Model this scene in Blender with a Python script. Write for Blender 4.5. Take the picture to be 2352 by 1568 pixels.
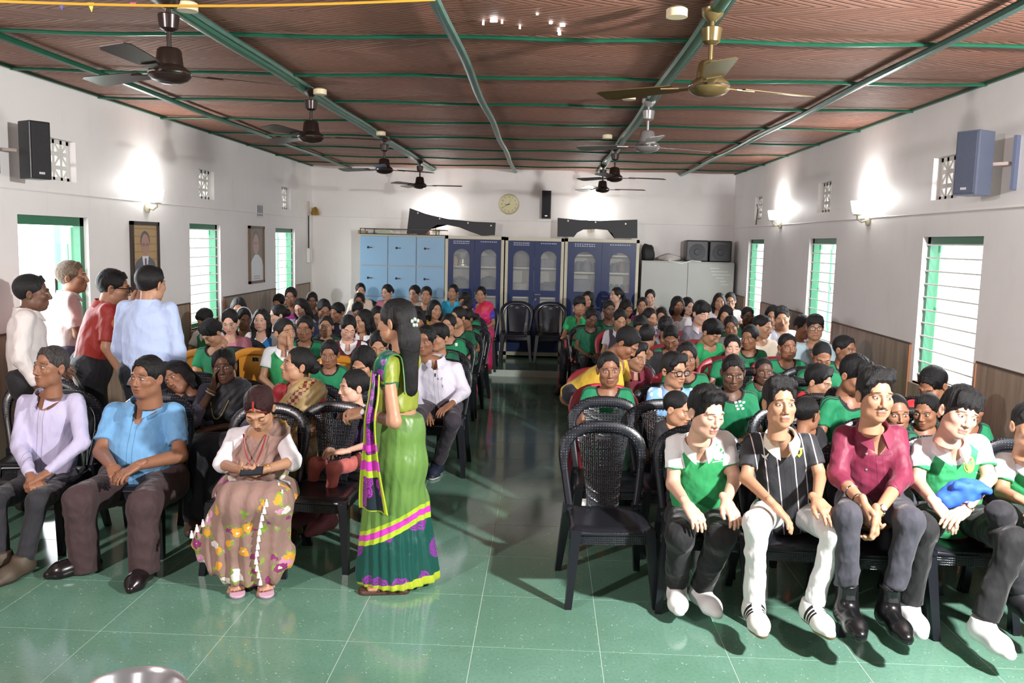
import bpy, bmesh, math, random
import numpy as np
from mathutils import Vector, Matrix, Euler
from mathutils.bvhtree import BVHTree
random.seed(7); RNG = np.random.default_rng(7)
SC = bpy.context.scene
for o in list(bpy.data.objects): bpy.data.objects.remove(o)
COL = SC.collection
PI = math.pi
R_ = math.radians

# ------------------------------------------------------------------ camera, world, lights, exposure
CW, CH, FPX, PITCH, YAW, ROLL, CAMH = 2352, 1568, 2000.7, .114, .0375, .0238, 1.9067
XL, XR, YB, HC, ZW, ZD = -3.839, 2.956, 14.16, 3.05, 2.02, 1.16     # side walls, back wall, ceiling, window head, dado top
_f = np.array([-math.sin(YAW)*math.cos(PITCH), math.cos(YAW)*math.cos(PITCH), -math.sin(PITCH)])
_r0 = np.array([math.cos(YAW), math.sin(YAW), 0.]); _u0 = np.cross(_r0, _f)
_r = math.cos(ROLL)*_r0 + math.sin(ROLL)*_u0
_u = -math.sin(ROLL)*_r0 + math.cos(ROLL)*_u0
CAMP = np.array([0., 0., CAMH])
cd = bpy.data.cameras.new('camera'); cam = bpy.data.objects.new('camera', cd); COL.objects.link(cam)
cd.sensor_fit = 'HORIZONTAL'; cd.sensor_width = 36; cd.lens = 36*FPX/CW; cd.clip_start = .05; cd.clip_end = 200
cam.matrix_world = Matrix(((_r[0], _u[0], -_f[0], 0), (_r[1], _u[1], -_f[1], 0), (_r[2], _u[2], -_f[2], CAMH), (0, 0, 0, 1)))
SC.camera = cam

def ray(px, py): return _f + _r*(px-CW/2)/FPX - _u*(py-CH/2)/FPX
def UY(px, py, Y): d = ray(px, py); return CAMP + d*(Y/d[1])          # point of the sight line at depth Y
def UZ(px, py, z): d = ray(px, py); return CAMP + d*((z-CAMH)/d[2])
def UX(px, py, X): d = ray(px, py); return CAMP + d*(X/d[0])

SC.view_settings.view_transform = 'Standard'; SC.view_settings.look = 'None'
SC.view_settings.gamma = 1; SC.view_settings.use_curve_mapping = False
SC.view_settings.exposure = 0.3
w = bpy.data.worlds.new('world'); SC.world = w; w.use_nodes = True
w.node_tree.nodes['Background'].inputs[0].default_value = (.93, .97, 1., 1)
w.node_tree.nodes['Background'].inputs[1].default_value = 4.5

def light(name, kind, loc, energy, color=(1, 1, 1), size=.3, target=None, spot=None, sy=None):
    l = bpy.data.lights.new(name, kind); l.energy = energy; l.color = color
    if kind == 'AREA':
        l.size = size
        if sy: l.shape = 'RECTANGLE'; l.size_y = sy
    elif kind != 'SUN': l.shadow_soft_size = size
    if spot: l.spot_size = R_(spot); l.spot_blend = .6
    o = bpy.data.objects.new(name, l); COL.objects.link(o); o.location = loc
    if target is not None: o.rotation_euler = (Vector(target)-Vector(loc)).to_track_quat('-Z', 'Y').to_euler()
    return o
# two stage floodlights beside the stage at the near end of the hall, and the sky through the openings
light('stage_flood_right', 'SPOT', (2.62, 2.1, 2.62), 1150, (1, .985, .97), .09, (.2, 7.2, .8), 125)
light('stage_flood_left', 'SPOT', (-3.2, .5, 2.6), 620, (1, .87, .86), .09, (-.4, 8.5, 1.9), 84)
for i, (x, y) in enumerate(((XL-.35, 6.7), (XL-.35, 9.7), (XL-.35, 12.7))):
    light('daylight', 'AREA', (x, y, 1.45), 22, (.9, .96, 1), .95, (x+2, y, 1.1), sy=1.3)
for i, (x, y) in enumerate(((XR+.35, 6.55), (XR+.35, 9.55), (XR+.35, 12.55))):
    light('daylight', 'AREA', (x, y, 1.45), 18, (.92, .97, 1), .95, (x-2, y, 1.1), sy=1.3)

light('stage_tube_light', 'AREA', (-.4, -2.1, 2.5), 14, (1, .98, .96), 1.2, (-.4, 3, 1.4), sy=.06)  # added frontal fill from behind the camera, not a known lamp of the hall
# ------------------------------------------------------------------ helpers
def tag(o, label=None, cat=None, group=None, kind=None):
    if label: o['label'] = label
    if cat: o['category'] = cat
    if group: o['group'] = group
    if kind: o['kind'] = kind
    return o
def obj(name, me, mat=None, parent=None, loc=None):
    o = bpy.data.objects.new(name, me); COL.objects.link(o)
    if mat is not None and me is not None and len(me.materials) == 0:
        for m in (mat if isinstance(mat, (list, tuple)) else [mat]): me.materials.append(m)
    if parent is not None: o.parent = parent
    if loc is not None: o.location = loc
    return o
def empty(name, loc, label, cat, group=None, rz=0):
    o = bpy.data.objects.new(name, None); COL.objects.link(o); o.location = loc; o.rotation_euler[2] = rz
    o.empty_display_size = .05
    return tag(o, label, cat, group)
def npmesh(name, V, Q, smooth=True, attrs=None):
    me = bpy.data.meshes.new(name); V = np.ascontiguousarray(V, dtype=np.float32); Q = np.ascontiguousarray(Q, dtype=np.int32)
    n = len(Q); me.vertices.add(len(V)); me.vertices.foreach_set('co', V.ravel())
    me.loops.add(Q.size); me.loops.foreach_set('vertex_index', Q.ravel())
    me.polygons.add(n); me.polygons.foreach_set('loop_start', np.arange(n, dtype=np.int32)*Q.shape[1])
    me.polygons.foreach_set('use_smooth', np.full(n, smooth))
    for k, a in (attrs or {}).items():
        at = me.attributes.new(k, 'FLOAT_VECTOR', 'POINT'); at.data.foreach_set('vector', np.ascontiguousarray(a, dtype=np.float32).ravel())
    me.update(calc_edges=True)
    return me
class MB:
    """collects shapes into one mesh"""
    def __init__(s): s.v = []; s.f = []; s.m = []; s.mi = 0
    def add(s, V, F):
        o = len(s.v); s.v += [tuple(map(float, p)) for p in V]; s.f += [[o+i for i in f] for f in F]; s.m += [s.mi]*len(F); return s
    def box(s, lo, hi, R=None, c=None):
        V = [(x, y, z) for x in (lo[0], hi[0]) for y in (lo[1], hi[1]) for z in (lo[2], hi[2])]
        if R is not None: V = [tuple(np.asarray(R)@np.asarray(p)+np.asarray(c)) for p in V]
        return s.add(V, [(0, 1, 3, 2), (4, 6, 7, 5), (0, 4, 5, 1), (2, 3, 7, 6), (0, 2, 6, 4), (1, 5, 7, 3)])
    def tube(s, P, r, n=8, close=False, flat=1.0, up=(0, 0, 1)):
        P = [np.asarray(p, float) for p in P]; N = len(P); rs = r if isinstance(r, (list, tuple)) else [r]*N; V = []
        for i, p in enumerate(P):
            t = P[(i+1) % N]-P[i-1] if close else P[min(i+1, N-1)]-P[max(i-1, 0)]
            t = t/(np.linalg.norm(t)+1e-9); uu = np.asarray(up, float)
            if abs(t@uu) > .97: uu = np.array([0, 1., 0]) if abs(t[1]) < .9 else np.array([1., 0, 0])
            a = np.cross(t, uu); a /= np.linalg.norm(a); b = np.cross(a, t)
            for k in range(n):
                q = 2*PI*k/n; V.append(p+rs[i]*(math.cos(q)*a+flat*math.sin(q)*b))
        F = [(i*n+k, i*n+(k+1) % n, ((i+1) % N)*n+(k+1) % n, ((i+1) % N)*n+k) for i in range(N if close else N-1) for k in range(n)]
        if not close: F += [tuple(range(n))[::-1], tuple((N-1)*n+k for k in range(n))]
        return s.add(V, F)
    def lathe(s, prof, n=20, c=(0, 0, 0), R=None, caps=True):
        V = []; c = np.asarray(c, float)
        for r, z in prof:
            for k in range(n):
                p = np.array([r*math.cos(2*PI*k/n), r*math.sin(2*PI*k/n), z]); V.append((np.asarray(R)@p if R is not None else p)+c)
        F = [(i*n+k, i*n+(k+1) % n, (i+1)*n+(k+1) % n, (i+1)*n+k) for i in range(len(prof)-1) for k in range(n)]
        if caps: F += [tuple(range(n))[::-1], tuple((len(prof)-1)*n+k for k in range(n))]
        return s.add(V, F)
    def prism(s, P, ext):                                                # outline P (3d), pushed along ext
        n = len(P); P = [np.asarray(p, float) for p in P]; e = np.asarray(ext, float)
        return s.add(P+[p+e for p in P], [tuple(range(n))[::-1], tuple(range(n, 2*n))]+[(i, (i+1) % n, n+(i+1) % n, n+i) for i in range(n)])
    def mesh(s, name='mesh', smooth=False):
        me = bpy.data.meshes.new(name); me.from_pydata(s.v, [], s.f)
        bm = bmesh.new(); bm.from_mesh(me); bmesh.ops.recalc_face_normals(bm, faces=bm.faces); bm.to_mesh(me); bm.free()
        me.polygons.foreach_set('material_index', s.m)
        if smooth: me.polygons.foreach_set('use_smooth', [True]*len(me.polygons)); me.set_sharp_from_angle(angle=R_(40))
        return me
    def build(s, name, mat, parent=None, loc=None, smooth=False): return obj(name, s.mesh(name, smooth), mat, parent, loc)
def bevelbox(name, lo, hi, mat, parent=None, b=.01, loc=None, seg=2):
    me = bpy.data.meshes.new(name); bm = bmesh.new(); bmesh.ops.create_cube(bm, size=1)
    lo, hi = np.asarray(lo, float), np.asarray(hi, float)
    for v in bm.verts: v.co = Vector((lo+hi)/2+(hi-lo)*np.asarray(v.co))
    bmesh.ops.bevel(bm, geom=bm.edges[:], offset=b, segments=seg, profile=.6, affect='EDGES'); bm.to_mesh(me); bm.free()
    return obj(name, me, mat, parent, loc)

# ------------------------------------------------------------------ materials
class NT:
    def __init__(s, name, **kw):
        s.mat = bpy.data.materials.new(name); s.mat.use_nodes = True; s.nt = s.mat.node_tree; s.b = s.nt.nodes['Principled BSDF']
        for k, v in kw.items(): s.set(k, v)
    def set(s, k, v):
        i = s.b.inputs[k.replace('_', ' ').title().replace('Ior', 'IOR')]
        if isinstance(v, tuple) and len(v) == 3: v = (*v, 1)
        if hasattr(v, 'is_output'): s.nt.links.new(v, i)
        else: i.default_value = v
    def n(s, t, **kw):
        nd = s.nt.nodes.new('ShaderNode'+t)
        for k, v in kw.items(): setattr(nd, k, v)
        return nd
    def inp(s, nd, i, v):
        if hasattr(v, 'is_output'): s.nt.links.new(v, nd.inputs[i])
        elif v is not None:
            if isinstance(v, tuple) and len(v) == 3 and nd.inputs[i].type == 'RGBA': v = (*v, 1)
            nd.inputs[i].default_value = v
    def m(s, op, a, b=None, c=None):
        nd = s.n('Math', operation=op)
        for i, v in enumerate((a, b, c)): s.inp(nd, i, v)
        return nd.outputs[0]
    def mix(s, f, a, b):
        nd = s.n('Mix', data_type='RGBA'); s.inp(nd, 0, f); s.inp(nd, 6, a); s.inp(nd, 7, b); return nd.outputs[2]
    def ss(s, x, lo, hi):                                                # smooth step
        nd = s.n('MapRange', interpolation_type='SMOOTHSTEP'); s.inp(nd, 0, x); s.inp(nd, 1, lo); s.inp(nd, 2, hi); return nd.outputs[0]
    def attr(s, name):
        a = s.n('Attribute', attribute_name=name); x = s.n('SeparateXYZ'); s.nt.links.new(a.outputs['Vector'], x.inputs[0])
        return a.outputs['Vector'], x.outputs[0], x.outputs[1], x.outputs[2]
    def coord(s, which='Object', scale=(1, 1, 1)):
        t = s.n('TexCoord'); mp = s.n('Mapping'); s.nt.links.new(t.outputs[which], mp.inputs[0]); mp.inputs['Scale'].default_value = scale
        return mp.outputs[0]
    def noise(s, vec, scale=5, detail=3, rough=.5):
        nd = s.n('TexNoise'); s.inp(nd, 'Vector', vec); s.inp(nd, 'Scale', scale); s.inp(nd, 'Detail', detail); s.inp(nd, 'Roughness', rough); return nd.outputs[0]
    def bump(s, h, strength=.3, dist=.01):
        nd = s.n('Bump'); s.inp(nd, 'Height', h); s.inp(nd, 'Strength', strength); s.inp(nd, 'Distance', dist); s.nt.links.new(nd.outputs[0], s.b.inputs['Normal'])
_MC = {}
def srgb(h):
    if isinstance(h, str): h = [int(h[i:i+2], 16)/255 for i in (0, 2, 4)]
    return tuple(c/12.92 if c <= .04045 else ((c+.055)/1.055)**2.4 for c in h)
def M(name, col, rough=.5, metal=0., var=.06, scale=9, bump=0., spec=None, coat=0):
    """plain procedural surface with slight tone variation"""
    k = (name, col, rough, metal)
    if k in _MC: return _MC[k]
    c = srgb(col) if isinstance(col, str) else col
    n = NT(name, roughness=rough, metallic=metal)
    x = n.noise(n.coord('Object'), scale, 4)
    n.set('base_color', n.mix(x, tuple(v*(1-var) for v in c), tuple(min(1, v*(1+var)) for v in c)))
    if bump: n.bump(n.noise(n.coord('Object'), scale*8, 3), bump, .004)
    if spec is not None: n.b.inputs['Specular IOR Level'].default_value = spec
    if coat: n.b.inputs['Coat Weight'].default_value = coat
    _MC[k] = n.mat; return n.mat
def emit(name, col, strength):
    n = NT(name); n.set('base_color', col); n.b.inputs['Emission Color'].default_value = (*col, 1); n.b.inputs['Emission Strength'].default_value = strength
    return n.mat
def glass(name, tint=(.9, .95, .97), alpha=.12, rough=.05):
    n = NT(name, roughness=rough); n.set('base_color', tint); n.b.inputs['Alpha'].default_value = alpha
    return n.mat

def wall_mat():
    n = NT('white_wall_paint', roughness=.55)
    a = n.noise(n.coord('Object'), .7, 5, .6); b = n.noise(n.coord('Object', (1, 1, .25)), 6, 4, .6)
    c = n.mix(n.ss(a, .35, .75), srgb('e6e4e2'), srgb('dcdad9')); c = n.mix(n.m('MULTIPLY', n.ss(b, .55, .8), .3), c, srgb('cfccc9'))
    n.set('base_color', c); n.bump(n.noise(n.coord('Object'), 60, 3), .08, .004); return n.mat
WALL = wall_mat()
def floor_mat():
    n = NT('green_mosaic_tile', roughness=.2); co = n.coord('Object')
    t = n.n('NewGeometry').outputs['Position']
    g = n.noise(t, 1.3, 4, .6); f = n.noise(t, 60, 3, .7)
    c = n.mix(n.ss(g, .3, .7), srgb('5f8672'), srgb('6c9482')); c = n.mix(n.m('MULTIPLY', n.ss(f, .45, .7), .35), c, srgb('4a6e5c'))
    v = n.n('TexVoronoi', feature='F1'); n.inp(v, 'Vector', t); v.inputs['Scale'].default_value = 55
    sp = n.m('MULTIPLY', n.m('LESS_THAN', v.outputs['Distance'], .16), n.m('GREATER_THAN', n.noise(t, 21, 1), .58))
    c = n.mix(sp, c, srgb('b9cfba'))
    sc = n.m('MULTIPLY', n.ss(n.noise(n.coord('Object', (1, 14, 1)), 2.2, 6, .8), .62, .7), .18)
    c = n.mix(sc, c, srgb('a6c0b0'))
    n.set('base_color', c); n.set('roughness', n.m('MULTIPLY_ADD', n.noise(t, 3, 4), .13, .04)); n.b.inputs['Specular IOR Level'].default_value = .55
    return n.mat
FLOOR = floor_mat()
def mat_weave():
    n = NT('woven_bamboo_mat', roughness=.6); P = n.n('NewGeometry').outputs['Position']; x = n.n('SeparateXYZ'); n.nt.links.new(P, x.inputs[0])
    wob = n.noise(P, 3, 2); X = n.m('ADD', x.outputs[0], n.m('MULTIPLY', wob, .05)); Y = n.m('ADD', x.outputs[1], n.m('MULTIPLY', wob, .04))
    band = n.m('FLOOR', n.m('DIVIDE', Y, .23)); odd = n.m('MULTIPLY_ADD', n.m('ABSOLUTE', n.m('MODULO', band, 2)), 2, -1)
    q = n.m('ADD', n.m('MULTIPLY', X, .55), n.m('MULTIPLY', n.m('SUBTRACT', Y, n.m('MULTIPLY', band, .23)), odd))
    qi = n.m('DIVIDE', q, .046); fr = n.m('FRACT', qi); idx = n.m('FLOOR', qi)
    wn1 = n.n('TexWhiteNoise', noise_dimensions='2D'); cv = n.n('CombineXYZ'); n.nt.links.new(idx, cv.inputs[0]); n.nt.links.new(band, cv.inputs[1]); n.nt.links.new(cv.outputs[0], wn1.inputs['Vector'])
    along = n.m('SUBTRACT', X, n.m('MULTIPLY', n.m('MULTIPLY', n.m('SUBTRACT', Y, n.m('MULTIPLY', band, .23)), odd), .55))
    seg = n.m('FLOOR', n.m('ADD', n.m('DIVIDE', along, .34), n.m('MULTIPLY', wn1.outputs[0], 9)))
    wn = n.n('TexWhiteNoise', noise_dimensions='3D'); cv2 = n.n('CombineXYZ'); n.nt.links.new(idx, cv2.inputs[0]); n.nt.links.new(band, cv2.inputs[1]); n.nt.links.new(seg, cv2.inputs[2]); n.nt.links.new(cv2.outputs[0], wn.inputs['Vector'])
    edge = n.m('MULTIPLY', n.ss(fr, 0, .24), n.m('SUBTRACT', 1, n.ss(fr, .8, 1)))
    grain = n.noise(n.coord('Object', (3, 30, 1)), 6, 3)
    c = n.mix(wn.outputs[0], srgb('7a4a3c'), srgb('b07d69')); c = n.mix(n.ss(n.noise(P, .9, 3), .35, .7), c, srgb('96604d'))
    c = n.mix(n.m('MULTIPLY', grain, .4), c, srgb('b88f7a')); c = n.mix(n.m('MULTIPLY', n.m('SUBTRACT', 1, edge), n.m('MULTIPLY_ADD', n.ss(wn.outputs[0], .1, .8), .75, .2)), c, srgb('3a241d'))
    n.set('base_color', c); n.bump(n.m('ADD', edge, n.m('MULTIPLY', wn.outputs[0], .5)), .6, .012); return n.mat
MATW = mat_weave()
def wood_lam():
    n = NT('grey_oak_laminate', roughness=.45); P = n.n('NewGeometry').outputs['Position']; mp = n.n('Mapping'); n.nt.links.new(P, mp.inputs[0]); mp.inputs['Scale'].default_value = (1, 1, .06)
    a = n.noise(mp.outputs[0], 14, 6, .65); b = n.noise(mp.outputs[0], 45, 4, .7)
    c = n.mix(n.ss(a, .3, .75), srgb('a08f7e'), srgb('7d6c5d')); c = n.mix(n.m('MULTIPLY', n.ss(b, .45, .8), .5), c, srgb('6b5a4c'))
    n.set('base_color', c); return n.mat
LAM = wood_lam()
GREENP = M('green_enamel_paint', '1f6b4a', .35, var=.25, scale=14)
GREENR = M('batten_green_paint', '17523c', .35, var=.25, scale=14)
GREEND = M('dark_green_paint', '1d4f38', .4, var=.2)
GALV = M('galvanised_green_pipe', '4d7266', .32, .35, var=.3, scale=20)
WHITEP = M('white_enamel', 'e9e9e6', .35)
BLACKP = M('black_plastic', '17181c', .38, bump=.1)
CREAM = M('cream_paint', 'c9c3ac', .45)
BLUEP = M('dark_blue_enamel', '0f2656', .35, spec=.3)
LBLUE = M('pale_blue_enamel', '7ea6c4', .38, var=.08, scale=2)
GREYP = M('grey_steel_paint', '9fa19c', .4, var=.1, scale=2)
STEEL = M('steel', 'c0c0c4', .16, 1.0); BOWL = M('brushed_bowl_steel', 'd4d4d8', .22, .7)
DARKM = M('dark_metal', '2a2420', .35, .5)

# ------------------------------------------------------------------ room shell
def wall_side(name, X, thick, holes):
    """a side wall as blocks left around its openings: holes = (y0, y1, z0, z1)"""
    ys = sorted({-2.2, YB+.2, *[h[0] for h in holes], *[h[1] for h in holes]}); zs = sorted({-.05, HC+.02, *[h[2] for h in holes], *[h[3] for h in holes]})
    b = MB(); x0, x1 = (X-thick, X) if thick > 0 and X < 0 else (X, X+thick)
    for y0, y1 in zip(ys, ys[1:]):
        for z0, z1 in zip(zs, zs[1:]):
            if any(h[0] <= y0 and y1 <= h[1] and h[2] <= z0 and z1 <= h[3] for h in holes): continue
            b.box((x0, y0, z0), (x1, y1, z1))
    return tag(b.build(name, WALL), kind='structure')
TH = .24
WL = [(9.28, 10.16, .88, ZW), (12.26, 13.20, .88, ZW)]; DL = (6.22, 7.20, -.05, ZW)
WR = [(6.07, 7.03, .88, ZW), (9.10, 10.02, .88, ZW), (12.10, 13.0, .88, ZW)]
VL = [UX(x, 370, XL)[1] for x in (140, 474, 657)]; VR = [UX(x, 400, XR)[1] for x in (2172, 1896, 1746)]
VZ = (2.30, 2.62)
wall_side('wall_left', XL, TH, WL+[DL]+[(y-.22, y+.22, *VZ) for y in VL])
wall_side('wall_right', XR, TH, WR+[(y-.22, y+.22, *VZ) for y in VR])
tag(MB().box((XL-TH, YB, -.05), (XR+TH, YB+.2, HC+.02)).build('wall_back', WALL), kind='structure')
tag(MB().box((XL-TH, -2.4, -.05), (XR+TH, -2.2, HC+.02)).build('wall_front', WALL), kind='structure')
fl = tag(MB().box((XL-TH, -2.4, -.12), (XR+TH, YB+.2, -.0012)).build('floor', M('pale_grout', 'c2d8c8', .7)), kind='structure')
gnd = tag(MB().box((-40, -30, -.4), (40, 40, -.15)).build('ground', M('sunlit_paving', 'b9b7ae', .9)), kind='structure')  # one even pale tone for the ground outside
TG = .6; tx0 = -.897; ty0 = 3.925
full = MB().box(((.0018), (.0018), -.02), (TG-(.0018), TG-(.0018), 0)).mesh('tile'); full.materials.append(FLOOR)
xs = [XL]+[tx0+TG*k for k in range(-4, 7)]+[XR]; ys = [ty0+TG*k for k in range(-2, 17)]+[YB]
for j in range(len(ys)-1):
    for i in range(len(xs)-1):
        if xs[i+1]-xs[i] < .02: continue
        if abs(xs[i+1]-xs[i]-TG) < 1e-4 and abs(ys[j+1]-ys[j]-TG) < 1e-4: obj('tile', full, None, fl, (xs[i], ys[j], 0))
        else: MB().box((xs[i]+(.0018), ys[j]+(.0018), -.02), (xs[i+1]-(.0018), ys[j+1]-(.0018), 0)).build('tile', FLOOR, fl)
nearf = MB().box((XL, -2.2, -.02), (XR, ys[0]-.002, 0)).build('near_tiles', FLOOR, fl)
PLY, PLH = 12.24, .095
pl = tag(MB().box((XL+.002, PLY+.02, .0005), (XR-.002, YB-.002, PLH-.004)).build('trim_40', M('platform_core', '4a5a52', .6)), kind='structure')
MB().box((XL+.002, PLY, .0005), (XR-.002, PLY+.02, PLH)).build('riser', M('pale_terrazzo_riser', 'd6e0d4', .5, var=.15, scale=60), pl)
for k in range(11): MB().box((XL+.004+.6166*k, PLY+.021, PLH-.004), (XL+.6166*(k+1), PLY+.95, PLH)).build('tile', FLOOR, pl); MB().box((XL+.004+.6166*k, PLY+.954, PLH-.004), (XL+.6166*(k+1), YB-.002, PLH)).build('tile', FLOOR, pl)
# ceiling: woven mats between battens
ce = tag(MB().box((XL-TH, -2.4, HC+.03), (XR+TH, YB+.2, HC+.08)).build('ceiling', M('roof_underside', '3d2b24', .8)), kind='structure')
RX = [-3.2, -1.88, -.55, .77, 2.10]; RY = [-.9, .3, 1.5, 2.7, 3.9, 5.05, 6.22, 7.42, 8.62, 9.85, 11.1, 12.3, 13.4]
px_ = [XL-.02]+RX+[XR+.02]; py_ = [-2.2]+RY+[YB+.02]
for i in range(len(px_)-1):
    for j in range(len(py_)-1):
        x0, x1, y0, y1 = px_[i], px_[i+1], py_[j], py_[j+1]; n = 6; V = []; F = []
        sag = random.uniform(.008, .03)
        for a in range(n+1):
            for b in range(n+1):
                s_, t_ = a/n, b/n; V.append((x0+(x1-x0)*s_, y0+(y1-y0)*t_, HC+.012-sag*16*s_*(1-s_)*t_*(1-t_)))
        F = [(a*(n+1)+b, a*(n+1)+b+1, (a+1)*(n+1)+b+1, (a+1)*(n+1)+b) for a in range(n) for b in range(n)]
        k = len(V); V += [(v[0], v[1], HC+.03) for v in V]; F += [tuple(k+q for q in f[::-1]) for f in F]
        rim = [a*(n+1) for a in range(n+1)]+[n*(n+1)+b for b in range(1, n+1)]+[a*(n+1)+n for a in range(n-1, -1, -1)]+[b for b in range(n-1, 0, -1)]
        F += [(rim[q], rim[(q+1) % len(rim)], k+rim[(q+1) % len(rim)], k+rim[q]) for q in range(len(rim))]
        obj('mat_panel', MB().add(V, F).mesh('mat_panel', True), MATW, ce)
for j, y in enumerate(RY):
    P = [(x, y+.012*math.sin(x*1.7+j), HC-.006-.012*math.sin((x-XL)*2.3+j)**2) for x in np.linspace(XL, XR, 26)]
    MB().tube(P, .019, 6, flat=.6).build('batten', GREENR, ce, smooth=True)
for i, x in enumerate(RX):
    P = [(x+.008*math.sin(y*2.2+i), y, HC-.028-.005*math.sin(y*1.3+i)**2) for y in np.linspace(-2.1, YB, 50)]
    big = i in (1, 3)
    MB().tube(P, .038 if big else .03, 8, flat=.75).build('purlin', GALV if i in (2, 4) else GREENR, ce, smooth=True)
    if big: MB().tube([(p[0]+.05, p[1], p[2]+.01) for p in P], .016, 6).build('conduit', GALV, ce, smooth=True)
for x, n in ((XL+.012, 'trim_1'), (XR-.012, 'trim_2')):
    tag(MB().box((x-.012, -2.2, HC-.012), (x+.012, YB, HC+.02)).build(n, GREEND), kind='structure')
# glowing discs stand in for daylight through pinholes in the mat
HOLE = emit('daylight_hole', (1, 1, 1), 9)
for px, py, r in ((1131, 50, .013), (1139, 50, .009), (1110, 57, .006), (1153, 54, .005), (1265, 54, .009), (1292, 60, .014), (1283, 73, .007), (1285, 80, .009), (1234, 34, .006), (1194, 66, .005)):
    p = UZ(px, py, HC-.02); MB().lathe([(r, 0), (r*.7, .02)], 10, p).build('daylight_hole', HOLE, ce)
# picture rail / cable trim lines on the walls
def trimline(n, A, B, r=.007): return tag(MB().tube([A, B], r, 6).build(n, WALL), kind='structure')
trimline('trim_3', (XL+.004, 1, 2.20), (XL+.004, YB, 2.20)); trimline('trim_4', (XR-.004, 1, 2.20), (XR-.004, YB, 2.20))
trimline('trim_5', (XL, YB-.004, 2.24), (XR, YB-.004, 2.24), .006)
# dado panels of grey oak laminate with a dark top edge
def dado(side, y0, y1, n):
    X = XL if side < 0 else XR; root = None; s = -side; ww = (y1-y0)/max(1, round((y1-y0)/.62)); y = y0; k = 0
    nm = 'baseboard_left' if side < 0 else 'baseboard_right'
    root = tag(MB().box((min(X, X+s*.014), y0, ZD), (max(X, X+s*.022), y1, ZD+.014)).build(f'trim_{n}', M('dark_brown_edge', '4a3a30', .5)), kind='structure')
    while y < y1-.01:
        MB().box((min(X, X+s*.012), y+.0015, 0), (max(X, X+s*.012), min(y+ww, y1)-.0015, ZD)).build('panel', LAM, root); y += ww
    for yy in (y0, y1-.012): MB().box((min(X, X+s*.02), yy, 0), (max(X, X+s*.02), yy+.012, ZD)).build('edge_strip', M('brown_edge', '8a5a3c', .5), root)
k = 6
for side, cuts in ((-1, [DL]+WL), (1, WR)):
    y = 2.0
    for c in cuts: dado(side, y, c[0]-.06, k); k += 1; y = c[1]+.06
    dado(side, y, YB-.16, k); k += 1
    for c in (WL if side < 0 else WR): dadoy = None
# boards under the windows
for side, cuts in ((-1, WL), (1, WR)):
    for c in cuts:
        X = XL if side < 0 else XR; s = -side
        tag(MB().box((min(X, X+s*.012), c[0]-.06, 0), (max(X, X+s*.012), c[1]+.06, c[2]-.02)).build(f'trim_{k}', LAM), kind='structure'); k += 1

# ------------------------------------------------------------------ windows, door, vents
TINT = NT('green_shutter_glow', roughness=.5); TINT.set('base_color', srgb('5fae80')); TINT.b.inputs['Transmission Weight'].default_value = 0  # one even pale green for casements and door leaves
SHUT = TINT.mat
GLASSW = glass('window_glass', (.85, .95, .9), .25)
def window(n, side, y0, y1, z0, z1, shutter=.75):
    X = XL if side < 0 else XR; o = -1 if side < 0 else 1; fx = X+o*.04; t = .05
    rt = MB()
    for a, b, c, d in ((y0, y1, z1-.055, z1), (y0, y1, z0, z0+.045), (y0, y0+.05, z0, z1), (y1-.05, y1, z0, z1)):
        rt.box((min(fx, fx+o*.06), a, c), (max(fx, fx+o*.06), b, d))
    w = tag(rt.build(f'window_{n}', GREENP), kind='structure')
    MB().box((min(X, X+o*.20), y0+.001, z0-.015), (max(X, X+o*.20), y1-.001, z0+.001)).build('sill', M('warm_wood_sill', 'b98a5c', .5), w)
    nb = 11
    for k in range(nb):
        z = z0+.06+(z1-z0-.12)*k/(nb-1)
        MB().tube([(fx-o*.005, y0+.01, z), (fx-o*.005, y1-.01, z)], .0065, 8).build('bar', WHITEP, w, smooth=True)
    # two casements: both hinged at the jambs and pushed outwards
    hw = (y1-y0)/2-.05
    for sgn, yh in ((1, y1-.05), (-1, y0+.05)):
        ang = R_(143 if sgn > 0 else (100 if n == 4 else 172)); d = np.array([o*math.sin(ang), -sgn*math.cos(ang), 0]); h0 = np.array([fx+o*.06, yh, 0.])
        q = np.cross([0, 0, 1], d); Rm = np.stack([d, q, [0, 0, 1]], 1)
        f = MB()
        for a, b, c, e in ((0, hw, z1-.12, z1-.06), (0, hw, z0+.05, z0+.12), (0, .05, z0+.05, z1-.06), (hw-.05, hw, z0+.05, z1-.06), (0, hw, (z0+z1)/2-.02, (z0+z1)/2+.02)):
            f.box((a, -.018, c), (b, .018, e), Rm, h0)
        cs = f.build('casement', SHUT, w)
        MB().box((.05, -.006, z0+.12), (hw-.05, .006, z1-.12), Rm, h0).build('pane', GLASSW, cs)
    for sgn, yy in ((1, y1), (-1, y0)):
        pass
    return w
for i, h in enumerate(WL): window(i+1, -1, *h)
for i, h in enumerate(WR): window(i+3, 1, *h)
d = MB(); fx = XL-.04
for a, b, c, e in ((DL[0], DL[1], ZW-.07, ZW), (DL[0], DL[0]+.06, 0, ZW), (DL[1]-.06, DL[1], 0, ZW)): d.box((fx-.06, a, c), (fx, b, e))
dr = tag(d.build('door_1', GREENP), kind='structure')
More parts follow.
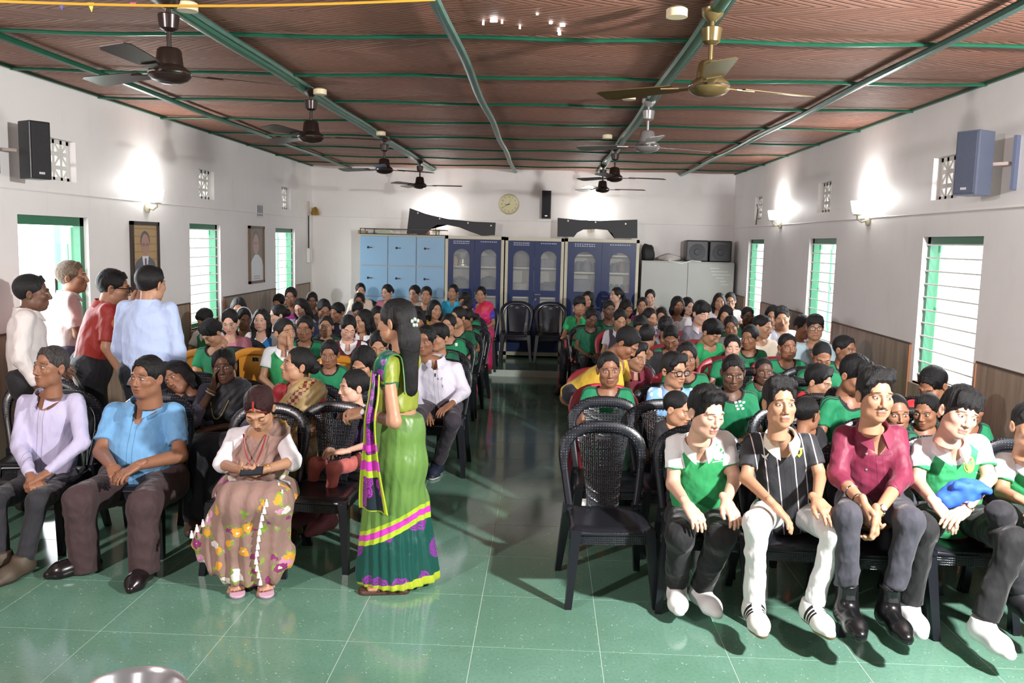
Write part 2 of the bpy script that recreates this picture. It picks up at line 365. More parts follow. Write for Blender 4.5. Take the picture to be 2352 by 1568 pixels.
# two door leaves swung outwards
for sgn, yh in ((1, DL[1]-.06), (-1, DL[0]+.06)):
    ang = R_(133 if sgn > 0 else 172); dv = np.array([-math.sin(ang), -sgn*math.cos(ang), 0]); h0 = np.array([fx-.06, yh, 0.]); q = np.cross([0, 0, 1], dv); Rm = np.stack([dv, q, [0, 0, 1]], 1)
    lf = MB().box((0, -.018, .02), (.42, .018, ZW-.08), Rm, h0).build('door_leaf', SHUT, dr)
    for z0, z1 in ((.15, .9), (1.05, 1.8)): MB().box((.07, -.024, z0), (.35, .024, z1), Rm, h0).build('panel', M('green_door_panel', '4d9a6e', .5), lf)
    MB().tube([h0+dv*.36+q*.03+np.array([0, 0, 1.25]), h0+dv*.36+q*.03+np.array([0, 0, 1.5])], .012, 8).build('bolt', DARKM, lf)
# hedge and pale wall outside so that the openings look onto something real
VENT = M('white_precast_block', 'd9d7d2', .7)
def vent(n, side, y):
    X = XL if side < 0 else XR; o = -1 if side < 0 else 1; x0 = X+o*.06; x1 = X+o*.085; lo, hi = min(x0, x1), max(x0, x1)
    b = MB(); y0, y1 = y-.22, y+.22; z0, z1 = VZ
    b.box((lo, y0, z0), (hi, y0+.035, z1)).box((lo, y1-.035, z0), (hi, y1, z1)).box((lo, y0, z0), (hi, y1, z0+.03)).box((lo, y0, z1-.03), (hi, y1, z1))
    r = tag(b.build('vent_block', VENT), ('left' if side < 0 else 'right')+' wall pierced white vent block, '+('nearest the stage', 'the middle one of three', 'nearest the back wall')[n], 'vent', 'pierced vent blocks high on the side walls')
    nx, nz = 4, 3
    for i in range(1, nx): MB().box((lo, y0+.44*i/nx-.016, z0), (hi, y0+.44*i/nx+.016, z1)).build('rib', VENT, r)
    for j in range(1, nz): MB().box((lo+.002, y0, z0+.32*j/nz-.016), (hi-.002, y1, z0+.32*j/nz+.016)).build('rib', VENT, r)
    for i in range(nx):
        for j in range(nz):
            cy, cz = y0+.44*(i+.5)/nx, z0+.32*(j+.5)/nz; a = R_(45 if (i+j) % 2 else -45); Rm = np.array([[1, 0, 0], [0, math.cos(a), -math.sin(a)], [0, math.sin(a), math.cos(a)]])
            MB().box((-.010, -.07, -.010), (.010, .07, .010), Rm, ((lo+hi)/2, cy, cz)).build('lattice', VENT, r)
for i, y in enumerate(VL): vent(i, -1, y)
for i, y in enumerate(VR): vent(i, 1, y)
# ------------------------------------------------------------------ fittings on walls and ceiling
for i, (fxx, cols) in enumerate(((-1.88, ((4.2, 32), (6.7, 15), (9.7, 35), (12.4, 2))), (.78, ((4.3, 25), (6.9, 150), (10.2, 10), (12.4, 4))))):
    for j, (y, a0) in enumerate(cols):
        x = fxx+.06 if i == 0 else fxx-.03
        fm = M('bronze_fan_enamel', '6b5c3a', .28, .5) if (i, j) == (1, 0) else M('chrome_grey_fan_enamel', '8d8a88', .25, .5) if (i, j) == (1, 1) else M('dark_brown_fan_enamel', '2c211d', .28, .3)
        side = ('left', 'right')[i]; which = ('nearest the camera', 'second from the camera', 'third from the camera', 'farthest, before the back wall')[j]
        t = empty('ceiling_fan', (x, y, HC-.06), f'{side} row ceiling fan {which}, '+('bronze' if (i, j) == (1, 0) else 'grey metal' if (i, j) == (1, 1) else 'dark brown'), 'fan', 'ceiling fans in two rows')
        MB().tube([(0, 0, .02), (0, 0, -.22)], .011, 10).build('rod', fm, t, smooth=True)
        MB().lathe([(.018, -.03), (.05, .0), (.055, .03)], 20).build('canopy', fm, t, smooth=True)
        MB().lathe([(.02, -.135), (.042, -.12), (.05, -.06), (.045, -.055), (.02, -.06)], 20).build('canopy', fm, t, smooth=True)
        MB().lathe([(.018, -.205), (.045, -.21), (.055, -.22), (.064, -.29), (.085, -.305), (.095, -.315), (.098, -.34), (.08, -.36), (.045, -.372), (.02, -.376)], 28).build('motor', fm, t, smooth=True)
        MB().lathe([(.099, -.322), (.101, -.326), (.099, -.330)], 28).build('trim_ring', STEEL, t, smooth=True)
        for k in range(3):
            a = R_(a0+120*k); c, s_ = math.cos(a), math.sin(a); Rm = np.array([[c, -s_, 0], [s_, c, 0], [0, 0, 1]])@np.array([[1, 0, 0], [0, .985, -.17], [0, .17, .985]])
            bl = MB().prism([Rm@np.array(p)+np.array([0, 0, -.325]) for p in ((.18, -.045, 0), (.56, -.068, 0), (.6, -.05, 0), (.6, .05, 0), (.56, .066, 0), (.18, .05, 0))], (0, 0, .004)).build('blade', fm, t)
            MB().prism([Rm@np.array(p)+np.array([0, 0, -.331]) for p in ((.07, -.02, 0), (.15, -.018, 0), (.24, -.035, 0), (.24, .035, 0), (.15, .018, 0), (.07, .02, 0))], (0, 0, .006)).build('blade_bracket', fm, t)
for k, (px, py) in enumerate(((1555, 22), (1445, 218), (735, 206), (875, 303), (1395, 310), (430, 8))):
    p = UZ(px, py, HC-.05)
    tag(MB().lathe([(.05, 0), (.05, .035), (.035, .045)], 14, (p[0], p[1], HC-.085)).build('ceiling_rose', M('ivory_wood', 'cbbf9d', .5), smooth=True), 'ivory ceiling rose by the '+('nearest fan of the right row', 'second fan of the right row', 'second fan of the left row', 'third fan of the left row', 'third fan of the right row', 'nearest fan of the left row')[k], 'ceiling rose', 'ceiling roses above the fans')

def cab(p, yaw, w, h, d, n, mat, label, mat2=None):
    t = empty('wall_speaker', p, label, 'speaker', 'small speakers on the walls', rz=yaw)
    bevelbox('cabinet', (-w/2, -d/2, -h/2), (w/2, d/2, h/2), mat, t, .008)
    g = bevelbox('grille', (-w/2+.012, -d/2-.012, -h/2+.012), (w/2-.012, -d/2+.004, h/2-.012), mat2 or M('speaker_grille', '121316', .7, bump=.5), t, .004)
    MB().box((-.02, -d/2-.0135, -h/2+.035), (.02, -d/2-.011, -h/2+.05)).build('badge', M('silver_badge', 'c8c8c8', .3, .8), t)
    return t
def bracket(t, pts):
    for a, b in pts: MB().tube([a, b], .012, 6).build('bracket', M('bracket_grey', 'b9a9a2', .4, .3), t)
p = UX(80, 346, XL+.22); t = cab((p[0], p[1], p[2]), R_(58), .15, .40, .15, 1, BLACKP, 'black speaker on a bracket high on the left wall beside a vent')
bracket(t, [((0, .1, 0), (-.17, .12, 0))]); MB().box((-.22, .08, -.17), (-.2, .16, .17)).build('wall_plate', BLACKP, t)
p = UX(2237, 376, XR-.22); t = cab((p[0], p[1], p[2]), R_(-58), .16, .41, .16, 1, M('grey_blue_speaker_shell', '474c5c', .45), 'grey-blue speaker on a bracket high on the right wall beside a vent', M('blue_grey_grille', '363b4a', .6, bump=.4))
bracket(t, [((0, .1, 0), (.17, .12, 0))]); MB().box((.2, .08, -.17), (.22, .16, .17)).build('wall_plate', M('bracket_dark', '4a5064', .5), t)
p = UY(1255, 470, YB-.09); cab(tuple(p), 0, .15, .44, .14, 0, BLACKP, 'narrow black column speaker on the back wall beside the clock')
# clock
p = UY(1169, 469, YB); t = empty('wall_clock', (p[0], YB, p[2]), 'round cream wall clock with a pale rim on the back wall', 'clock')
Rx = np.array([[1, 0, 0], [0, 0, -1], [0, 1, 0]])
MB().lathe([(.162, .0), (.165, .02), (.155, .04), (.14, .035), (.14, .02)], 40, R=Rx, caps=False).build('rim', M('pale_gold_rim', 'cfcaa8', .3, .3), t, smooth=True)
MB().lathe([(.143, .028), (.14, .031)], 40, R=Rx).build('dial', M('cream_dial', 'd8d2a6', .5), t)
def text(s, size, mat, parent, mw, name='numeral'):
    c = bpy.data.curves.new(name, 'FONT'); c.body = s; c.size = size; c.align_x = 'CENTER'; c.align_y = 'CENTER'; c.extrude = .0008; c.materials.append(mat)
    o = bpy.data.objects.new(name, c); COL.objects.link(o); dg = bpy.context.evaluated_depsgraph_get(); dg.update(); me = bpy.data.meshes.new_from_object(o.evaluated_get(dg)); bpy.data.objects.remove(o)
    me.transform(mw); return obj(name, me, mat, parent)
INK = M('black_ink', '1c1c20', .5)
for k in range(12):
    a = R_(90-30*(k+1)); text(str(k+1), .034, INK, t, Matrix.Translation((.115*math.cos(a), -.0325, .115*math.sin(a)))@Matrix.Rotation(PI/2, 4, 'X'))
for ang, L, wd in ((262, .07, .006), (240, .105, .004), (20, .1, .0015)):
    a = R_(90-ang); dx, dz = math.cos(a), math.sin(a)
    MB().prism([(-dx*.015-dz*wd, -.034, -dz*.015+dx*wd), (dx*L-dz*wd*.4, -.034, dz*L+dx*wd*.4), (dx*L+dz*wd*.4, -.034, dz*L-dx*wd*.4), (-dx*.015+dz*wd, -.034, -dz*.015-dx*wd)], (0, -.002, 0)).build('hand', INK, t)
# wall lamps: glass shade on a bracket, with the lamp's own light
SHADE = emit('lit_glass_shade', (1, .98, .95), 14)
def lamp(p, nx, ny, label, en=14):
    t = empty('wall_lamp', tuple(p), label, 'lamp', 'wall lamps')
    px, py = p[0], p[1]
    MB().lathe([(.05, 0), (.055, .02), (.03, .03)], 16, (0, 0, -.1), np.stack([np.cross([nx, ny, 0], [0, 0, 1]), [0, 0, 1], [nx, ny, 0]], 1)).build('wall_plate', CREAM, t, smooth=True)
    MB().tube([(0, 0, -.1), (nx*.07, ny*.07, -.12), (nx*.11, ny*.11, -.09), (nx*.11, ny*.11, -.05)], .009, 8).build('arm', CREAM, t, smooth=True)
    MB().lathe([(.035, -.06), (.038, -.05), (.03, -.045)], 16, (nx*.11, ny*.11, 0)).build('holder', CREAM, t, smooth=True)
    MB().lathe([(.03, -.045), (.045, -.03), (.055, .02), (.065, .07), (.062, .07), (.05, .02), (.04, -.02)], 20, (nx*.11, ny*.11, 0)).build('shade', SHADE, t, smooth=True)
    l = light('lamp_light', 'POINT', (p[0]+nx*.13, p[1]+ny*.13, p[2]+.1), en, (1, .98, .95), .05)
for px, py, side in ((335, 452, -1), (1795, 497, 1), (1998, 480, 1)):
    p = UX(px, py, XL if side < 0 else XR)
    lamp(p, -side, 0, {335: 'lit wall lamp on the left wall above the portrait of a suited man', 1795: 'lit wall lamp on the right wall, the one farther from the camera', 1998: 'lit wall lamp on the right wall, the one nearer the camera'}[px], 11)
for px, lb in ((1003, 'left'), (1358, 'right')):
    p = UY(px, 512, YB); lamp(p, 0, -1, f'wall lamp on the back wall hidden behind the {lb} black arched panel', 10)

# portraits
def portrait(x0, x1, y0, y1, kind, label):
    X = XL+.012; A = UX(x0, y0, X); B = UX(x1, y1, X); ya, yb, z1, z0 = A[1], B[1], A[2], UX(x0, y1, X)[2]
    z0 = (z0+B[2])/2
    W_, H_ = yb-ya, z1-z0; t = empty('framed_portrait', (XL, (ya+yb)/2, (z0+z1)/2), label, 'portrait', 'framed portraits on the left wall')
    fr = MB(); b = .035
    FR = M('dark_wood_frame', '2e2118', .35) if kind == 0 else M('walnut_frame', '6b5136', .4)
    for a, c, e, f in ((-W_/2, W_/2, H_/2-b, H_/2), (-W_/2, W_/2, -H_/2, -H_/2+b), (-W_/2, -W_/2+b, -H_/2, H_/2), (W_/2-b, W_/2, -H_/2, H_/2)): fr.box((.002, a, e), (.03, c, f))
    fr.build('frame', FR, t)
    def pc(name, pts, col, lay): MB().prism([(.012+lay*.0012, u*W_, v*H_) for u, v in pts], (.001, 0, 0)).build(name, M('print_'+name+str(kind), col, .35), t)
    el = lambda cu, cv, ru, rv, n=20: [(cu+ru*math.cos(2*PI*k/n), cv+rv*math.sin(2*PI*k/n)) for k in range(n)]
    pc('backdrop', [(-.45, -.46), (.45, -.46), (.45, .46), (-.45, .46)], 'b08a3a' if kind == 0 else '75675a', 0)
    if kind == 0:
        for k in range(9): pc('backdrop_slat', [(-.45, -.40+.1*k), (.45, -.40+.1*k), (.45, -.385+.1*k), (-.45, -.385+.1*k)], '8f6a26', .6)
        pc('suit', [(-.42, -.46), (-.4, -.12), (-.33, -.02), (-.12, .05), (.12, .05), (.33, -.02), (.4, -.12), (.42, -.46)], '2c2f42', 1); pc('shirt_front', [(-.12, .05), (0, -.3), (.12, .05)], 'd8d8e0', 2); pc('tie', [(-.03, .02), (.03, .02), (.035, -.2), (0, -.27), (-.035, -.2)], '3a2c3a', 3)
        pc('hair', el(0, .25, .17, .13), '23201f', 2); pc('face', el(0, .2, .145, .14), 'a8735c', 3)
        for s_ in (-1, 1): pc('glasses', el(s_*.07, .2, .055, .022), '7a5344', 4)
    else:
        pc('white_shirt', [(-.45, -.46), (-.45, -.2), (-.3, -.08), (-.1, 0), (.12, 0), (.35, -.08), (.45, -.2), (.45, -.46)], 'd9dcdf', 1); pc('hair', el(-.03, .3, .2, .13), '5d5450', 1.5); pc('face', el(-.04, .18, .2, .18), 'b98f7f', 2)
        for s_ in (-1, 1): pc('glasses', el(-.04+s_*.09, .2, .07, .02), '94705f', 3)
        for k in (0, 1): pc('caption_line', [(-.2, -.37-.04*k), (.22, -.37-.04*k), (.22, -.385-.04*k), (-.2, -.385-.04*k)], '8d8f94', 3)
    MB().box((.02, -W_/2+b, -H_/2+b), (.022, W_/2-b, H_/2-b)).build('glass', glass('portrait_glass', (1, 1, 1), .06, .1), t)
portrait(299, 366, 507, 684, 0, 'framed portrait of a suited man in glasses on yellow backdrop')
portrait(571, 606, 518, 650, 1, 'framed portrait of a man in white shirt between the left windows')
p = UX(597, 484, XL+.004)
t = tag(MB().box((XL, p[1]-.14, p[2]-.1), (XL+.006, p[1]+.14, p[2]+.1)).build('wall_notice', M('notice_white', 'd5d6d6', .6)), 'small grey printed notice on the left wall above the second portrait', 'notice')
for k in range(4): MB().box((XL+.006, p[1]-.11+.06*k, p[2]-.07), (XL+.008, p[1]-.08+.06*k, p[2]+.07)).build('print', M('grey_print', '6a6d70', .7), t)
# cable, switch box and small bell bracket in the left back corner
p = UX(706, 480, XL); t = empty('wall_bell', (XL, p[1], p[2]), 'brass bell on a bracket with a hanging cable in left corner', 'bell')
MB().box((0, -.03, -.1), (.03, .03, .12)).build('bracket', M('bracket_pale', 'bdb6a8', .5), t)
MB().lathe([(.06, -.06), (.07, -.04), (.05, .03), (.02, .07)], 18, (.1, .1, -.03)).build('bell', M('brass', 'b9964a', .35, .7), t, smooth=True)
MB().tube([(.02, 0, -.1), (.02, 0, -.62)], .01, 6).build('cable', INK, t)
tag(bevelbox('switch_box', (XL, p[1]-.06, p[2]-.85), (XL+.05, p[1]+.1, p[2]-.62), WHITEP), 'white switch box under the bell cable in left corner', 'switch box')
p = UX(1740, 475, XR); tag(MB().tube([(XR-.01, p[1], p[2]+.03), (XR-.03, p[1]-.15, p[2]-.05), (XR-.02, p[1]-.05, p[2]-.25)], .008, 6).build('loose_cable', M('brown_cable', '5a4b35', .6), smooth=True), 'short loose brown cable hanging on the right wall below a vent', 'cable')
# bunting on a yellow rope at the top of the frame, near the camera
a = UY(-60, 4, 3.0); b = UY(1000, 2, 3.3); t = empty('bunting', tuple(a), 'yellow rope with small paper flags strung across the ceiling', 'bunting')
P = [a+(b-a)*k/20-np.array([0, 0, .02*math.sin(k/20*PI)])-a+np.array([0, 0, .004]) for k in range(21)]
MB().tube(P, .005, 6).build('rope', M('yellow_rope', 'c99a2e', .7), t, smooth=True)
for px, col, h in ((140, '3a3a86', .026), (208, 'd8d33a', .032), (305, 'd8407a', .016), (-20, '3a9a5a', .03)):
    q = UY(px, 6, 3.0+.3*(px+60)/1060)-a
    MB().prism([q+np.array([-.012, 0, 0]), q+np.array([.012, 0, 0]), q+np.array([.003, 0, -h])], (0, .0015, 0)).build('flag', M('flag_'+col, col, .6), t)

# ------------------------------------------------------------------ back wall furniture
KY = 13.62                                                              # front plane of the cupboards
def bx_(px0, px1): return UY(px0, 560, KY)[0], UY(px1, 560, KY)[0]
def ztop(px, py): return UY(px, py, KY)[2]
x0, x1 = bx_(826, 1022); zt = ztop(920, 539)
t = empty('steel_locker', ((x0+x1)/2, KY, 0), 'pale blue steel locker of six doors against the back wall', 'locker'); W2 = (x1-x0)/2
bevelbox('carcass', (-W2, .02, PLH), (W2, YB-KY-.01, zt), M('cream_locker_side', 'b9b7a4', .45), t, .006)
zs = [.16, .57, 1.0, 1.0+(zt-1.0)*.5, zt-.02]
for r in range(len(zs)-1):
    for c in range(3):
        a = -W2+2*W2*c/3+.006; b = -W2+2*W2*(c+1)/3-.006
        d = bevelbox('door', (a, -.005, zs[r]+.006), (b, .022, zs[r+1]-.006), LBLUE, t, .004)
        MB().lathe([(.018, 0), (.018, .01), (.008, .014)], 12, (a+.13, -.005, zs[r]+.6*(zs[r+1]-zs[r])), np.array([[1, 0, 0], [0, 0, -1], [0, 1, 0]])).box((a+.12, -.03, zs[r]+.6*(zs[r+1]-zs[r])-.006), (a+.2, -.02, zs[r]+.6*(zs[r+1]-zs[r])+.006)).build('handle', DARKM, d)
lt = t
# rack on the locker
rk = MB(); t = empty('rack', ((x0+x1)/2, KY+.2, zt), 'low open metal rack lying on top of the pale blue locker', 'rack')
for z in (.005, .085):
    for y in (-.18, .18): rk = MB().box((-W2, y-.006, z-.005), (W2, y+.006, z+.007)).build('rail', DARKM, t)
for x in (-W2, -.45, .1, W2-.15):
    for y in (-.18, .18): MB().box((x, y-.006, 0), (x+.012, y+.006, .09)).build('post', DARKM, t)
def soft(name, p, r, col, label, cat, seed=0, n=14):
    V = []; rr = random.Random(seed)
    me = bpy.data.meshes.new(name); bm = bmesh.new(); bmesh.ops.create_icosphere(bm, subdivisions=3, radius=1)
    for v in bm.verts:
        f = 1+.12*math.sin(v.co.x*5+seed)+.1*math.sin(v.co.y*6+v.co.z*4+seed); z = max(v.co.z*f, -.55)+.55
        v.co = Vector((v.co.x*f*r[0], v.co.y*f*r[1], z*r[2]))
    bm.to_mesh(me); bm.free(); me.polygons.foreach_set('use_smooth', [True]*len(me.polygons))
    return tag(obj(name, me, M(name+col, col, .7, bump=.3), None, p), label, cat)
mx = (x0+x1)/2
soft('paper_bundle', (mx-.35, KY+.2, zt+.001), (.16, .12, .055), 'b9c4b0', 'pale green paper bundle in the rack on the blue locker', 'bundle', 3)
soft('cloth_bundle', (mx+.3, KY+.26, zt+.001), (.1, .07, .05), 'a8604e', 'reddish cloth bundle in the rack on the blue locker', 'bundle', 5)
MB_ = MB().prism([(mx-.72, KY+.1, zt+.001), (mx-.6, KY+.1, zt+.001), (mx-.6, KY+.1, zt+.05), (mx-.72, KY+.1, zt+.06)], (0, .2, 0)).build('carton', M('carton', '9a8a6a', .7)); tag(MB_, 'small brown carton in the rack on the blue locker', 'carton')
# cupboards with arched windows
def item(kind, x, y, z, s, col, label):
    m = M('item_'+col, col, .4)
    if kind == 'box': o = bevelbox('box', (x-s*.5, y-s*.35, z), (x+s*.5, y+s*.35, z+s*.6), m, None, .006)
    elif kind == 'trophy':
        o = MB().lathe([(.35*s, 0), (.35*s, .12*s), (.1*s, .16*s), (.08*s, .5*s), (.3*s, .7*s), (.34*s, 1.0*s), (.28*s, 1.0*s), (.2*s, .7*s)], 18, (x, y, z)).build('trophy', M('item_'+col, col, .3, .6), smooth=True)
    elif kind == 'jar': o = MB().lathe([(.3*s, 0), (.32*s, .05*s), (.32*s, .6*s), (.2*s, .75*s), (.2*s, .9*s)], 16, (x, y, z)).build('jar', m, smooth=True)
    elif kind == 'helmet': o = MB().lathe([(.5*s, 0), (.55*s, .2*s), (.48*s, .55*s), (.3*s, .8*s), (.05*s, .9*s)], 20, (x, y, z)).build('helmet', m, smooth=True)
    elif kind == 'bag': return soft('bag', (x, y, z), (s*.5, s*.3, s*.5), col, label, 'bag', int(s*100))
    tag(o, label, o.name.split('.')[0])
def cupboard(px0, px1, pyt, label, shelves, lw):
    x0, x1 = bx_(px0, px1); zt = ztop((px0+px1)/2, pyt); W2 = (x1-x0)/2; mx = (x0+x1)/2; D = YB-KY-.02
    t = empty('glass_cupboard', (mx, KY, 0), label, 'cupboard', 'blue cupboards with arched windows')
    b = MB().box((-W2, .0, .13), (-W2+.045, D, zt)).box((W2-.045, 0, .13), (W2, D, zt)).box((-W2, 0, zt-.05), (W2, D, zt)).box((-W2, 0, .13), (W2, D, .19)).box((-W2, D-.02, .13), (W2, D, zt))
    b.build('carcass', CREAM, t)
    for x in (-W2, W2-.05): MB().box((x, .02, PLH), (x+.05, .07, .13)).build('foot', CREAM, t); MB().box((x, D-.07, PLH), (x+.05, D-.02, .13)).build('foot', CREAM, t)
    for z in shelves: MB().box((-W2+.045, .06, z-.012), (W2-.045, D-.02, z+.012)).build('shelf', CREAM, t)
    dw = W2-.048
    for s_ in (-1, 1):
        a, c = (-W2+.047, -.002) if s_ < 0 else (.002, W2-.047); ax0 = a+(c-a)*(.2 if s_ < 0 else .24); ax1 = a+(c-a)*(.82 if s_ < 0 else .84); ar = (ax1-ax0)/2; am = (ax0+ax1)/2
        z0, zb, z2, zc = .19, .36, 1.06, 1.16; za = zt-.2-ar*.95
        f = MB(); y0, y1 = -.012, .014
        f.box((a, y0, z0), (ax0, y1, zt-.052)).box((ax1, y0, z0), (c, y1, zt-.052)).box((ax0, y0, z0), (ax1, y1, zb)).box((ax0, y0, z2), (ax1, y1, zc))
        n = 14                                                          # the arch: spandrel strips
        for k in range(n):
            q0, q1 = PI-PI*k/n, PI-PI*(k+1)/n; p0 = (am+ar*math.cos(q0), za+ar*.95*math.sin(q0)); p1 = (am+ar*math.cos(q1), za+ar*.95*math.sin(q1))
            f.prism([(p0[0], y0, p0[1]), (p1[0], y0, p1[1]), (p1[0], y0, zt-.052), (p0[0], y0, zt-.052)], (0, y1-y0, 0))
        d = f.build('door', BLUEP, t)
        MB().box((ax0-.01, .002, zb-.01), (ax1+.01, .006, za+ar)).build('pane', glass('cupboard_glass', (.75, .8, .85), .16, .08), d)
        for k in range(2 if s_ < 0 else 1):                             # faint lettering, too small to read in the photograph
            wd = (c-a)*.62; zz = zt-.085-.03*k
            for q in range(9):
                u0 = am-wd/2+wd*q/9; MB().box((u0, y0-.001, zz-.007), (u0+wd/9*random.uniform(.55, .8), y0+.001, zz+.007)).build('lettering', M('white_lettering', 'b9c0d4', .5), d)
        if s_ > 0: MB().lathe([(.012, 0), (.012, .03), (.02, .035)], 12, (a+.03, y0, 1.02), np.array([[1, 0, 0], [0, 0, -1], [0, 1, 0]])).box((a+.01, y0-.03, 1.09), (a+.11, y0-.018, 1.105)).build('handle', STEEL, d)
    return mx, W2
SH = [.62, 1.04, 1.5]
mx, W2 = cupboard(1023, 1158, 542, 'blue glass cupboard beside the pale blue locker, leftmost of three', SH, 2)
item('trophy', mx-.2, KY+.2, SH[2]+.013, .2, 'd8d6c0', 'cream trophy behind the left arch of the leftmost cupboard'); item('jar', mx-.33, KY+.18, SH[2]+.013, .16, 'c9a58a', 'pinkish jar beside the cream trophy in leftmost cupboard')
item('bag', mx-.22, KY+.25, SH[1]+.013, .34, '5d5450', 'brown bundle on middle shelf of the leftmost cupboard'); item('helmet', mx+.22, KY+.22, SH[1]+.013, .34, '2c2b28', 'dark dome shaped helmet with pale ribs in the leftmost cupboard'); item('box', mx+.2, KY+.2, SH[2]+.013, .26, '6e6b66', 'grey box on top shelf of the leftmost cupboard')
mx, W2 = cupboard(1161, 1296, 546, 'blue glass cupboard behind the two empty chairs, the middle one', SH, 2)
item('bag', mx-.2, KY+.25, SH[2]+.013, .36, '6f675c', 'grey brown bag on top shelf of the middle cupboard'); item('jar', mx+.12, KY+.18, SH[2]+.013, .15, '8a8f98', 'grey jar on top shelf of the middle cupboard'); item('box', mx+.25, KY+.22, SH[2]+.013, .22, '55505a', 'dark box on top shelf of the middle cupboard'); item('box', mx-.2, KY+.25, SH[1]+.013, .34, '8b8a7c', 'large grey box on middle shelf of the middle cupboard'); item('bag', mx+.25, KY+.25, SH[1]+.013, .3, '4e4c50', 'dark bundle on middle shelf of the middle cupboard')
SH3 = [.62, 1.15, 1.45, 1.72]
mx, W2 = cupboard(1298, 1469, 549, 'wide blue glass cupboard beside the grey locker, rightmost of three', SH3, 3)
for k, (dx, s, c) in enumerate(((-.36, .18, '3a4a5a'), (-.22, .2, '6a6a70'), (-.1, .16, '2e2e34'))): item('jar', mx+dx, KY+.2, SH3[2]+.013, s, c, ('slate blue', 'grey', 'black')[k]+' jar behind the left arch of the widest cupboard')
for k, (dx, s, c) in enumerate(((.2, .16, '4a4a50'), (.33, .2, '7a5a4a'), (.47, .17, '8f9a94'))): item('jar', mx+dx, KY+.2, SH3[2]+.013, s, c, ('charcoal', 'brown', 'pale green')[k]+' jar behind the right arch of the widest cupboard')
for k, (dx, c) in enumerate(((.18, '2f5a4e'), (.26, '37504a'), (.34, '2c4a54'), (.5, 'a83038'))): item('jar' if k < 3 else 'box', mx+dx, KY+.18, SH3[1]+.013, .13 if k < 3 else .16, c, ('dark green bottle nearest the door post', 'grey green bottle between two others', 'teal bottle beside the red box', 'red box beside the bottles')[k]+' in the widest cupboard')
item('box', mx-.3, KY+.2, SH3[1]+.013, .3, '30343c', 'long dark case on a shelf of the widest cupboard'); item('box', mx+.35, KY+.2, SH3[3]+.013, .2, '7d4a52', 'wine coloured box at top of the widest cupboard')
# grey locker and what lies on it
x0, x1 = bx_(1476, 1697); x1 = min(x1, XR-.06); zt = (ztop(1480, 597)+ztop(1690, 604))/2
t = empty('grey_cabinet', ((x0+x1)/2, KY, 0), 'low grey steel cabinet with two doors in the right back corner', 'cabinet'); W2 = (x1-x0)/2; mx = (x0+x1)/2
bevelbox('carcass', (-W2, .02, PLH), (W2, YB-KY-.01, zt), GREYP, t, .006)
for s_ in (-1, 1):
    d = bevelbox('door', (min(s_*W2, s_*.003), -.004, .14), (max(s_*W2, s_*.003), .022, zt-.02), GREYP, t, .004)
    MB().box((s_*.06-.012, -.02, .8), (s_*.06+.012, -.004, .95)).build('handle', DARKM, d)
    if s_ > 0:
        for k, (a, wd) in enumerate(((.34, .14), (.36, .26), (.38, .28), (.44, .12), (.5, .09), (.52, .11))):
            MB().box((a, -.0055, zt-.1-.05*k), (a+wd, -.003, zt-.088-.05*k)).build('chalk_mark', M('chalk', 'c9ccc8', .8), d)
for dx, label in ((-.02, 'black loudspeaker with a round cone lying on the grey cabinet'), (.34, 'black loudspeaker in the back right corner on the grey cabinet')):
    s = empty('loudspeaker', (mx+W2-.57+dx+.02, KY+.2, zt), label, 'speaker', 'loudspeakers on the grey cabinet')
    bevelbox('cabinet', (-.17, -.15, 0), (.17, .15, .33), BLACKP, s, .02)
    MB().lathe([(.12, 0), (.125, .008), (.1, .004), (.05, .0), (.045, .012), (.01, .016)], 24, (0, -.152, .15), np.array([[1, 0, 0], [0, 0, -1], [0, 1, 0]])).build('cone', M('cone_grey', '2e3036', .5), s, smooth=True)
    MB().lathe([(.03, 0), (.03, .006), (.01, .008)], 16, (0, -.158, .15), np.array([[1, 0, 0], [0, 0, -1], [0, 1, 0]])).build('dust_cap', M('cap_grey', '8a8d92', .4), s, smooth=True)
soft('black_bag', (mx-W2+.11, KY+.25, zt), (.1, .12, .16), '1c1c20', 'slumped black bag at the left end of the grey cabinet top', 'bag', 4)
soft('white_sheet', (mx-.27, KY+.2, zt), (.17, .13, .07), 'b9b3ae', 'crumpled pale sheet on the grey cabinet top', 'cloth', 2)
soft('grey_cloth', (mx+.05, KY+.2, zt), (.1, .13, .08), '4b4c52', 'dark grey folded cloth beside the loudspeakers', 'cloth', 9)
soft('red_cloth', (mx+.17, KY+.1, zt), (.025, .05, .07), '7a2c2a', 'small red cloth in front of the loudspeakers', 'cloth', 11)
MB_ = MB().tube([(mx-.3, KY+.02, zt+.01), (mx-.1, KY-.005, zt-.03), (mx+.05, KY+.02, zt+.012), (mx+.2, KY+.01, zt+.006)], .008, 6).build('extension_lead', WHITEP, smooth=True); tag(MB_, 'white cord trailing over the front edge of the grey cabinet', 'lead')
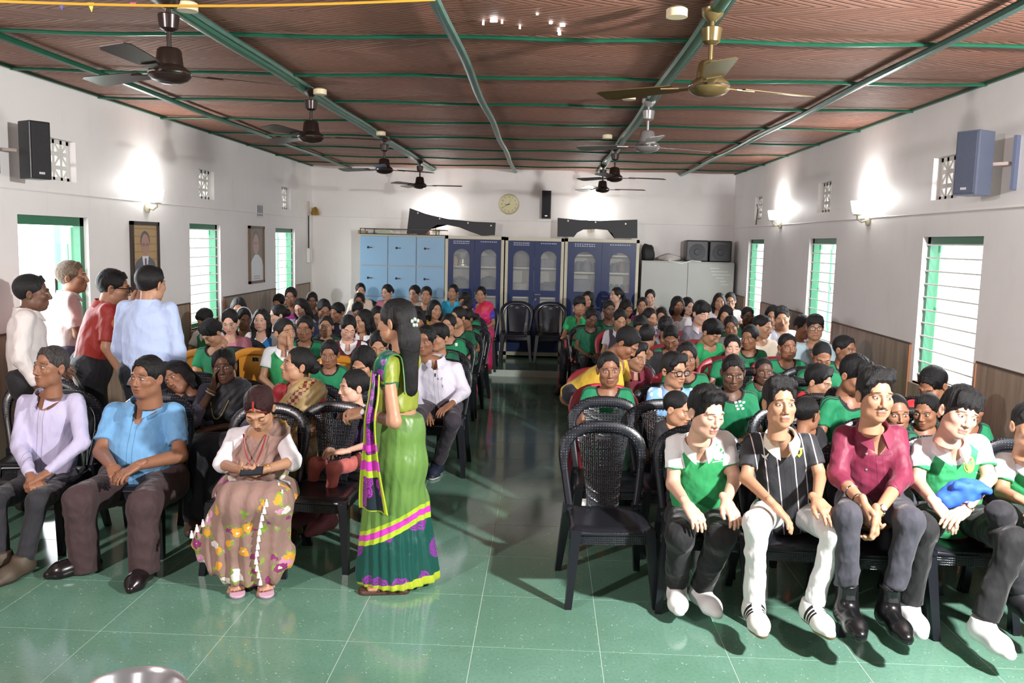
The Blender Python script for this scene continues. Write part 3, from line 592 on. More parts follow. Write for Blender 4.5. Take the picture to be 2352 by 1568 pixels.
# black arched panels standing on the cupboards
def arch_panel(pts, label, bolts):
    P = [UY(px, py, KY+.05) for px, py in pts]; c = P[0]; zm = min(p[2] for p in P)
    t = empty('arched_panel', (c[0], KY+.05, zm), label, 'panel', 'black arched panels on the cupboards'); base = np.array([c[0], KY+.05, zm])
    bm = bmesh.new(); vs = [bm.verts.new(p-base) for p in P]; f = bm.faces.new(vs); bmesh.ops.triangulate(bm, faces=[f]); r = bmesh.ops.extrude_face_region(bm, geom=bm.faces[:])
    for v in r['geom']:
        if isinstance(v, bmesh.types.BMVert): v.co.y += .09
    bmesh.ops.recalc_face_normals(bm, faces=bm.faces); me = bpy.data.meshes.new('panel_body'); bm.to_mesh(me); bm.free()
    obj('panel_body', me, M('matt_black_moulding', '26272b', .55, bump=.2), t)
    for px, py in bolts:
        q = UY(px, py, KY+.05)-base; MB().lathe([(.014, 0), (.012, .012)], 10, q, np.array([[1, 0, 0], [0, 0, -1], [0, 1, 0]])).build('bolt', M('pale_bolt', 'b9b4a4', .4, .5), t)
arc = lambda cx, cy, rx, ry, n, a0=180, a1=0: [(cx+rx*math.cos(R_(a0+(a1-a0)*k/n)), cy-ry*math.sin(R_(a0+(a1-a0)*k/n))) for k in range(n+1)]
arch_panel([(941, 478), (975, 490), (1030, 503), (1090, 509), (1138, 511), (1136, 540), (1106, 541), (1080, 532), (1055, 522), (1026, 516), (1004, 516), (988, 526), (978, 537), (934, 537)], 'black sloping moulded panel with arched cut-out on the leftmost cupboard', [(960, 489), (1010, 502), (1075, 512), (1128, 518)])
arch_panel([(1281, 500), (1330, 505), (1380, 507), (1464, 504), (1464, 547), (1412, 547), (1406, 536), (1396, 528), (1370, 526), (1340, 527), (1326, 534), (1318, 544), (1280, 543)], 'black rectangular moulded panel with arched cut-out on the widest cupboard', [(1305, 507), (1368, 510), (1437, 514)])
# steel bowl at the bottom edge, on a low stool beside the stage
p = UY(300, 1590, 2.62); t = empty('steel_bowl', (p[0], p[1], p[2]-.1), 'wide steel bowl with a rolled rim at the bottom edge', 'bowl')
MB().lathe([(.08, 0), (.12, .01), (.158, .085), (.165, .1), (.17, .104), (.174, .1), (.168, .09), (.13, .004), (.09, -.006)], 40).build('bowl', BOWL, t, smooth=True)
zb = p[2]-.107
s = empty('stool', (p[0], p[1], 0), 'low table under the steel bowl just below the frame', 'table'); bevelbox('top', (-.25, -.25, zb-.03), (.25, .25, zb), M('dark_wood', '4a3326', .5), s, .008)
for a in (-1, 1):
    for b in (-1, 1): MB().box((a*.22-.02, b*.22-.02, 0), (a*.22+.02, b*.22+.02, zb-.03)).build('leg', M('dark_wood', '4a3326', .5), s)

# ------------------------------------------------------------------ chairs
def chair_meshes(style):
    """meshes of one moulded plastic chair; front is -Y, origin on the floor under the seat"""
    tilt = lambda z: .17+(z-.42)*.24
    # back frame: arch
    P = []; hw = lambda z: .19+.036*min(1, (z-.42)/.25)
    for k in range(7): z = .40+.05*k; P.append((-hw(z), tilt(z), z))
    top = .70
    for k in range(1, 14):
        a = PI-PI*k/14; z = top+.165*math.sin(a)**.85; P.append((.226*math.copysign(abs(math.cos(a))**.8, math.cos(a)), tilt(z), z))
    for k in range(6, -1, -1): z = .40+.05*k; P.append((hw(z), tilt(z), z))
    b = MB(); rad = [.021 if p[2] < .62 else .021+.014*min(1, (p[2]-.62)/.16) for p in P]
    b.tube(P, rad, 8, flat=.62, up=(0, -1, .24)); frame = b.mesh('back_frame', True)
    # splat with pierced lattice
    N, Mr = (26, 44) if style == 'pierced' else (10, 12); V = []; F = []
    z0, z1 = .425, .845
    for j in range(Mr+1):
        jj = (j+.26*(1 if j % 2 else 0)) if style == 'pierced' and 0 < j < Mr else j; z = z0+(z1-z0)*jj/Mr; wd = .092+.068*((z-z0)/(z1-z0))**1.7
        lim = .215*math.sqrt(max(0, 1-((z-.70)/.165)**2)) if z > .70 else 9
        if style != 'pierced': wd = .11+.045*((z-z0)/(z1-z0))
        wd = min(wd, max(.02, lim))
        for i in range(N+1):
            ii = (i+.26*(1 if i % 2 else 0)) if style == 'pierced' and 0 < i < N else i; x = -wd+2*wd*ii/N; V.append((x, tilt(z)+.012*(1-(x/wd)**2)-.004, z))
    for j in range(Mr):
        for i in range(N):
            if style == 'pierced':
                if 1 < i < N-2 and 1 < j < Mr-2 and i % 2 == 1 and j % 2 == 1: continue
            if (38 <= j <= 40 and 9 <= i <= 16) if style == 'pierced' else (10 <= j <= 10 and 4 <= i <= 5): continue
            F.append((j*(N+1)+i, j*(N+1)+i+1, (j+1)*(N+1)+i+1, (j+1)*(N+1)+i))
    me = bpy.data.meshes.new('splat'); me.from_pydata(V, [], F); bm = bmesh.new(); bm.from_mesh(me); bmesh.ops.solidify(bm, geom=bm.faces[:], thickness=.007)
    bmesh.ops.delete(bm, geom=[v for v in bm.verts if not v.link_faces], context='VERTS'); bm.to_mesh(me); bm.free(); splat = me
    # seat with a dished top and front apron
    V = []; F = []; n = 12
    for j in range(n+1):
        for i in range(n+1):
            u, v = i/n*2-1, j/n*2-1; x = u*(.215-.02*v); y = v*.205-.01
            z = .425-.018*(1-u*u)*(1-(v*.8)**2)-(.03*max(0, -v-.8)/.2 if v < -.8 else 0)-.02*max(0, abs(u)-.88)/.12
            V.append((x, y, z))
    F = [(j*(n+1)+i, j*(n+1)+i+1, (j+1)*(n+1)+i+1, (j+1)*(n+1)+i) for j in range(n) for i in range(n)]
    me = bpy.data.meshes.new('seat'); me.from_pydata(V, [], F); bm = bmesh.new(); bm.from_mesh(me); bmesh.ops.solidify(bm, geom=bm.faces[:], thickness=.012); bm.to_mesh(me); bm.free(); me.polygons.foreach_set('use_smooth', [True]*len(me.polygons)); seat = me
    ap = MB(); Q = []
    for k in range(9):
        u = k/8*2-1; Q.append((u*.205, -.212+.012*u*u, 0))
    for a, c in zip(Q, Q[1:]):
        ap.prism([(a[0], a[1], .335+.0*a[0]), (c[0], c[1], .335), (c[0], c[1]+.004, .405), (a[0], a[1]+.004, .405)], (0, .008, 0))
    for s_ in (-1, 1): ap.prism([(s_*.212, -.2, .345), (s_*.2, .17, .36), (s_*.195, .19, .41), (s_*.215, -.2, .41)], (-s_*.008, 0, 0))
    apron = ap.mesh('apron')
    legs = []
    for sx, sy in ((-1, -1), (1, -1), (-1, 1), (1, 1)):
        l = MB(); tz = .41 if sy < 0 else .44; t_ = np.array([sx*.196, sy*.18-(.0 if sy > 0 else .005), tz]); f = np.array([sx*.232, -.245 if sy < 0 else .30, 0.])
        w0, w1 = .027, .017; V = []
        for p, w_ in ((t_, w0), (t_*.5+f*.5, (w0+w1)/2), (f, w1)):
            V += [p+np.array(q)*w_ for q in ((-1, -1, 0), (1, -1, 0), (1, 1, 0), (-1, 1, 0))]
        F = [(k*4+i, k*4+(i+1) % 4, (k+1)*4+(i+1) % 4, (k+1)*4+i) for k in range(2) for i in range(4)]+[(3, 2, 1, 0), (8, 9, 10, 11)]
        l.add(V, F); legs.append(l.mesh('leg'))
    return dict(seat=seat, apron=apron, back_frame=frame, splat=splat, legs=legs)
def plastic(name, col, rough, weave=True):
    n = NT(name, roughness=rough); n.set('base_color', srgb(col))
    if weave:
        v = n.n('TexVoronoi', feature='F1', distance='CHEBYCHEV'); n.inp(v, 'Vector', n.coord('Object', (1, 1, 1))); v.inputs['Scale'].default_value = 85; v.inputs['Randomness'].default_value = .15
        n.bump(n.ss(v.outputs['Distance'], .25, .6), .6, .004)
    return n.mat
CH_BLACK = (plastic('black_chair_plastic', '1e2026', .3), plastic('black_chair_smooth', '1c1e24', .28, False))
def dotted():
    n = NT('dotted_black_band', roughness=.26); v = n.n('TexVoronoi', feature='F1'); n.inp(v, 'Vector', n.coord('Object')); v.inputs['Scale'].default_value = 62; v.inputs['Randomness'].default_value = .1
    d = n.m('SUBTRACT', 1, n.ss(v.outputs['Distance'], .22, .38)); x = n.n('SeparateXYZ'); n.nt.links.new(n.coord('Object'), x.inputs[0]); top = n.ss(x.outputs[2], .6, .72)
    n.set('base_color', n.mix(n.m('MULTIPLY', d, top), srgb('1c1e24'), srgb('4a4d56'))); n.bump(n.m('MULTIPLY', d, top), .8, .004); return n.mat
DOTS = dotted()
CH_RED = (plastic('red_chair_plastic', 'b93a48', .35, False),)*2
CH_ORANGE = (plastic('orange_chair_plastic', 'd08a2e', .35, False),)*2
CH_GLOSS = (plastic('glossy_black_chair', '23252e', .22, False),)*2
_CM = {k: chair_meshes(k) for k in ('pierced', 'solid')}
_CV = {}
def chair(x, y, rz, kind, label, group=None, z=0, lean=None):
    mats = dict(black=CH_BLACK, red=CH_RED, orange=CH_ORANGE, gloss=CH_GLOSS)[kind]; st = 'pierced' if kind == 'black' else 'solid'
    t = empty('plastic_chair', (x, y, z), label, 'chair', group or {'black': 'black plastic chairs', 'red': 'red plastic chairs', 'orange': 'orange plastic chairs', 'gloss': 'glossy black chairs at the back'}[kind], rz)
    if kind not in _CV:
        c = {}
        for k, m in _CM[st].items():
            if k == 'legs': c[k] = [q.copy() for q in m]; [q.materials.append(mats[1]) for q in c[k]]
            else: c[k] = m.copy(); c[k].materials.append(mats[0] if k in ('splat', 'apron') else DOTS if k == 'back_frame' and kind == 'black' else mats[1])
        _CV[kind] = c
    c = _CV[kind]
    obj('seat', c['seat'], None, t); obj('apron', c['apron'], None, t); obj('back_frame', c['back_frame'], None, t); obj('back_splat', c['splat'], None, t)
    for l in c['legs']: obj('leg', l, None, t)
    return t
# ------------------------------------------------------------------ signed-distance modelling of people
A_ = np.array
def nrm(v): v = np.asarray(v, float); return v/(np.linalg.norm(v)+1e-12)
class SDF:
    def __init__(s): s.ops = []
    def cone(s, a, b, ra, rb, k=.03, mode='u', cap=0, dep=None, sq=1., cap0=0):
        s.ops.append(('c', np.asarray(a, float), np.asarray(b, float), ra, rb, k, mode, cap, None if dep is None else nrm(dep), sq, cap0)); return s
    def chain(s, P, R, k=.02, **kw):
        for i in range(len(P)-1): s.cone(P[i], P[i+1], R[i], R[i+1], k, **kw)
        return s
    def ell(s, c, r, k=.03, mode='u', R=None):
        s.ops.append(('e', np.asarray(c, float), np.asarray(r, float), R, 0, k, mode)); return s
    def plane(s, p, n, k=.0, mode='i'): s.ops.append(('p', np.asarray(p, float), nrm(n), 0, 0, k, mode)); return s    # keeps the side n points away from
    def fn(s, f, mode='add'): s.ops.append(('f', f, None, 0, 0, 0, mode)); return s
    @staticmethod
    def d(op, P):
        t = op[0]
        if t == 'c':
            a, b, ra, rb, dep, sq = op[1], op[2], op[3], op[4], op[8], op[9]
            if dep is not None:
                P = P+((sq-1)*(P@dep))[..., None]*dep; a = a+(sq-1)*(a@dep)*dep; b = b+(sq-1)*(b@dep)*dep
            ba = b-a; L2 = ba@ba+1e-12; q = (P-a)@ba/L2; h = np.clip(q, 0, 1)
            v = P-a-h[..., None]*ba; D = np.sqrt((v*v).sum(-1))-(ra+h*(rb-ra))
            if op[7]: D = np.maximum(D, (q-1)*math.sqrt(L2))
            if op[10]: D = np.maximum(D, -q*math.sqrt(L2))
            return D
        if t == 'e':
            v = P-op[1]
            if op[3] is not None: v = v@op[3]
            q = v/op[2]; k0 = np.sqrt((q*q).sum(-1)); k1 = np.sqrt(((q/op[2])**2).sum(-1))+1e-9; return k0*(k0-1)/k1
        if t == 'p': return (P-op[1])@op[2]
    @staticmethod
    def comb(F, D, k, mode):
        if mode == 's': D = -D
        if mode == 'u':
            if k <= 0: return np.minimum(F, D)
            h = np.clip(.5+.5*(D-F)/k, 0, 1); return D*(1-h)+F*h-k*h*(1-h)
        if k <= 0: return np.maximum(F, D)
        h = np.clip(.5-.5*(D-F)/k, 0, 1); return D*(1-h)+F*h+k*h*(1-h)
    def at(s, P):
        F = np.full(P.shape[:-1], .5)
        for op in s.ops:
            if op[0] == 'f': F = F+op[1](P)
            else: F = s.comb(F, s.d(op, P), op[5], op[6])
        return F
    def bounds(s, op):
        if op[0] == 'c': r = max(op[3], op[4]); return np.minimum(op[1], op[2])-r, np.maximum(op[1], op[2])+r
        r = op[2].max() if op[3] is not None else op[2]; return op[1]-r, op[1]+r
    def grid(s, h):
        bb = [s.bounds(o) for o in s.ops if o[0] in 'ce' and o[6] == 'u']
        lo = np.min([b[0] for b in bb], 0)-2.5*h; hi = np.max([b[1] for b in bb], 0)+2.5*h
        ax = [lo[i]+h*np.arange(int(math.ceil((hi[i]-lo[i])/h))+1) for i in range(3)]
        F = np.full([len(a) for a in ax], .12, np.float64)
        for op in s.ops:
            if op[0] in 'ce':
                b0, b1 = s.bounds(op); m = op[5]+.01+3*h
                sl = tuple(slice(max(0, int((b0[i]-m-lo[i])/h)), min(len(ax[i]), int((b1[i]+m-lo[i])/h)+2)) for i in range(3))
            else: sl = (slice(None),)*3
            sub = [ax[i][sl[i]] for i in range(3)]
            if min(map(len, sub)) == 0: continue
            P = np.stack(np.meshgrid(*sub, indexing='ij'), -1)
            if op[0] == 'f': F = F+op[1](P)
            else: F[sl] = s.comb(F[sl], s.d(op, P), op[5], op[6])
        return lo, h, F
    def net(s, h):
        """surface nets: vertices and quads of the zero level"""
        lo, h, F = s.grid(h); S = F < 0; nx, ny, nz = F.shape
        c = np.zeros((nx-1, ny-1, nz-1), np.int8)
        for i in (0, 1):
            for j in (0, 1):
                for k in (0, 1): c += S[i:nx-1+i, j:ny-1+j, k:nz-1+k]
        act = (c > 0) & (c < 8); idx = np.full(act.shape, -1, np.int32); I = np.argwhere(act); n = len(I)
        if n == 0: return np.zeros((0, 3)), np.zeros((0, 4), np.int32)
        idx[act] = np.arange(n); acc = np.zeros((n, 3)); cnt = np.zeros(n)
        E = [((0, 0, 0), (1, 0, 0)), ((0, 1, 0), (1, 1, 0)), ((0, 0, 1), (1, 0, 1)), ((0, 1, 1), (1, 1, 1)), ((0, 0, 0), (0, 1, 0)), ((1, 0, 0), (1, 1, 0)), ((0, 0, 1), (0, 1, 1)), ((1, 0, 1), (1, 1, 1)), ((0, 0, 0), (0, 0, 1)), ((1, 0, 0), (1, 0, 1)), ((0, 1, 0), (0, 1, 1)), ((1, 1, 0), (1, 1, 1))]
        for a, b in E:
            fa = F[I[:, 0]+a[0], I[:, 1]+a[1], I[:, 2]+a[2]]; fb = F[I[:, 0]+b[0], I[:, 1]+b[1], I[:, 2]+b[2]]
            m = (fa < 0) != (fb < 0); t = np.where(m, fa/(fa-fb+1e-20), 0)[:, None]
            acc += np.where(m[:, None], A_(a)+t*(A_(b)-A_(a)), 0); cnt += m
        V = lo+h*(I+acc/cnt[:, None]); Q = []
        for ax in range(3):
            o = [q for q in range(3) if q != ax]
            s0 = [slice(1, -1)]*3; s0[ax] = slice(0, -1); s1 = list(s0); s1[ax] = slice(1, None)
            a, b = S[tuple(s0)], S[tuple(s1)]; m = a != b; W = np.argwhere(m)
            if len(W) == 0: continue
            W = W+A_([0 if q == ax else 1 for q in range(3)]); inside = a[m]
            def g(d0, d1):
                w_ = W.copy(); w_[:, o[0]] += d0; w_[:, o[1]] += d1; return idx[w_[:, 0], w_[:, 1], w_[:, 2]]
            q = np.stack([g(-1, -1), g(0, -1), g(0, 0), g(-1, 0)], 1); flip = inside if ax != 1 else ~inside
            q[~flip] = q[~flip][:, ::-1]; Q.append(q)
        return V, np.concatenate(Q).astype(np.int32)
def waves(f, amp, seed=0, n=5, stretch=(1, 1, 1)):
    r = np.random.default_rng(seed); D = r.normal(size=(n, 3))*np.asarray(stretch)*f; ph = r.uniform(0, 6.28, n)
    def g(P):
        o = 0
        for i in range(n): o = o+np.sin(P@D[i]+ph[i]+.8*np.sin(P@D[(i+2) % n]*.6+ph[i]))
        return amp*o/n
    return g
def folds(f, amp, seed=0, n=4, stretch=(1, 1, 1)):
    r = np.random.default_rng(seed); D = r.normal(size=(n, 3))*np.asarray(stretch); D = D/np.linalg.norm(D, axis=1)[:, None]*f*r.uniform(.7, 1.4, n)[:, None]; ph = r.uniform(0, 6.28, n)
    def g(P):
        o = 0
        for i in range(n):
            q = np.sin(P@D[i]+ph[i]+1.3*np.sin(P@D[(i+1) % n]*.45+ph[i])); m = .5+.5*np.sin(P@D[(i+2) % n]*.5+ph[i]*2); o = o+(1.1-2.2*np.sqrt(np.abs(q)+.02))*m
        return -amp*o/n*1.6
    return g
def join(parts):
    Vs, Qs, As, o = [], [], [], 0
    for V, Q, a in parts: Vs.append(V); Qs.append(Q+o); As.append(a); o += len(V)
    return np.concatenate(Vs), np.concatenate(Qs), np.concatenate(As)

# ---- heads (local: face to -Y, eyes at z = 0, chin -.115, crown +.115)
_HC = {}
def head_net(kind, h):
    if (kind, h) in _HC: return _HC[kind, h]
    jw, ck, ns, nk = dict(man=(.029, .023, 1.0, .049), woman=(.025, .021, .88, .043), boy=(.026, .022, .9, .043), fat=(.036, .032, 1.05, .066), old=(.028, .022, 1.12, .050))[kind]
    s = SDF(); s.ell((0, .014, .032), (.0735, .093, .083), .03)
    s.ell((0, -.026, -.040), (.056 if kind != 'fat' else .066, .064, .075), .035); s.ell((0, -.052, -.094), (jw, .03, .021), .03)
    for sx in (-1, 1):
        s.ell((sx*.040, -.056, -.024), (ck, .026, .022), .022); s.ell((sx*.047, -.014, -.068), (.017 if kind != 'fat' else .026, .034, .026), .03)
        s.cone((sx*.012, -.089, .019), (sx*.044, -.074, .020), .0085, .0075, .014)
    for sx in (-1, 1): s.ell((sx*.031, -.101, -.001), (.017, .017, .0115), .012, 's')
    for sx in (-1, 1): s.ell((sx*.031, -.0775, -.001), (.0155, .0135, .0115), .003)
    s.cone((0, -.088, .008), (0, -.1045*(.97+.03*ns), -.034), .0075*ns, .0115*ns, .010)
    for sx in (-1, 1): s.ell((sx*.0125*ns, -.0935, -.0395), (.0085*ns, .010, .0075), .006)
    s.cone((-.015, -.087, -.0605), (.015, -.087, -.0605), .0072, .0072, .008); s.cone((-.012, -.0855, -.0735), (.012, -.0855, -.0735), .0082, .0082, .007)
    s.cone((-.023, -.094, -.0665), (.023, -.094, -.0665), .0022, .0022, .003, 's')
    for sx in (-1, 1):
        Rr = np.array(Euler((0, sx*.15, -sx*.35)).to_matrix()); s.ell((sx*.0775, .014, -.010), (.0075, .0185, .031), .006, R=Rr); s.ell((sx*.084, .008, -.008), (.005, .010, .018), .004, 's', R=Rr)
    s.cone((0, .012, -.06), (0, .03, -.175), nk, nk*1.06, .02, cap=1)
    r = s.net(h); _HC[kind, h] = r; return r
def hair_sdf(st):
    s = SDF(); R0 = dict(shaved=(.0755, .0955, .0865), crop=(.078, .098, .091))
    r = R0.get(st, (.0815, .1015, .096)); s.ell((0, .017, .033), r, .02)
    if st in ('fringe', 'mop', 'side', 'quiff', 'curly'):
        top = {'fringe': .012, 'mop': .02, 'side': .016, 'quiff': .02, 'curly': .02}[st]
        s.ell((0, .005, .075), (.072, .082, .045+top), .03)
    if st in ('long', 'bob', 'half'):
        L = {'long': -.30, 'bob': -.13, 'half': -.36}[st]
        s.chain([(0, .07, .02), (0, .085, -.10), (0, .075, L)], [.075, .082, .06], .04, dep=(0, 1, 0), sq=1.9)
        if st != 'half':
            for sx in (-1, 1): s.chain([(sx*.068, .005, .03), (sx*.082, -.005, -.06), (sx*.078, -.01, max(L, -.22))], [.022, .03, .022], .03)
    # face opening and lower edge
    s.ell((0, -.098, -.040), (.062, .068, .108 if st not in ('fringe', 'mop') else .098), .006, 's')
    if st not in ('fringe', 'mop'): s.ell((0, -.101, .022), (.066 if st not in ('long', 'bun', 'pony', 'bob', 'half') else .054, .060, .061), .010, 's')
    if st not in ('long', 'bob', 'half'):
        nape = {'shaved': -.05, 'crop': -.055}.get(st, -.072)
        s.plane((0, .075, nape), (0, -.62, -1), .004)
        for sx in (-1, 1): s.ell((sx*.088, .012, -.012), (.024, .021, .034), .004, 's')
    else: s.cone((0, -.05, -.05), (0, -.06, -.3), .045, .05, .01, 's')
    if st in ('fringe', 'mop'):
        for i, x in enumerate(np.linspace(-.06, .06, 7)):
            d = .012*math.sin(i*2.1); s.cone((x*.75, -.05, .100), (x*1.02, -.086+.018*abs(x/.06), .046+d), .021, .008, .006)
    if st == 'side':
        for i, x in enumerate(np.linspace(-.058, .05, 6)): s.cone((x*.6+.02, -.045, .108), (x*1.15, -.076+.022*abs(x/.06), .080-.026*(x < -.03)), .022, .011, .01)
    if st == 'quiff':
        for i, x in enumerate(np.linspace(-.055, .055, 6)): s.cone((x, -.052, .093), (x*.8-.01, -.058, .124+.006*math.sin(i*2.3)), .018, .014, .010)
    if st in ('short', 'crop', 'curly', 'side', 'quiff'):
        for i, a in enumerate(np.linspace(-1.25, 1.25, 11)):
            x, z = .062*math.sin(a), .026+.058*math.cos(a); y = -.088+.030*(x/.06)**2+.012*max(0, z/.07); s.cone((x*1.02, y+.022, z+.020), (x*.97, y-.001, z-.004-.004*(i*7 % 3)), .010, .0045, .006)
    if st == 'bun': s.ell((0, .115, .005), (.052, .045, .05), .012)
    if st == 'pony': s.ell((0, .115, .035), (.03, .03, .03), .015); s.chain([(0, .12, .03), (0, .15, -.05), (0, .13, -.20)], [.026, .034, .014], .02)
    if st in ('long', 'bob', 'bun', 'pony', 'half'): s.chain([(0, -.088, .066), (0, -.066, .096), (0, -.02, .128), (0, .03, .134)], [.005, .006, .006, .003], .012, mode='s')      # parting
    am = dict(shaved=.0006, crop=.001, curly=.007, mop=.004, fringe=.003, quiff=.004).get(st, .0025)
    s.fn(waves(120 if st != 'curly' else 170, am*1.5, 3, 5, (1, 1, .35) if st not in ('curly', 'crop') else (1, 1, 1)))
    return s
_HR = {}
def hair_net(st, h):
    if (st, h) not in _HR: _HR[st, h] = hair_sdf(st).net(h)
    return _HR[st, h]
# ---- hands (right hand, local: wrist at origin, fingers +X, palm faces -Z, thumb +Y)
_HN = {}
def hand_net(pose, h):
    if (pose, h) in _HN: return _HN[pose, h]
    s = SDF(); cu = dict(rest=(.25, .35, .25), flat=(.08, .12, .1), curl=(.65, .85, .5), fist=(1.15, 1.35, .8))[pose]
    s.cone((-.03, 0, 0), (.02, 0, 0), .024, .026, .02, dep=(0, 0, 1), sq=1.25); s.cone((.02, .012, 0), (.078, .022, 0), .022, .019, .02, dep=(0, 0, 1), sq=1.4); s.cone((.02, -.012, 0), (.075, -.024, 0), .022, .018, .02, dep=(0, 0, 1), sq=1.4)
    for y, L, r, sp in ((.029, .070, .0088, .09), (.0095, .079, .0090, .02), (-.010, .073, .0087, -.05), (-.028, .056, .0078, -.14)):
        p = A_([.080-.05*abs(y)*6*.1, y, .002]); a = 0; P = [p-A_([.012, 0, 0])]; P.append(p)
        for f, c in zip((.45, .32, .23), cu): a += c; p = p+L*f*A_([math.cos(a)*math.cos(sp), math.sin(sp)*1., -math.sin(a)]); P.append(p)
        s.chain(P, [r*1.1, r*1.08, r, r*.94, r*.8], .005)
    th = dict(rest=(.5, .35), flat=(.75, .2), curl=(.35, .7), fist=(.1, .9))[pose]
    P = [A_([.012, .018, -.004]), A_([.038, .040, -.012])]
    P.append(P[-1]+.034*A_([math.cos(th[0]), math.sin(th[0])*.7, -.25*th[1]])); P.append(P[-1]+.028*A_([math.cos(th[0]*.4), math.sin(th[0]*.4)*.5, -.5*th[1]]))
    s.chain(P, [.016, .0125, .0105, .0085], .008)
    r = s.net(h); _HN[pose, h] = r; return r

# ---- skin, hair, cloth materials
def skin_mat(name, col, lip, brow='1b1512', eyes='open', mous=0, stub=0, flush=None):
    n = NT(name, roughness=.5); vec, x, y, z = n.attr('hl'); ax = n.m('ABSOLUTE', x)
    nz = n.noise(n.coord('Object'), 40, 3); c = n.mix(nz, tuple(v*.93 for v in srgb(col)), tuple(min(1, v*1.06) for v in srgb(col)))
    def ell(cx, cz, rx, rz, soft=.25, xx=ax):
        u = n.m('DIVIDE', n.m('SUBTRACT', xx, cx), rx); v = n.m('DIVIDE', n.m('SUBTRACT', z, cz), rz)
        d = n.m('ADD', n.m('MULTIPLY', u, u), n.m('MULTIPLY', v, v)); return n.m('SUBTRACT', 1, n.ss(d, 1-soft, 1+soft))
    front = n.ss(y, -.055, -.065)
    fr = n.m('LESS_THAN', y, -.05)
    def put(c, mask, col2, f=1.): return n.mix(n.m('MULTIPLY', n.m('MULTIPLY', mask, fr), f), c, srgb(col2) if isinstance(col2, str) else col2)
    c = put(c, ell(.038, -.03, .02, .02, .9), lip, .22)
    if stub: c = put(c, n.m('MAXIMUM', ell(0, -.09, .05, .04, .7), ell(0, -.052, .035, .012, .6)), brow, stub)
    if mous: c = put(c, ell(.0145, -.0535, .0195, .0045, .5), brow, mous)
    c = put(c, ell(0, -.067, .0235, .0105, .35), lip, .8)
    c = put(c, ell(0, -.0668, .022, .0013, .5), tuple(v*.25 for v in srgb(lip)), .9)
    tl = n.m('ADD', z, n.m('MULTIPLY', n.m('SUBTRACT', ax, .033), .12))
    u = n.m('DIVIDE', n.m('SUBTRACT', ax, .033), .019); v = n.m('DIVIDE', n.m('SUBTRACT', tl, .0215), .0042); d = n.m('ADD', n.m('MULTIPLY', u, u), n.m('MULTIPLY', v, v))
    c = put(c, n.m('SUBTRACT', 1, n.ss(d, .5, 1.3)), brow, .85)
    if eyes == 'open':
        c = put(c, ell(.031, .0012, .0156, .0070, .3), brow, .75); c = put(c, ell(.031, -.0008, .0140, .0047, .25), 'bfb3aa', 1); c = put(c, ell(.031, -.0004, .0058, .0052, .25), '140d0a', .97)
        c = put(c, ell(.0335, .002, .0012, .0012, .4), 'ffffff', .9)  # small white catchlight painted onto each iris
    else: c = put(c, ell(.031, -.005, .0150, .0022, .4), brow, .85)
    for sx in (.0085,): c = put(c, ell(sx, -.0455, .0042, .0022, .5), tuple(v*.2 for v in srgb(col)), .8)
    n.set('base_color', c); n.set('roughness', n.m('MULTIPLY_ADD', nz, .2, .36)); n.b.inputs['Specular IOR Level'].default_value = .4
    n.b.inputs['Subsurface Weight'].default_value = .0
    return n.mat
SK = dict(f=('cfa48e', 'a8625c'), m=('b08468', '8f574c'), b=('8f644c', '7a4a3d'), d=('664838', '5c3b34'))
_SM = {}
def skin(t, eyes='open', mous=0, stub=0):
    k = (t, eyes, mous, stub)
    if k not in _SM: _SM[k] = skin_mat('skin_'+t, *SK[t], eyes=eyes, mous=mous, stub=stub)
    return _SM[k]
def hair_mat(name, a, b, rough=.34):
    n = NT(name, roughness=rough); vec, x, y, z = n.attr('hl'); mp = n.n('Mapping'); n.nt.links.new(vec, mp.inputs[0]); mp.inputs['Scale'].default_value = (1, 1, .16)
    q = n.noise(mp.outputs[0], 220, 4, .7); n.set('base_color', n.mix(n.ss(q, .35, .75), srgb(a), srgb(b))); n.bump(q, 1., .006); n.b.inputs['Specular IOR Level'].default_value = .35
    return n.mat
HAIR = dict(k=hair_mat('black_hair', '070607', '1a181b', .42), r=hair_mat('maroon_brown_hair', '1d0c0d', '45201f'), g=hair_mat('greying_hair', '191716', '5d5855', .5), s=hair_mat('stubble_hair', '17130f', '362a22', .6), n=hair_mat('light_brown_hair', '33251a', '7a6248', .5))
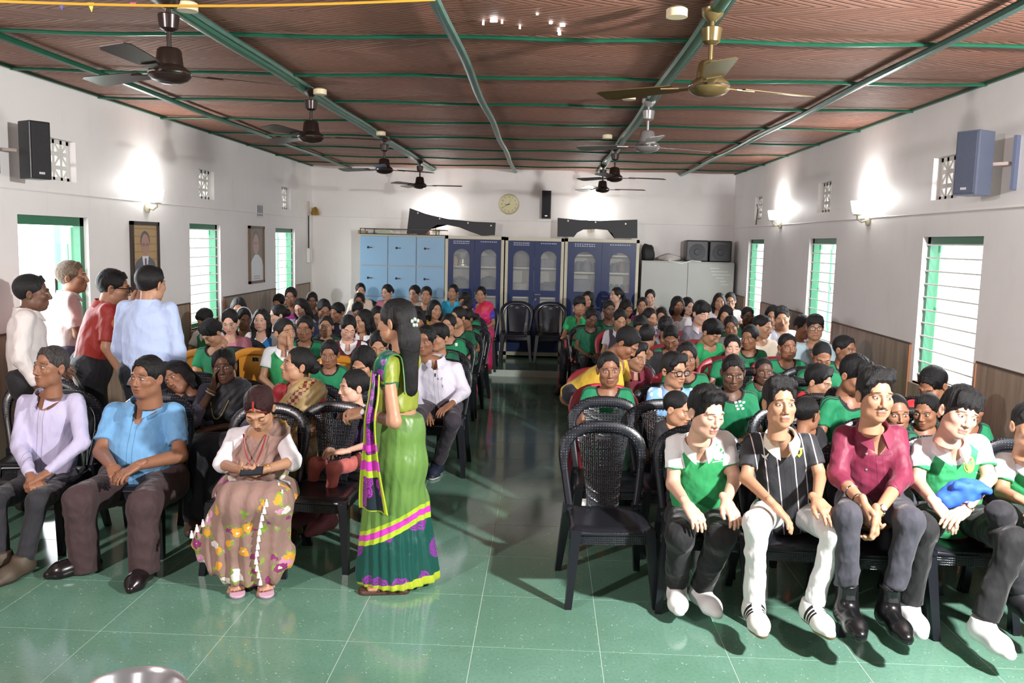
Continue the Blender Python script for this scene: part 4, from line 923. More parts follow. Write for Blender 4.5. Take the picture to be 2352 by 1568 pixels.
def cloth(name, base, sleeve=None, trim=None, raglan=False, vneck=None, stripe=None, pin=None, placket=None, cuff=None, tie=None, vest=None, rough=.75, pattern=None, weave=.12, fold=.35):
    """fabric driven by the garment's own rest coordinates: rc = (across, up, sleeve field), rd = (front, neck distance, cuff distance)"""
    n = NT(name, roughness=rough); _, u, v, w_ = n.attr('rc'); _, sd, nh, cf = n.attr('rd'); au = n.m('ABSOLUTE', u)
    C = lambda h: srgb(h) if isinstance(h, str) else h
    nz = n.noise(n.coord('Object'), 7, 4); c = n.mix(nz, tuple(q*.9 for q in C(base)), tuple(min(1, q*1.07) for q in C(base)))
    if pattern: c = pattern(n, c, u, v, w_, sd)
    if vest: c = n.mix(n.m('MULTIPLY', n.m('GREATER_THAN', w_, -.005), n.m('LESS_THAN', au, .125)), c, C(vest))
    if sleeve:
        m = n.m('LESS_THAN', w_, 0.)
        if raglan: m = n.m('MAXIMUM', m, n.m('MULTIPLY', n.m('GREATER_THAN', n.m('MULTIPLY_ADD', v, .42, au), .475), n.m('GREATER_THAN', v, .55)))
        c = n.mix(m, c, C(sleeve))
    if pin:
        for q in pin[1]: c = n.mix(n.m('LESS_THAN', n.m('ABSOLUTE', n.m('SUBTRACT', au, q)), .0028), c, C(pin[0]))
    if stripe:
        sh = n.m('MAXIMUM', n.m('LESS_THAN', w_, .0), n.m('GREATER_THAN', v, .93)); a = n.m('ABSOLUTE', n.m('ADD', sd, -.004))
        for q in (.004, .02): c = n.mix(n.m('MULTIPLY', sh, n.m('LESS_THAN', n.m('ABSOLUTE', n.m('SUBTRACT', a, q)), .004)), c, C(stripe))
    if placket: c = n.mix(n.m('MULTIPLY', n.m('GREATER_THAN', sd, .02), n.m('LESS_THAN', n.m('ABSOLUTE', n.m('SUBTRACT', au, .016)), .0016)), c, tuple(q*.45 for q in C(placket)))
    if tie:
        m = n.m('MULTIPLY', n.m('GREATER_THAN', sd, .02), n.m('LESS_THAN', au, n.m('MULTIPLY_ADD', v, -.018, .036))); c = n.mix(m, c, C(tie))
    if trim: c = n.mix(n.m('LESS_THAN', nh, .021), c, C(trim))
    if cuff: c = n.mix(n.m('LESS_THAN', cf, .014), c, C(cuff))
    n.set('base_color', c)
    f = n.noise(n.coord('Object', (1, 1, .55)), 14, 2, .4); g = n.noise(n.coord('Object'), 350, 2)
    n.bump(n.m('ADD', n.m('MULTIPLY', f, 1.), n.m('MULTIPLY', g, weave*.2)), min(1, fold*1.6), .035)
    n.b.inputs['Sheen Weight'].default_value = .1
    return n.mat
_CL = {}
def C_(key, **kw):
    if key not in _CL: _CL[key] = cloth(key, **kw)
    return _CL[key]
SHIRTS = {
    'tee': dict(base='0d7c50', trim='16191b', stripe='14352c'), 'tee2': dict(base='0d5e40', trim='10201b', stripe='103028'), 'teel': dict(base='25a866', trim='25a866'),
    'rag': dict(base='2c9a5a', sleeve='e9e9ec', raglan=True, trim='e9e9ec', cuff='2aa060'), 'ragb': dict(base='2272b4', sleeve='d6d2cf', raglan=True, trim='e6e6ea'), 'vestm': dict(base='e4e2ea', vest='5a1422', trim='f0eef2'),
    'vestg': dict(base='e2e0ea', vest='4a4654', tie='a01c22'), 'tie': dict(base='dcdcea', tie='c02232'), 'white': dict(base='e3e0e6', placket='e3e0e6'), 'cream': dict(base='e3d6c2'), 'maroon': dict(base='7a1f38', placket='7a1f38'), 'yellow': dict(base='d9b23a'),
    'sky': dict(base='8fb9e0'), 'pale': dict(base='a9c2cc', trim='a2bcc6'), 'red': dict(base='d0242e'), 'blackred': dict(base='1d1c22', sleeve='c8222c'), 'turq': dict(base='1f9cc0'), 'magenta': dict(base='a8348c'), 'pinkshawl': dict(base='d88a9c'), 'black': dict(base='17161b'), 'grey': dict(base='8f8b96'), 'navy': dict(base='1e2a4a'), 'print': dict(base='c9bfc0')}
def patterned_print(n, c, u, v, w_, sd):
    vo = n.n('TexVoronoi'); n.inp(vo, 'Vector', n.coord('Object')); vo.inputs['Scale'].default_value = 18
    return n.mix(n.ss(vo.outputs['Distance'], .3, .5), n.mix(.0, (.9, .95, 1.), (1, 1, 1)), c)
SHIRTS['sky'] = dict(base='7fb0e0', pattern=patterned_print)

# ---- one person
CNT = {}
def frame_of(J):
    L = nrm(J['sb']-J['sa']); shc = (J['sa']+J['sb'])/2; hc = (J['ha']+J['hb'])/2; up = nrm(shc-hc); L = nrm(L-(L@up)*up); fw = np.cross(L, up); return L, up, fw, shc, hc
def Rhead(yaw, pitch=0, roll=0):
    """yaw + turns the face to image right, pitch + bows, roll + tips the crown to image right"""
    return np.array((Euler((0, 0, R_(yaw))).to_matrix() @ Euler((R_(pitch), 0, 0)).to_matrix() @ Euler((0, R_(roll), 0)).to_matrix()))
def put(name, V, Q, root, mat, attrs=None, base=None):
    return obj(name, npmesh(name, V-base, Q, True, attrs), mat, root)
def hands_into(parts, J, h, hp, hsz):
    for q, mir in (('a', 1), ('b', -1)):
        if hp.get(q) is None: continue
        d, pn, pose = hp[q]; V, Q = hand_net(pose, h); V = V.copy()
        if mir < 0: V[:, 1] *= -1; Q = Q[:, ::-1]
        X = nrm(d); Z = -nrm(np.asarray(pn, float)-(np.asarray(pn, float)@X)*X); Y = np.cross(Z, X); W = (V*hsz)@np.stack([X, Y, Z])+J['w'+q]
        parts.append((W, Q, np.tile(A_([[0, 0, -5.]]), (len(W), 1))))
def person(J, spec):
    """J: world joints (a = the person's right side, b = left). spec: look. Returns the root Empty."""
    L, up, fw, shc, hc = frame_of(J); hs = spec.get('hs', 1.); lim = spec.get('limb', 1.); tw = spec.get('tw', 1.); far = J['head'][1]
    fine = spec.get('fine', far < 6.2); hh = .0046 if fine else .0062 if far < 8.5 else .0085; hb = .0095 if fine else .017 if far < 8.5 else .022
    base = A_([hc[0], hc[1], 0.]); root = empty('person', tuple(base), spec['label'], 'person', spec.get('group'))
    bust = spec.get('bust', 0)
    # body: head + trunk + arms + hands (+ legs), one mesh
    parts = []; V, Q = head_net(spec.get('head', 'man'), hh); Rm = J['R']; sc_ = A_(spec.get('hsc', (1, 1, 1)))*hs
    parts.append(((V*sc_)@Rm.T+J['head'], Q, V))
    nb = J.get('neck', shc+up*.045*hs); chin = J['head']+Rm@(A_([0, .028, -.15])*hs)
    s = SDF(); sl = spec.get('sleeve', .6)
    s.cone(nb-up*.05, chin, .052*hs*spec.get('nk', 1), .046*hs*spec.get('nk', 1), .03)
    s.cone(hc, shc-up*.1*hs, .150*tw, .150*tw, .05, dep=fw, sq=1.42); s.cone(J['sa']+L*.03, J['sb']-L*.03, .038*lim, .038*lim, .04); s.cone(shc-up*.08*hs, nb-up*.03, .092*tw, .045, .04, dep=fw, sq=1.35)
    for q in 'ab':
        s.cone(J['s'+q], J['e'+q], .041*lim, .036*lim, .03); s.cone(J['e'+q], J['w'+q], .039*lim, .025*lim*(.5+.5*hs), .015)
        if not spec.get('nolegs'):
            s.cone(J['h'+q], J['k'+q], .070*lim, .05*lim, .03); s.cone(J['k'+q], J['f'+q], .048*lim, .032*lim, .02); s.cone(J['f'+q], J['f'+q]+nrm(J['t'+q])*.12*hs+A_([0, 0, -.045*hs]), .032*lim, .022*lim, .03)
    Vb, Qb = s.net(hb); parts.append((Vb, Qb, np.tile(A_([[0, 0, -5.]]), (len(Vb), 1))))
    hands_into(parts, J, .0048 if fine else .0075, J.get('hands', {}), hs*spec.get('hand', 1.))
    V, Q, hl = join(parts); body = put('body', V, Q, root, skin(spec.get('skin', 'm'), spec.get('eyes', 'open'), spec.get('mous', 0), spec.get('stub', 0)), {'hl': hl}, base)
    # hair
    st = spec.get('hair', 'short')
    if st:
        V, Q = hair_net(st, .0055 if fine else .008 if far < 8.5 else .0105)
        put('hair', (V*sc_)@Rm.T+J['head'], Q, root, HAIR[spec.get('hc', 'k')], {'hl': V}, base)
    # shirt
    sh = SDF(); T = SDF(); S2 = SDF(); g = .010 if fine else .013
    for X in (sh, T):
        X.cone(hc-up*.02, hc+up*.2*hs, .158*tw+g, (.150+.02*spec.get('belly', 0))*tw+g, .05, dep=fw-(0*up), sq=1.40-.25*spec.get('belly', 0))
        X.cone(hc+up*.2*hs+fw*.03*spec.get('belly', 0), shc-up*.11*hs, (.150+.02*spec.get('belly', 0))*tw+g, .155*tw+g, .06, dep=fw, sq=1.40-.2*spec.get('belly', 0))
        X.cone(J['sa']+L*.035, J['sb']-L*.035, .047*lim+g*.6, .047*lim+g*.6, .06); X.cone(shc-up*.08*hs, nb-up*.015, .115*tw+g, .06*hs+g, .05, dep=fw, sq=1.3)
        if bust:
            for sx in (-1, 1): X.ell(shc-up*.17*hs+L*sx*.07+fw*.085, (.062, .062, .058), .04)
    for q in 'ab':
        a, e, w_ = J['s'+q], J['e'+q], J['w'+q]; r0, r1 = (.055*lim+g*.5, .050*lim+g*spec.get('loose', .9))
        if sl <= 1: end = a+(e-a)*sl; sh.cone(a, end, r0, r1, .035, cap=1); S2.cone(a, end, r0, r1, 0)
        else:
            end = e+(w_-e)*(sl-1); sh.cone(a, e, r0, r1, .035); sh.cone(e, end, r1, (.040 if sl < 1.7 else .034)*lim+g*.6, .02, cap=1); S2.cone(a, e, r0, r1, 0); S2.cone(e, end, r1, .045*lim, 0)
    if spec.get('mid'): sh.plane(hc+up*spec['mid'], -up, .003)
    else: sh.plane(hc-up*spec.get('hem', .07), -up*1., .003)
    nf = SDF(); nf.cone(nb-up*.026+fw*.004, nb+up*.10+fw*.06, .056*hs*spec.get('nk', 1)+.007, .075*hs, 0, cap0=1)
    if spec.get('v'): vd = spec['v']; nf.cone(nb+fw*.02, shc+fw*(.17)-up*vd, .050*hs, .004, .02)
    if spec.get('scoop'): nf.ell(shc+fw*.13-up*(.0), (.085, .085, .085*spec['scoop']), .02)
    for op in nf.ops: sh.ops.append((*op[:6], 's', *op[7:]) if op[0] == 'c' else (*op[:6], 's'))
    sd_ = int(abs(base[0]*1000)) % 97; sh.fn(folds(15, .006, sd_, 4, (1, .6, 1.1))); sh.fn(folds(38, .0065 if fine else .004, sd_+7, 5, (1, .5, 1.2)))
    V, Q = sh.net(hb*(.82 if fine else 1)); t = T.at(V); s2 = S2.at(V); n_ = nf.at(V)
    H = np.linalg.norm(shc-hc)+.05; rc = np.stack([(V-shc)@L, (V-hc)@up/H, s2-t], 1)
    cf = np.minimum(*[np.where(np.linalg.norm(V-(J['s'+q]+J['e'+q])/2, axis=1) < .35, np.abs((V-(J['s'+q]+(J['e'+q]-J['s'+q])*min(sl, 1)))@nrm(J['e'+q]-J['s'+q])), 9) for q in 'ab'])
    rd = np.stack([(V-shc)@fw, n_, np.where(s2 < t+.02, cf, 9)], 1)
    top = spec.get('top', 'tee'); mat = spec.get('topmat') or C_('shirt_'+top, **SHIRTS[top])
    shirt = put(spec.get('topname', 'shirt'), V, Q, root, mat, {'rc': rc, 'rd': rd}, base); J['_shirt'] = (V, Q)
    if spec.get('collar'): collar(J, spec['collar'], root, base, nb, up, fw, L, hs*spec.get('nk', 1), spec.get('v', .05), spec.get('cw', .03))
    # trousers
    if not spec.get('nolegs') and spec.get('pants', '1c1c22') is not None:
        p = SDF(); k = spec.get('leg', 1.)
        p.cone(J['ha']+up*.02, J['hb']+up*.02, .118*lim*tw, .118*lim*tw, .06)
        for q in 'ab':
            hem = J['f'+q]+nrm(J['k'+q]-J['f'+q])*spec.get('ank', .02)
            p.cone(J['h'+q], J['k'+q], .098*lim*k, .074*lim*k, .04); p.cone(J['k'+q], hem, .070*lim*k, .058*lim*spec.get('flare', 1), .03, cap=1)
        p.fn(folds(14, .008, 11+int(abs(base[0]*777)) % 50, 4, (.8, .8, 1.2))); p.fn(folds(34, .006 if fine else .0045, 5+int(abs(base[0]*777)) % 50, 5, (.6, .6, 1.3)))
        V, Q = p.net(hb*1.0 if fine else hb*1.2); z0 = np.zeros(len(V)); pc = spec.get('pants', '1c1c22')
        put(spec.get('pantsname', 'trousers'), V, Q, root, C_('trousers_'+pc, base=pc, rough=.8, fold=.5), {'rc': np.stack([z0, z0, z0+9], 1), 'rd': np.stack([z0, z0+9, z0+9], 1)}, base)
    if not spec.get('nolegs') and spec.get('shoe') is not False:
        for q in 'ab': shoe(J['f'+q], J['t'+q], hs, spec.get('shoe', ('plain', '2a2624')), root, base, fine)
    if spec.get('glasses'): glasses(J, hs, root, base, spec['glasses'])
    return root
def shoe(f, t, hs, sp, root, base, fine):
    kind, col = sp[:2]; t = nrm(A_([t[0], t[1], 0])); side = A_([-t[1], t[0], 0]); tilt = sp[3] if len(sp) > 3 else 0; s = SDF(); hs *= 1.04; T = nrm(t+A_([0, 0, tilt]))
    b = A_([f[0], f[1], max(.0, f[2]-.075*hs)])
    zz = b[2]; heel = b-t*.05*hs; ball = b+T*.12*hs; toe = b+T*.175*hs; Z = A_([0, 0, 1.])
    s.cone(heel+Z*.036, ball+Z*.03, .036*hs, .044*hs, .03); s.cone(ball+Z*.03, toe+Z*.022, .043*hs, .030*hs if kind != 'pointed' else .022*hs, .03); s.cone(b+Z*.062, ball+Z*.036, .043*hs, .038*hs, .03); s.cone(b+Z*.045-t*.01, b+Z*(.105 if kind != 'boot' else .19)*1-t*.005, .046*hs, .046*hs, .04, cap=1)
    nn = nrm(np.cross(T, side)); nn = nn if nn[2] < 0 else -nn; s.plane(b, nn, .004)
    V, Q = s.net(.006 if fine else .014); z = (V-b)@(-nn); w_ = (V-b)@t; z0 = np.zeros(len(V))
    so = sp[2] if len(sp) > 2 else col
    k = ('shoe', kind, col, so)
    if k not in _CL:
        n = NT('shoe_'+kind+col, roughness=.25 if kind in ('boot', 'pointed') else .6); _, a, z_, w2 = n.attr('rc')
        c = n.mix(n.m('LESS_THAN', z_, .018), srgb(col), srgb(so))
        if kind == 'stripe':
            for q in (.02, .042, .064): c = n.mix(n.m('MULTIPLY', n.m('MULTIPLY', n.m('LESS_THAN', n.m('ABSOLUTE', n.m('SUBTRACT', n.m('SUBTRACT', w2, q), n.m('MULTIPLY', z_, .3))), .007), n.m('GREATER_THAN', z_, .022)), n.m('GREATER_THAN', n.m('ABSOLUTE', a), .022)), c, srgb('15151a'))
        n.set('base_color', c); _CL[k] = n.mat
    put('shoe' if kind != 'boot' else 'boot', V, Q, root, _CL[k], {'rc': np.stack([(V-b)@side, z, w_], 1)}, base)
def collar(J, col, root, base, nb, up, fw, L, hs, vd, cw):
    """folded shirt collar: stand and fall around the neck, open at the front"""
    n = 30; V = []; F = []; c = nb-up*.012+fw*.006; a0 = .32
    for i in range(n+1):
        th = a0+(2*PI-2*a0)*i/n; d = math.cos(th)*fw+math.sin(th)*L; front = max(0, math.cos(th)); r = .064*hs+.004
        drop = (.014+.045*front**3); ho = up*(.030-.018*front)*hs
        wid = cw+.022*front**6
        P = [c+d*(r+.004)-up*drop*.6, c+d*r+ho-up*.012*front, c+d*(r+.006)+ho-up*.008*front+up*.004, c+d*(r+.5*wid+.006)-up*(drop+.004)+fw*.02*front, c+d*(r+.5*wid)-up*(drop+.007)+fw*.017*front]
        V += P
    m = 5
    F = [(i*m+k, i*m+(k+1) % m, (i+1)*m+(k+1) % m, (i+1)*m+k) for i in range(n) for k in range(m)]
    F += [(0, 1, 2, 3, 4), tuple(n*m+k for k in (4, 3, 2, 1, 0))]
    b = MB().add([v-base for v in V], F); me = b.mesh('collar', True); k = 'collar_'+col
    return obj('collar', me, C_('plain_'+col, base=col, fold=.1), root)
def glasses(J, hs, root, base, col):
    b = MB(); Rm, H = J['R'], J['head']; tr = lambda p: Rm@(A_(p)*hs)+H-base
    for sx in (-1, 1):
        cx = sx*.033; pts = [tr((cx+.024*math.copysign(abs(math.cos(a))**.6, math.cos(a)), -.106+.006*abs(math.cos(a)), -.002+.018*math.copysign(abs(math.sin(a))**.6, math.sin(a)))) for a in np.linspace(0, 2*PI, 19)[:-1]]
        b.tube(pts, .0022 if col != 'thick' else .0036, 6, close=True); b.tube([tr((sx*.058, -.100, .004)), tr((sx*.078, -.05, .004)), tr((sx*.082, .02, .0))], .002 if col != 'thick' else .003, 6)
    b.tube([tr((-.010, -.108, .003)), tr((0, -.111, .006)), tr((.010, -.108, .003))], .002, 6)
    o = b.build('glasses', M('spectacle_frame_'+col, '141316' if col == 'thick' else '4a4440', .3), root)
    for sx in (-1, 1):
        MB().add([tr((sx*.033+.022*math.cos(a), -.105, -.002+.016*math.sin(a))) for a in np.linspace(0, 2*PI, 13)[:-1]], [tuple(range(12))]).build('lens', glass('lens_glass', (1, 1, 1), .10, .03) if 'lens_glass' not in bpy.data.materials else bpy.data.materials['lens_glass'], o)
    return o
def seated(px, py, z=None, Y=None, yaw=0, pitch=0, roll=0, by=0, lean=8, hs=1., arms='lap', seat=.44, s=None):
    """joints of someone on a chair whose head centre shows at (px, py); by = body yaw"""
    H = UZ(px, py, z) if Y is None else UY(px, py, Y); fz = PLH if H[1] > PLY-.05 else 0; seat = seat+fz; s = s or min(1.12, max(.56, (H[2]-seat-.06)/.68)); Rz = np.array(Euler((0, 0, R_(by))).to_matrix())
    la = R_(lean); hip = A_([0, .06, seat+.075]); sh = hip+s*.46*A_([0, -math.sin(la), math.cos(la)]); hd = sh+s*A_([0, -.035-.05*math.sin(R_(pitch)), .215])
    q = dict(ha=hip+A_([-.085*s, 0, 0]), hb=hip+A_([.085*s, 0, 0]), sa=sh+A_([-.165*s, 0, 0]), sb=sh+A_([.165*s, 0, 0]), neck=sh+A_([0, -.01, .05*s]))
    for i, k in ((-1, 'a'), (1, 'b')):
        kn = hip+A_([i*.12*s, -.40*s, .0]); q['k'+k] = kn; q['f'+k] = A_([kn[0], kn[1]-.02+.03*i*0, .085+fz]) if s > .75 else A_([kn[0], kn[1]-.05, max(.09+fz, kn[2]-.42*s)])
        q['t'+k] = A_([.12*i, -1, 0])
        if arms == 'lap': q['e'+k] = sh+A_([i*.225*s, -.05, -.265*s]); q['w'+k] = hip+A_([i*.085*s, -.25*s, .085])
        elif arms == 'knees': q['e'+k] = sh+A_([i*.23*s, -.12*s, -.25*s]); q['w'+k] = hip+A_([i*.12*s, -.36*s, .09])
        elif arms == 'cross': q['e'+k] = sh+A_([i*.215*s, -.08, -.25*s]); q['w'+k] = sh+A_([-i*.06*s, -.21*s, -.24*s+.02*i])
        elif arms == 'facea':
            if i < 0: q['e'+k] = sh+A_([i*.21*s, -.22*s, -.22*s]); q['w'+k] = hd+A_([-.060*s, -.125*s, -.17*s])
            else: q['e'+k] = sh+A_([i*.225*s, -.05, -.265*s]); q['w'+k] = hip+A_([-.04*s, -.22*s, .12])
        elif arms == 'face':
            if i > 0: q['e'+k] = sh+A_([i*.2*s, -.18*s, -.2*s]); q['w'+k] = hd+A_([.07*s, -.10*s, -.13*s])
            else: q['e'+k] = sh+A_([i*.225*s, -.05, -.265*s]); q['w'+k] = hip+A_([i*.085*s, -.25*s, .085])
    hands = {}
    for i, k in ((-1, 'a'), (1, 'b')):
        d = q['w'+k]-q['e'+k]
        if arms == 'facea' and i < 0: hands[k] = (A_([.02, .25, 1.]), A_([1, .35, 0]), 'rest')
        elif arms == 'face' and i > 0: hands[k] = (A_([-.1, .15, 1.]), A_([-1, .3, 0]), 'rest')
        else: d = nrm(d)+A_([-i*.25, -.5, -.05]); hands[k] = (Rz@A_([d[0], d[1], min(d[2], 0)*.2-.05]), A_([0, 0, -1.]), 'rest')
    J = {}; off = H-Rz@A_([hd[0], hd[1], hd[2]])
    off[2] = 0; dz = H[2]-hd[2]
    for k, p in q.items():
        p = Rz@p+off
        if k in ('sa', 'sb', 'ea', 'eb', 'neck'): p = p+A_([0, 0, dz])
        if k[0] == 't': p = Rz@q[k]
        J[k] = p
    if arms == 'facea': J['wa'] = J['wa']+A_([0, 0, dz])
    if arms == 'face': J['wb'] = J['wb']+A_([0, 0, dz])
    J['fz'] = fz; J['head'] = H; J['R'] = Rhead(yaw, pitch, roll); J['hands'] = hands; J['s'] = s
    return J
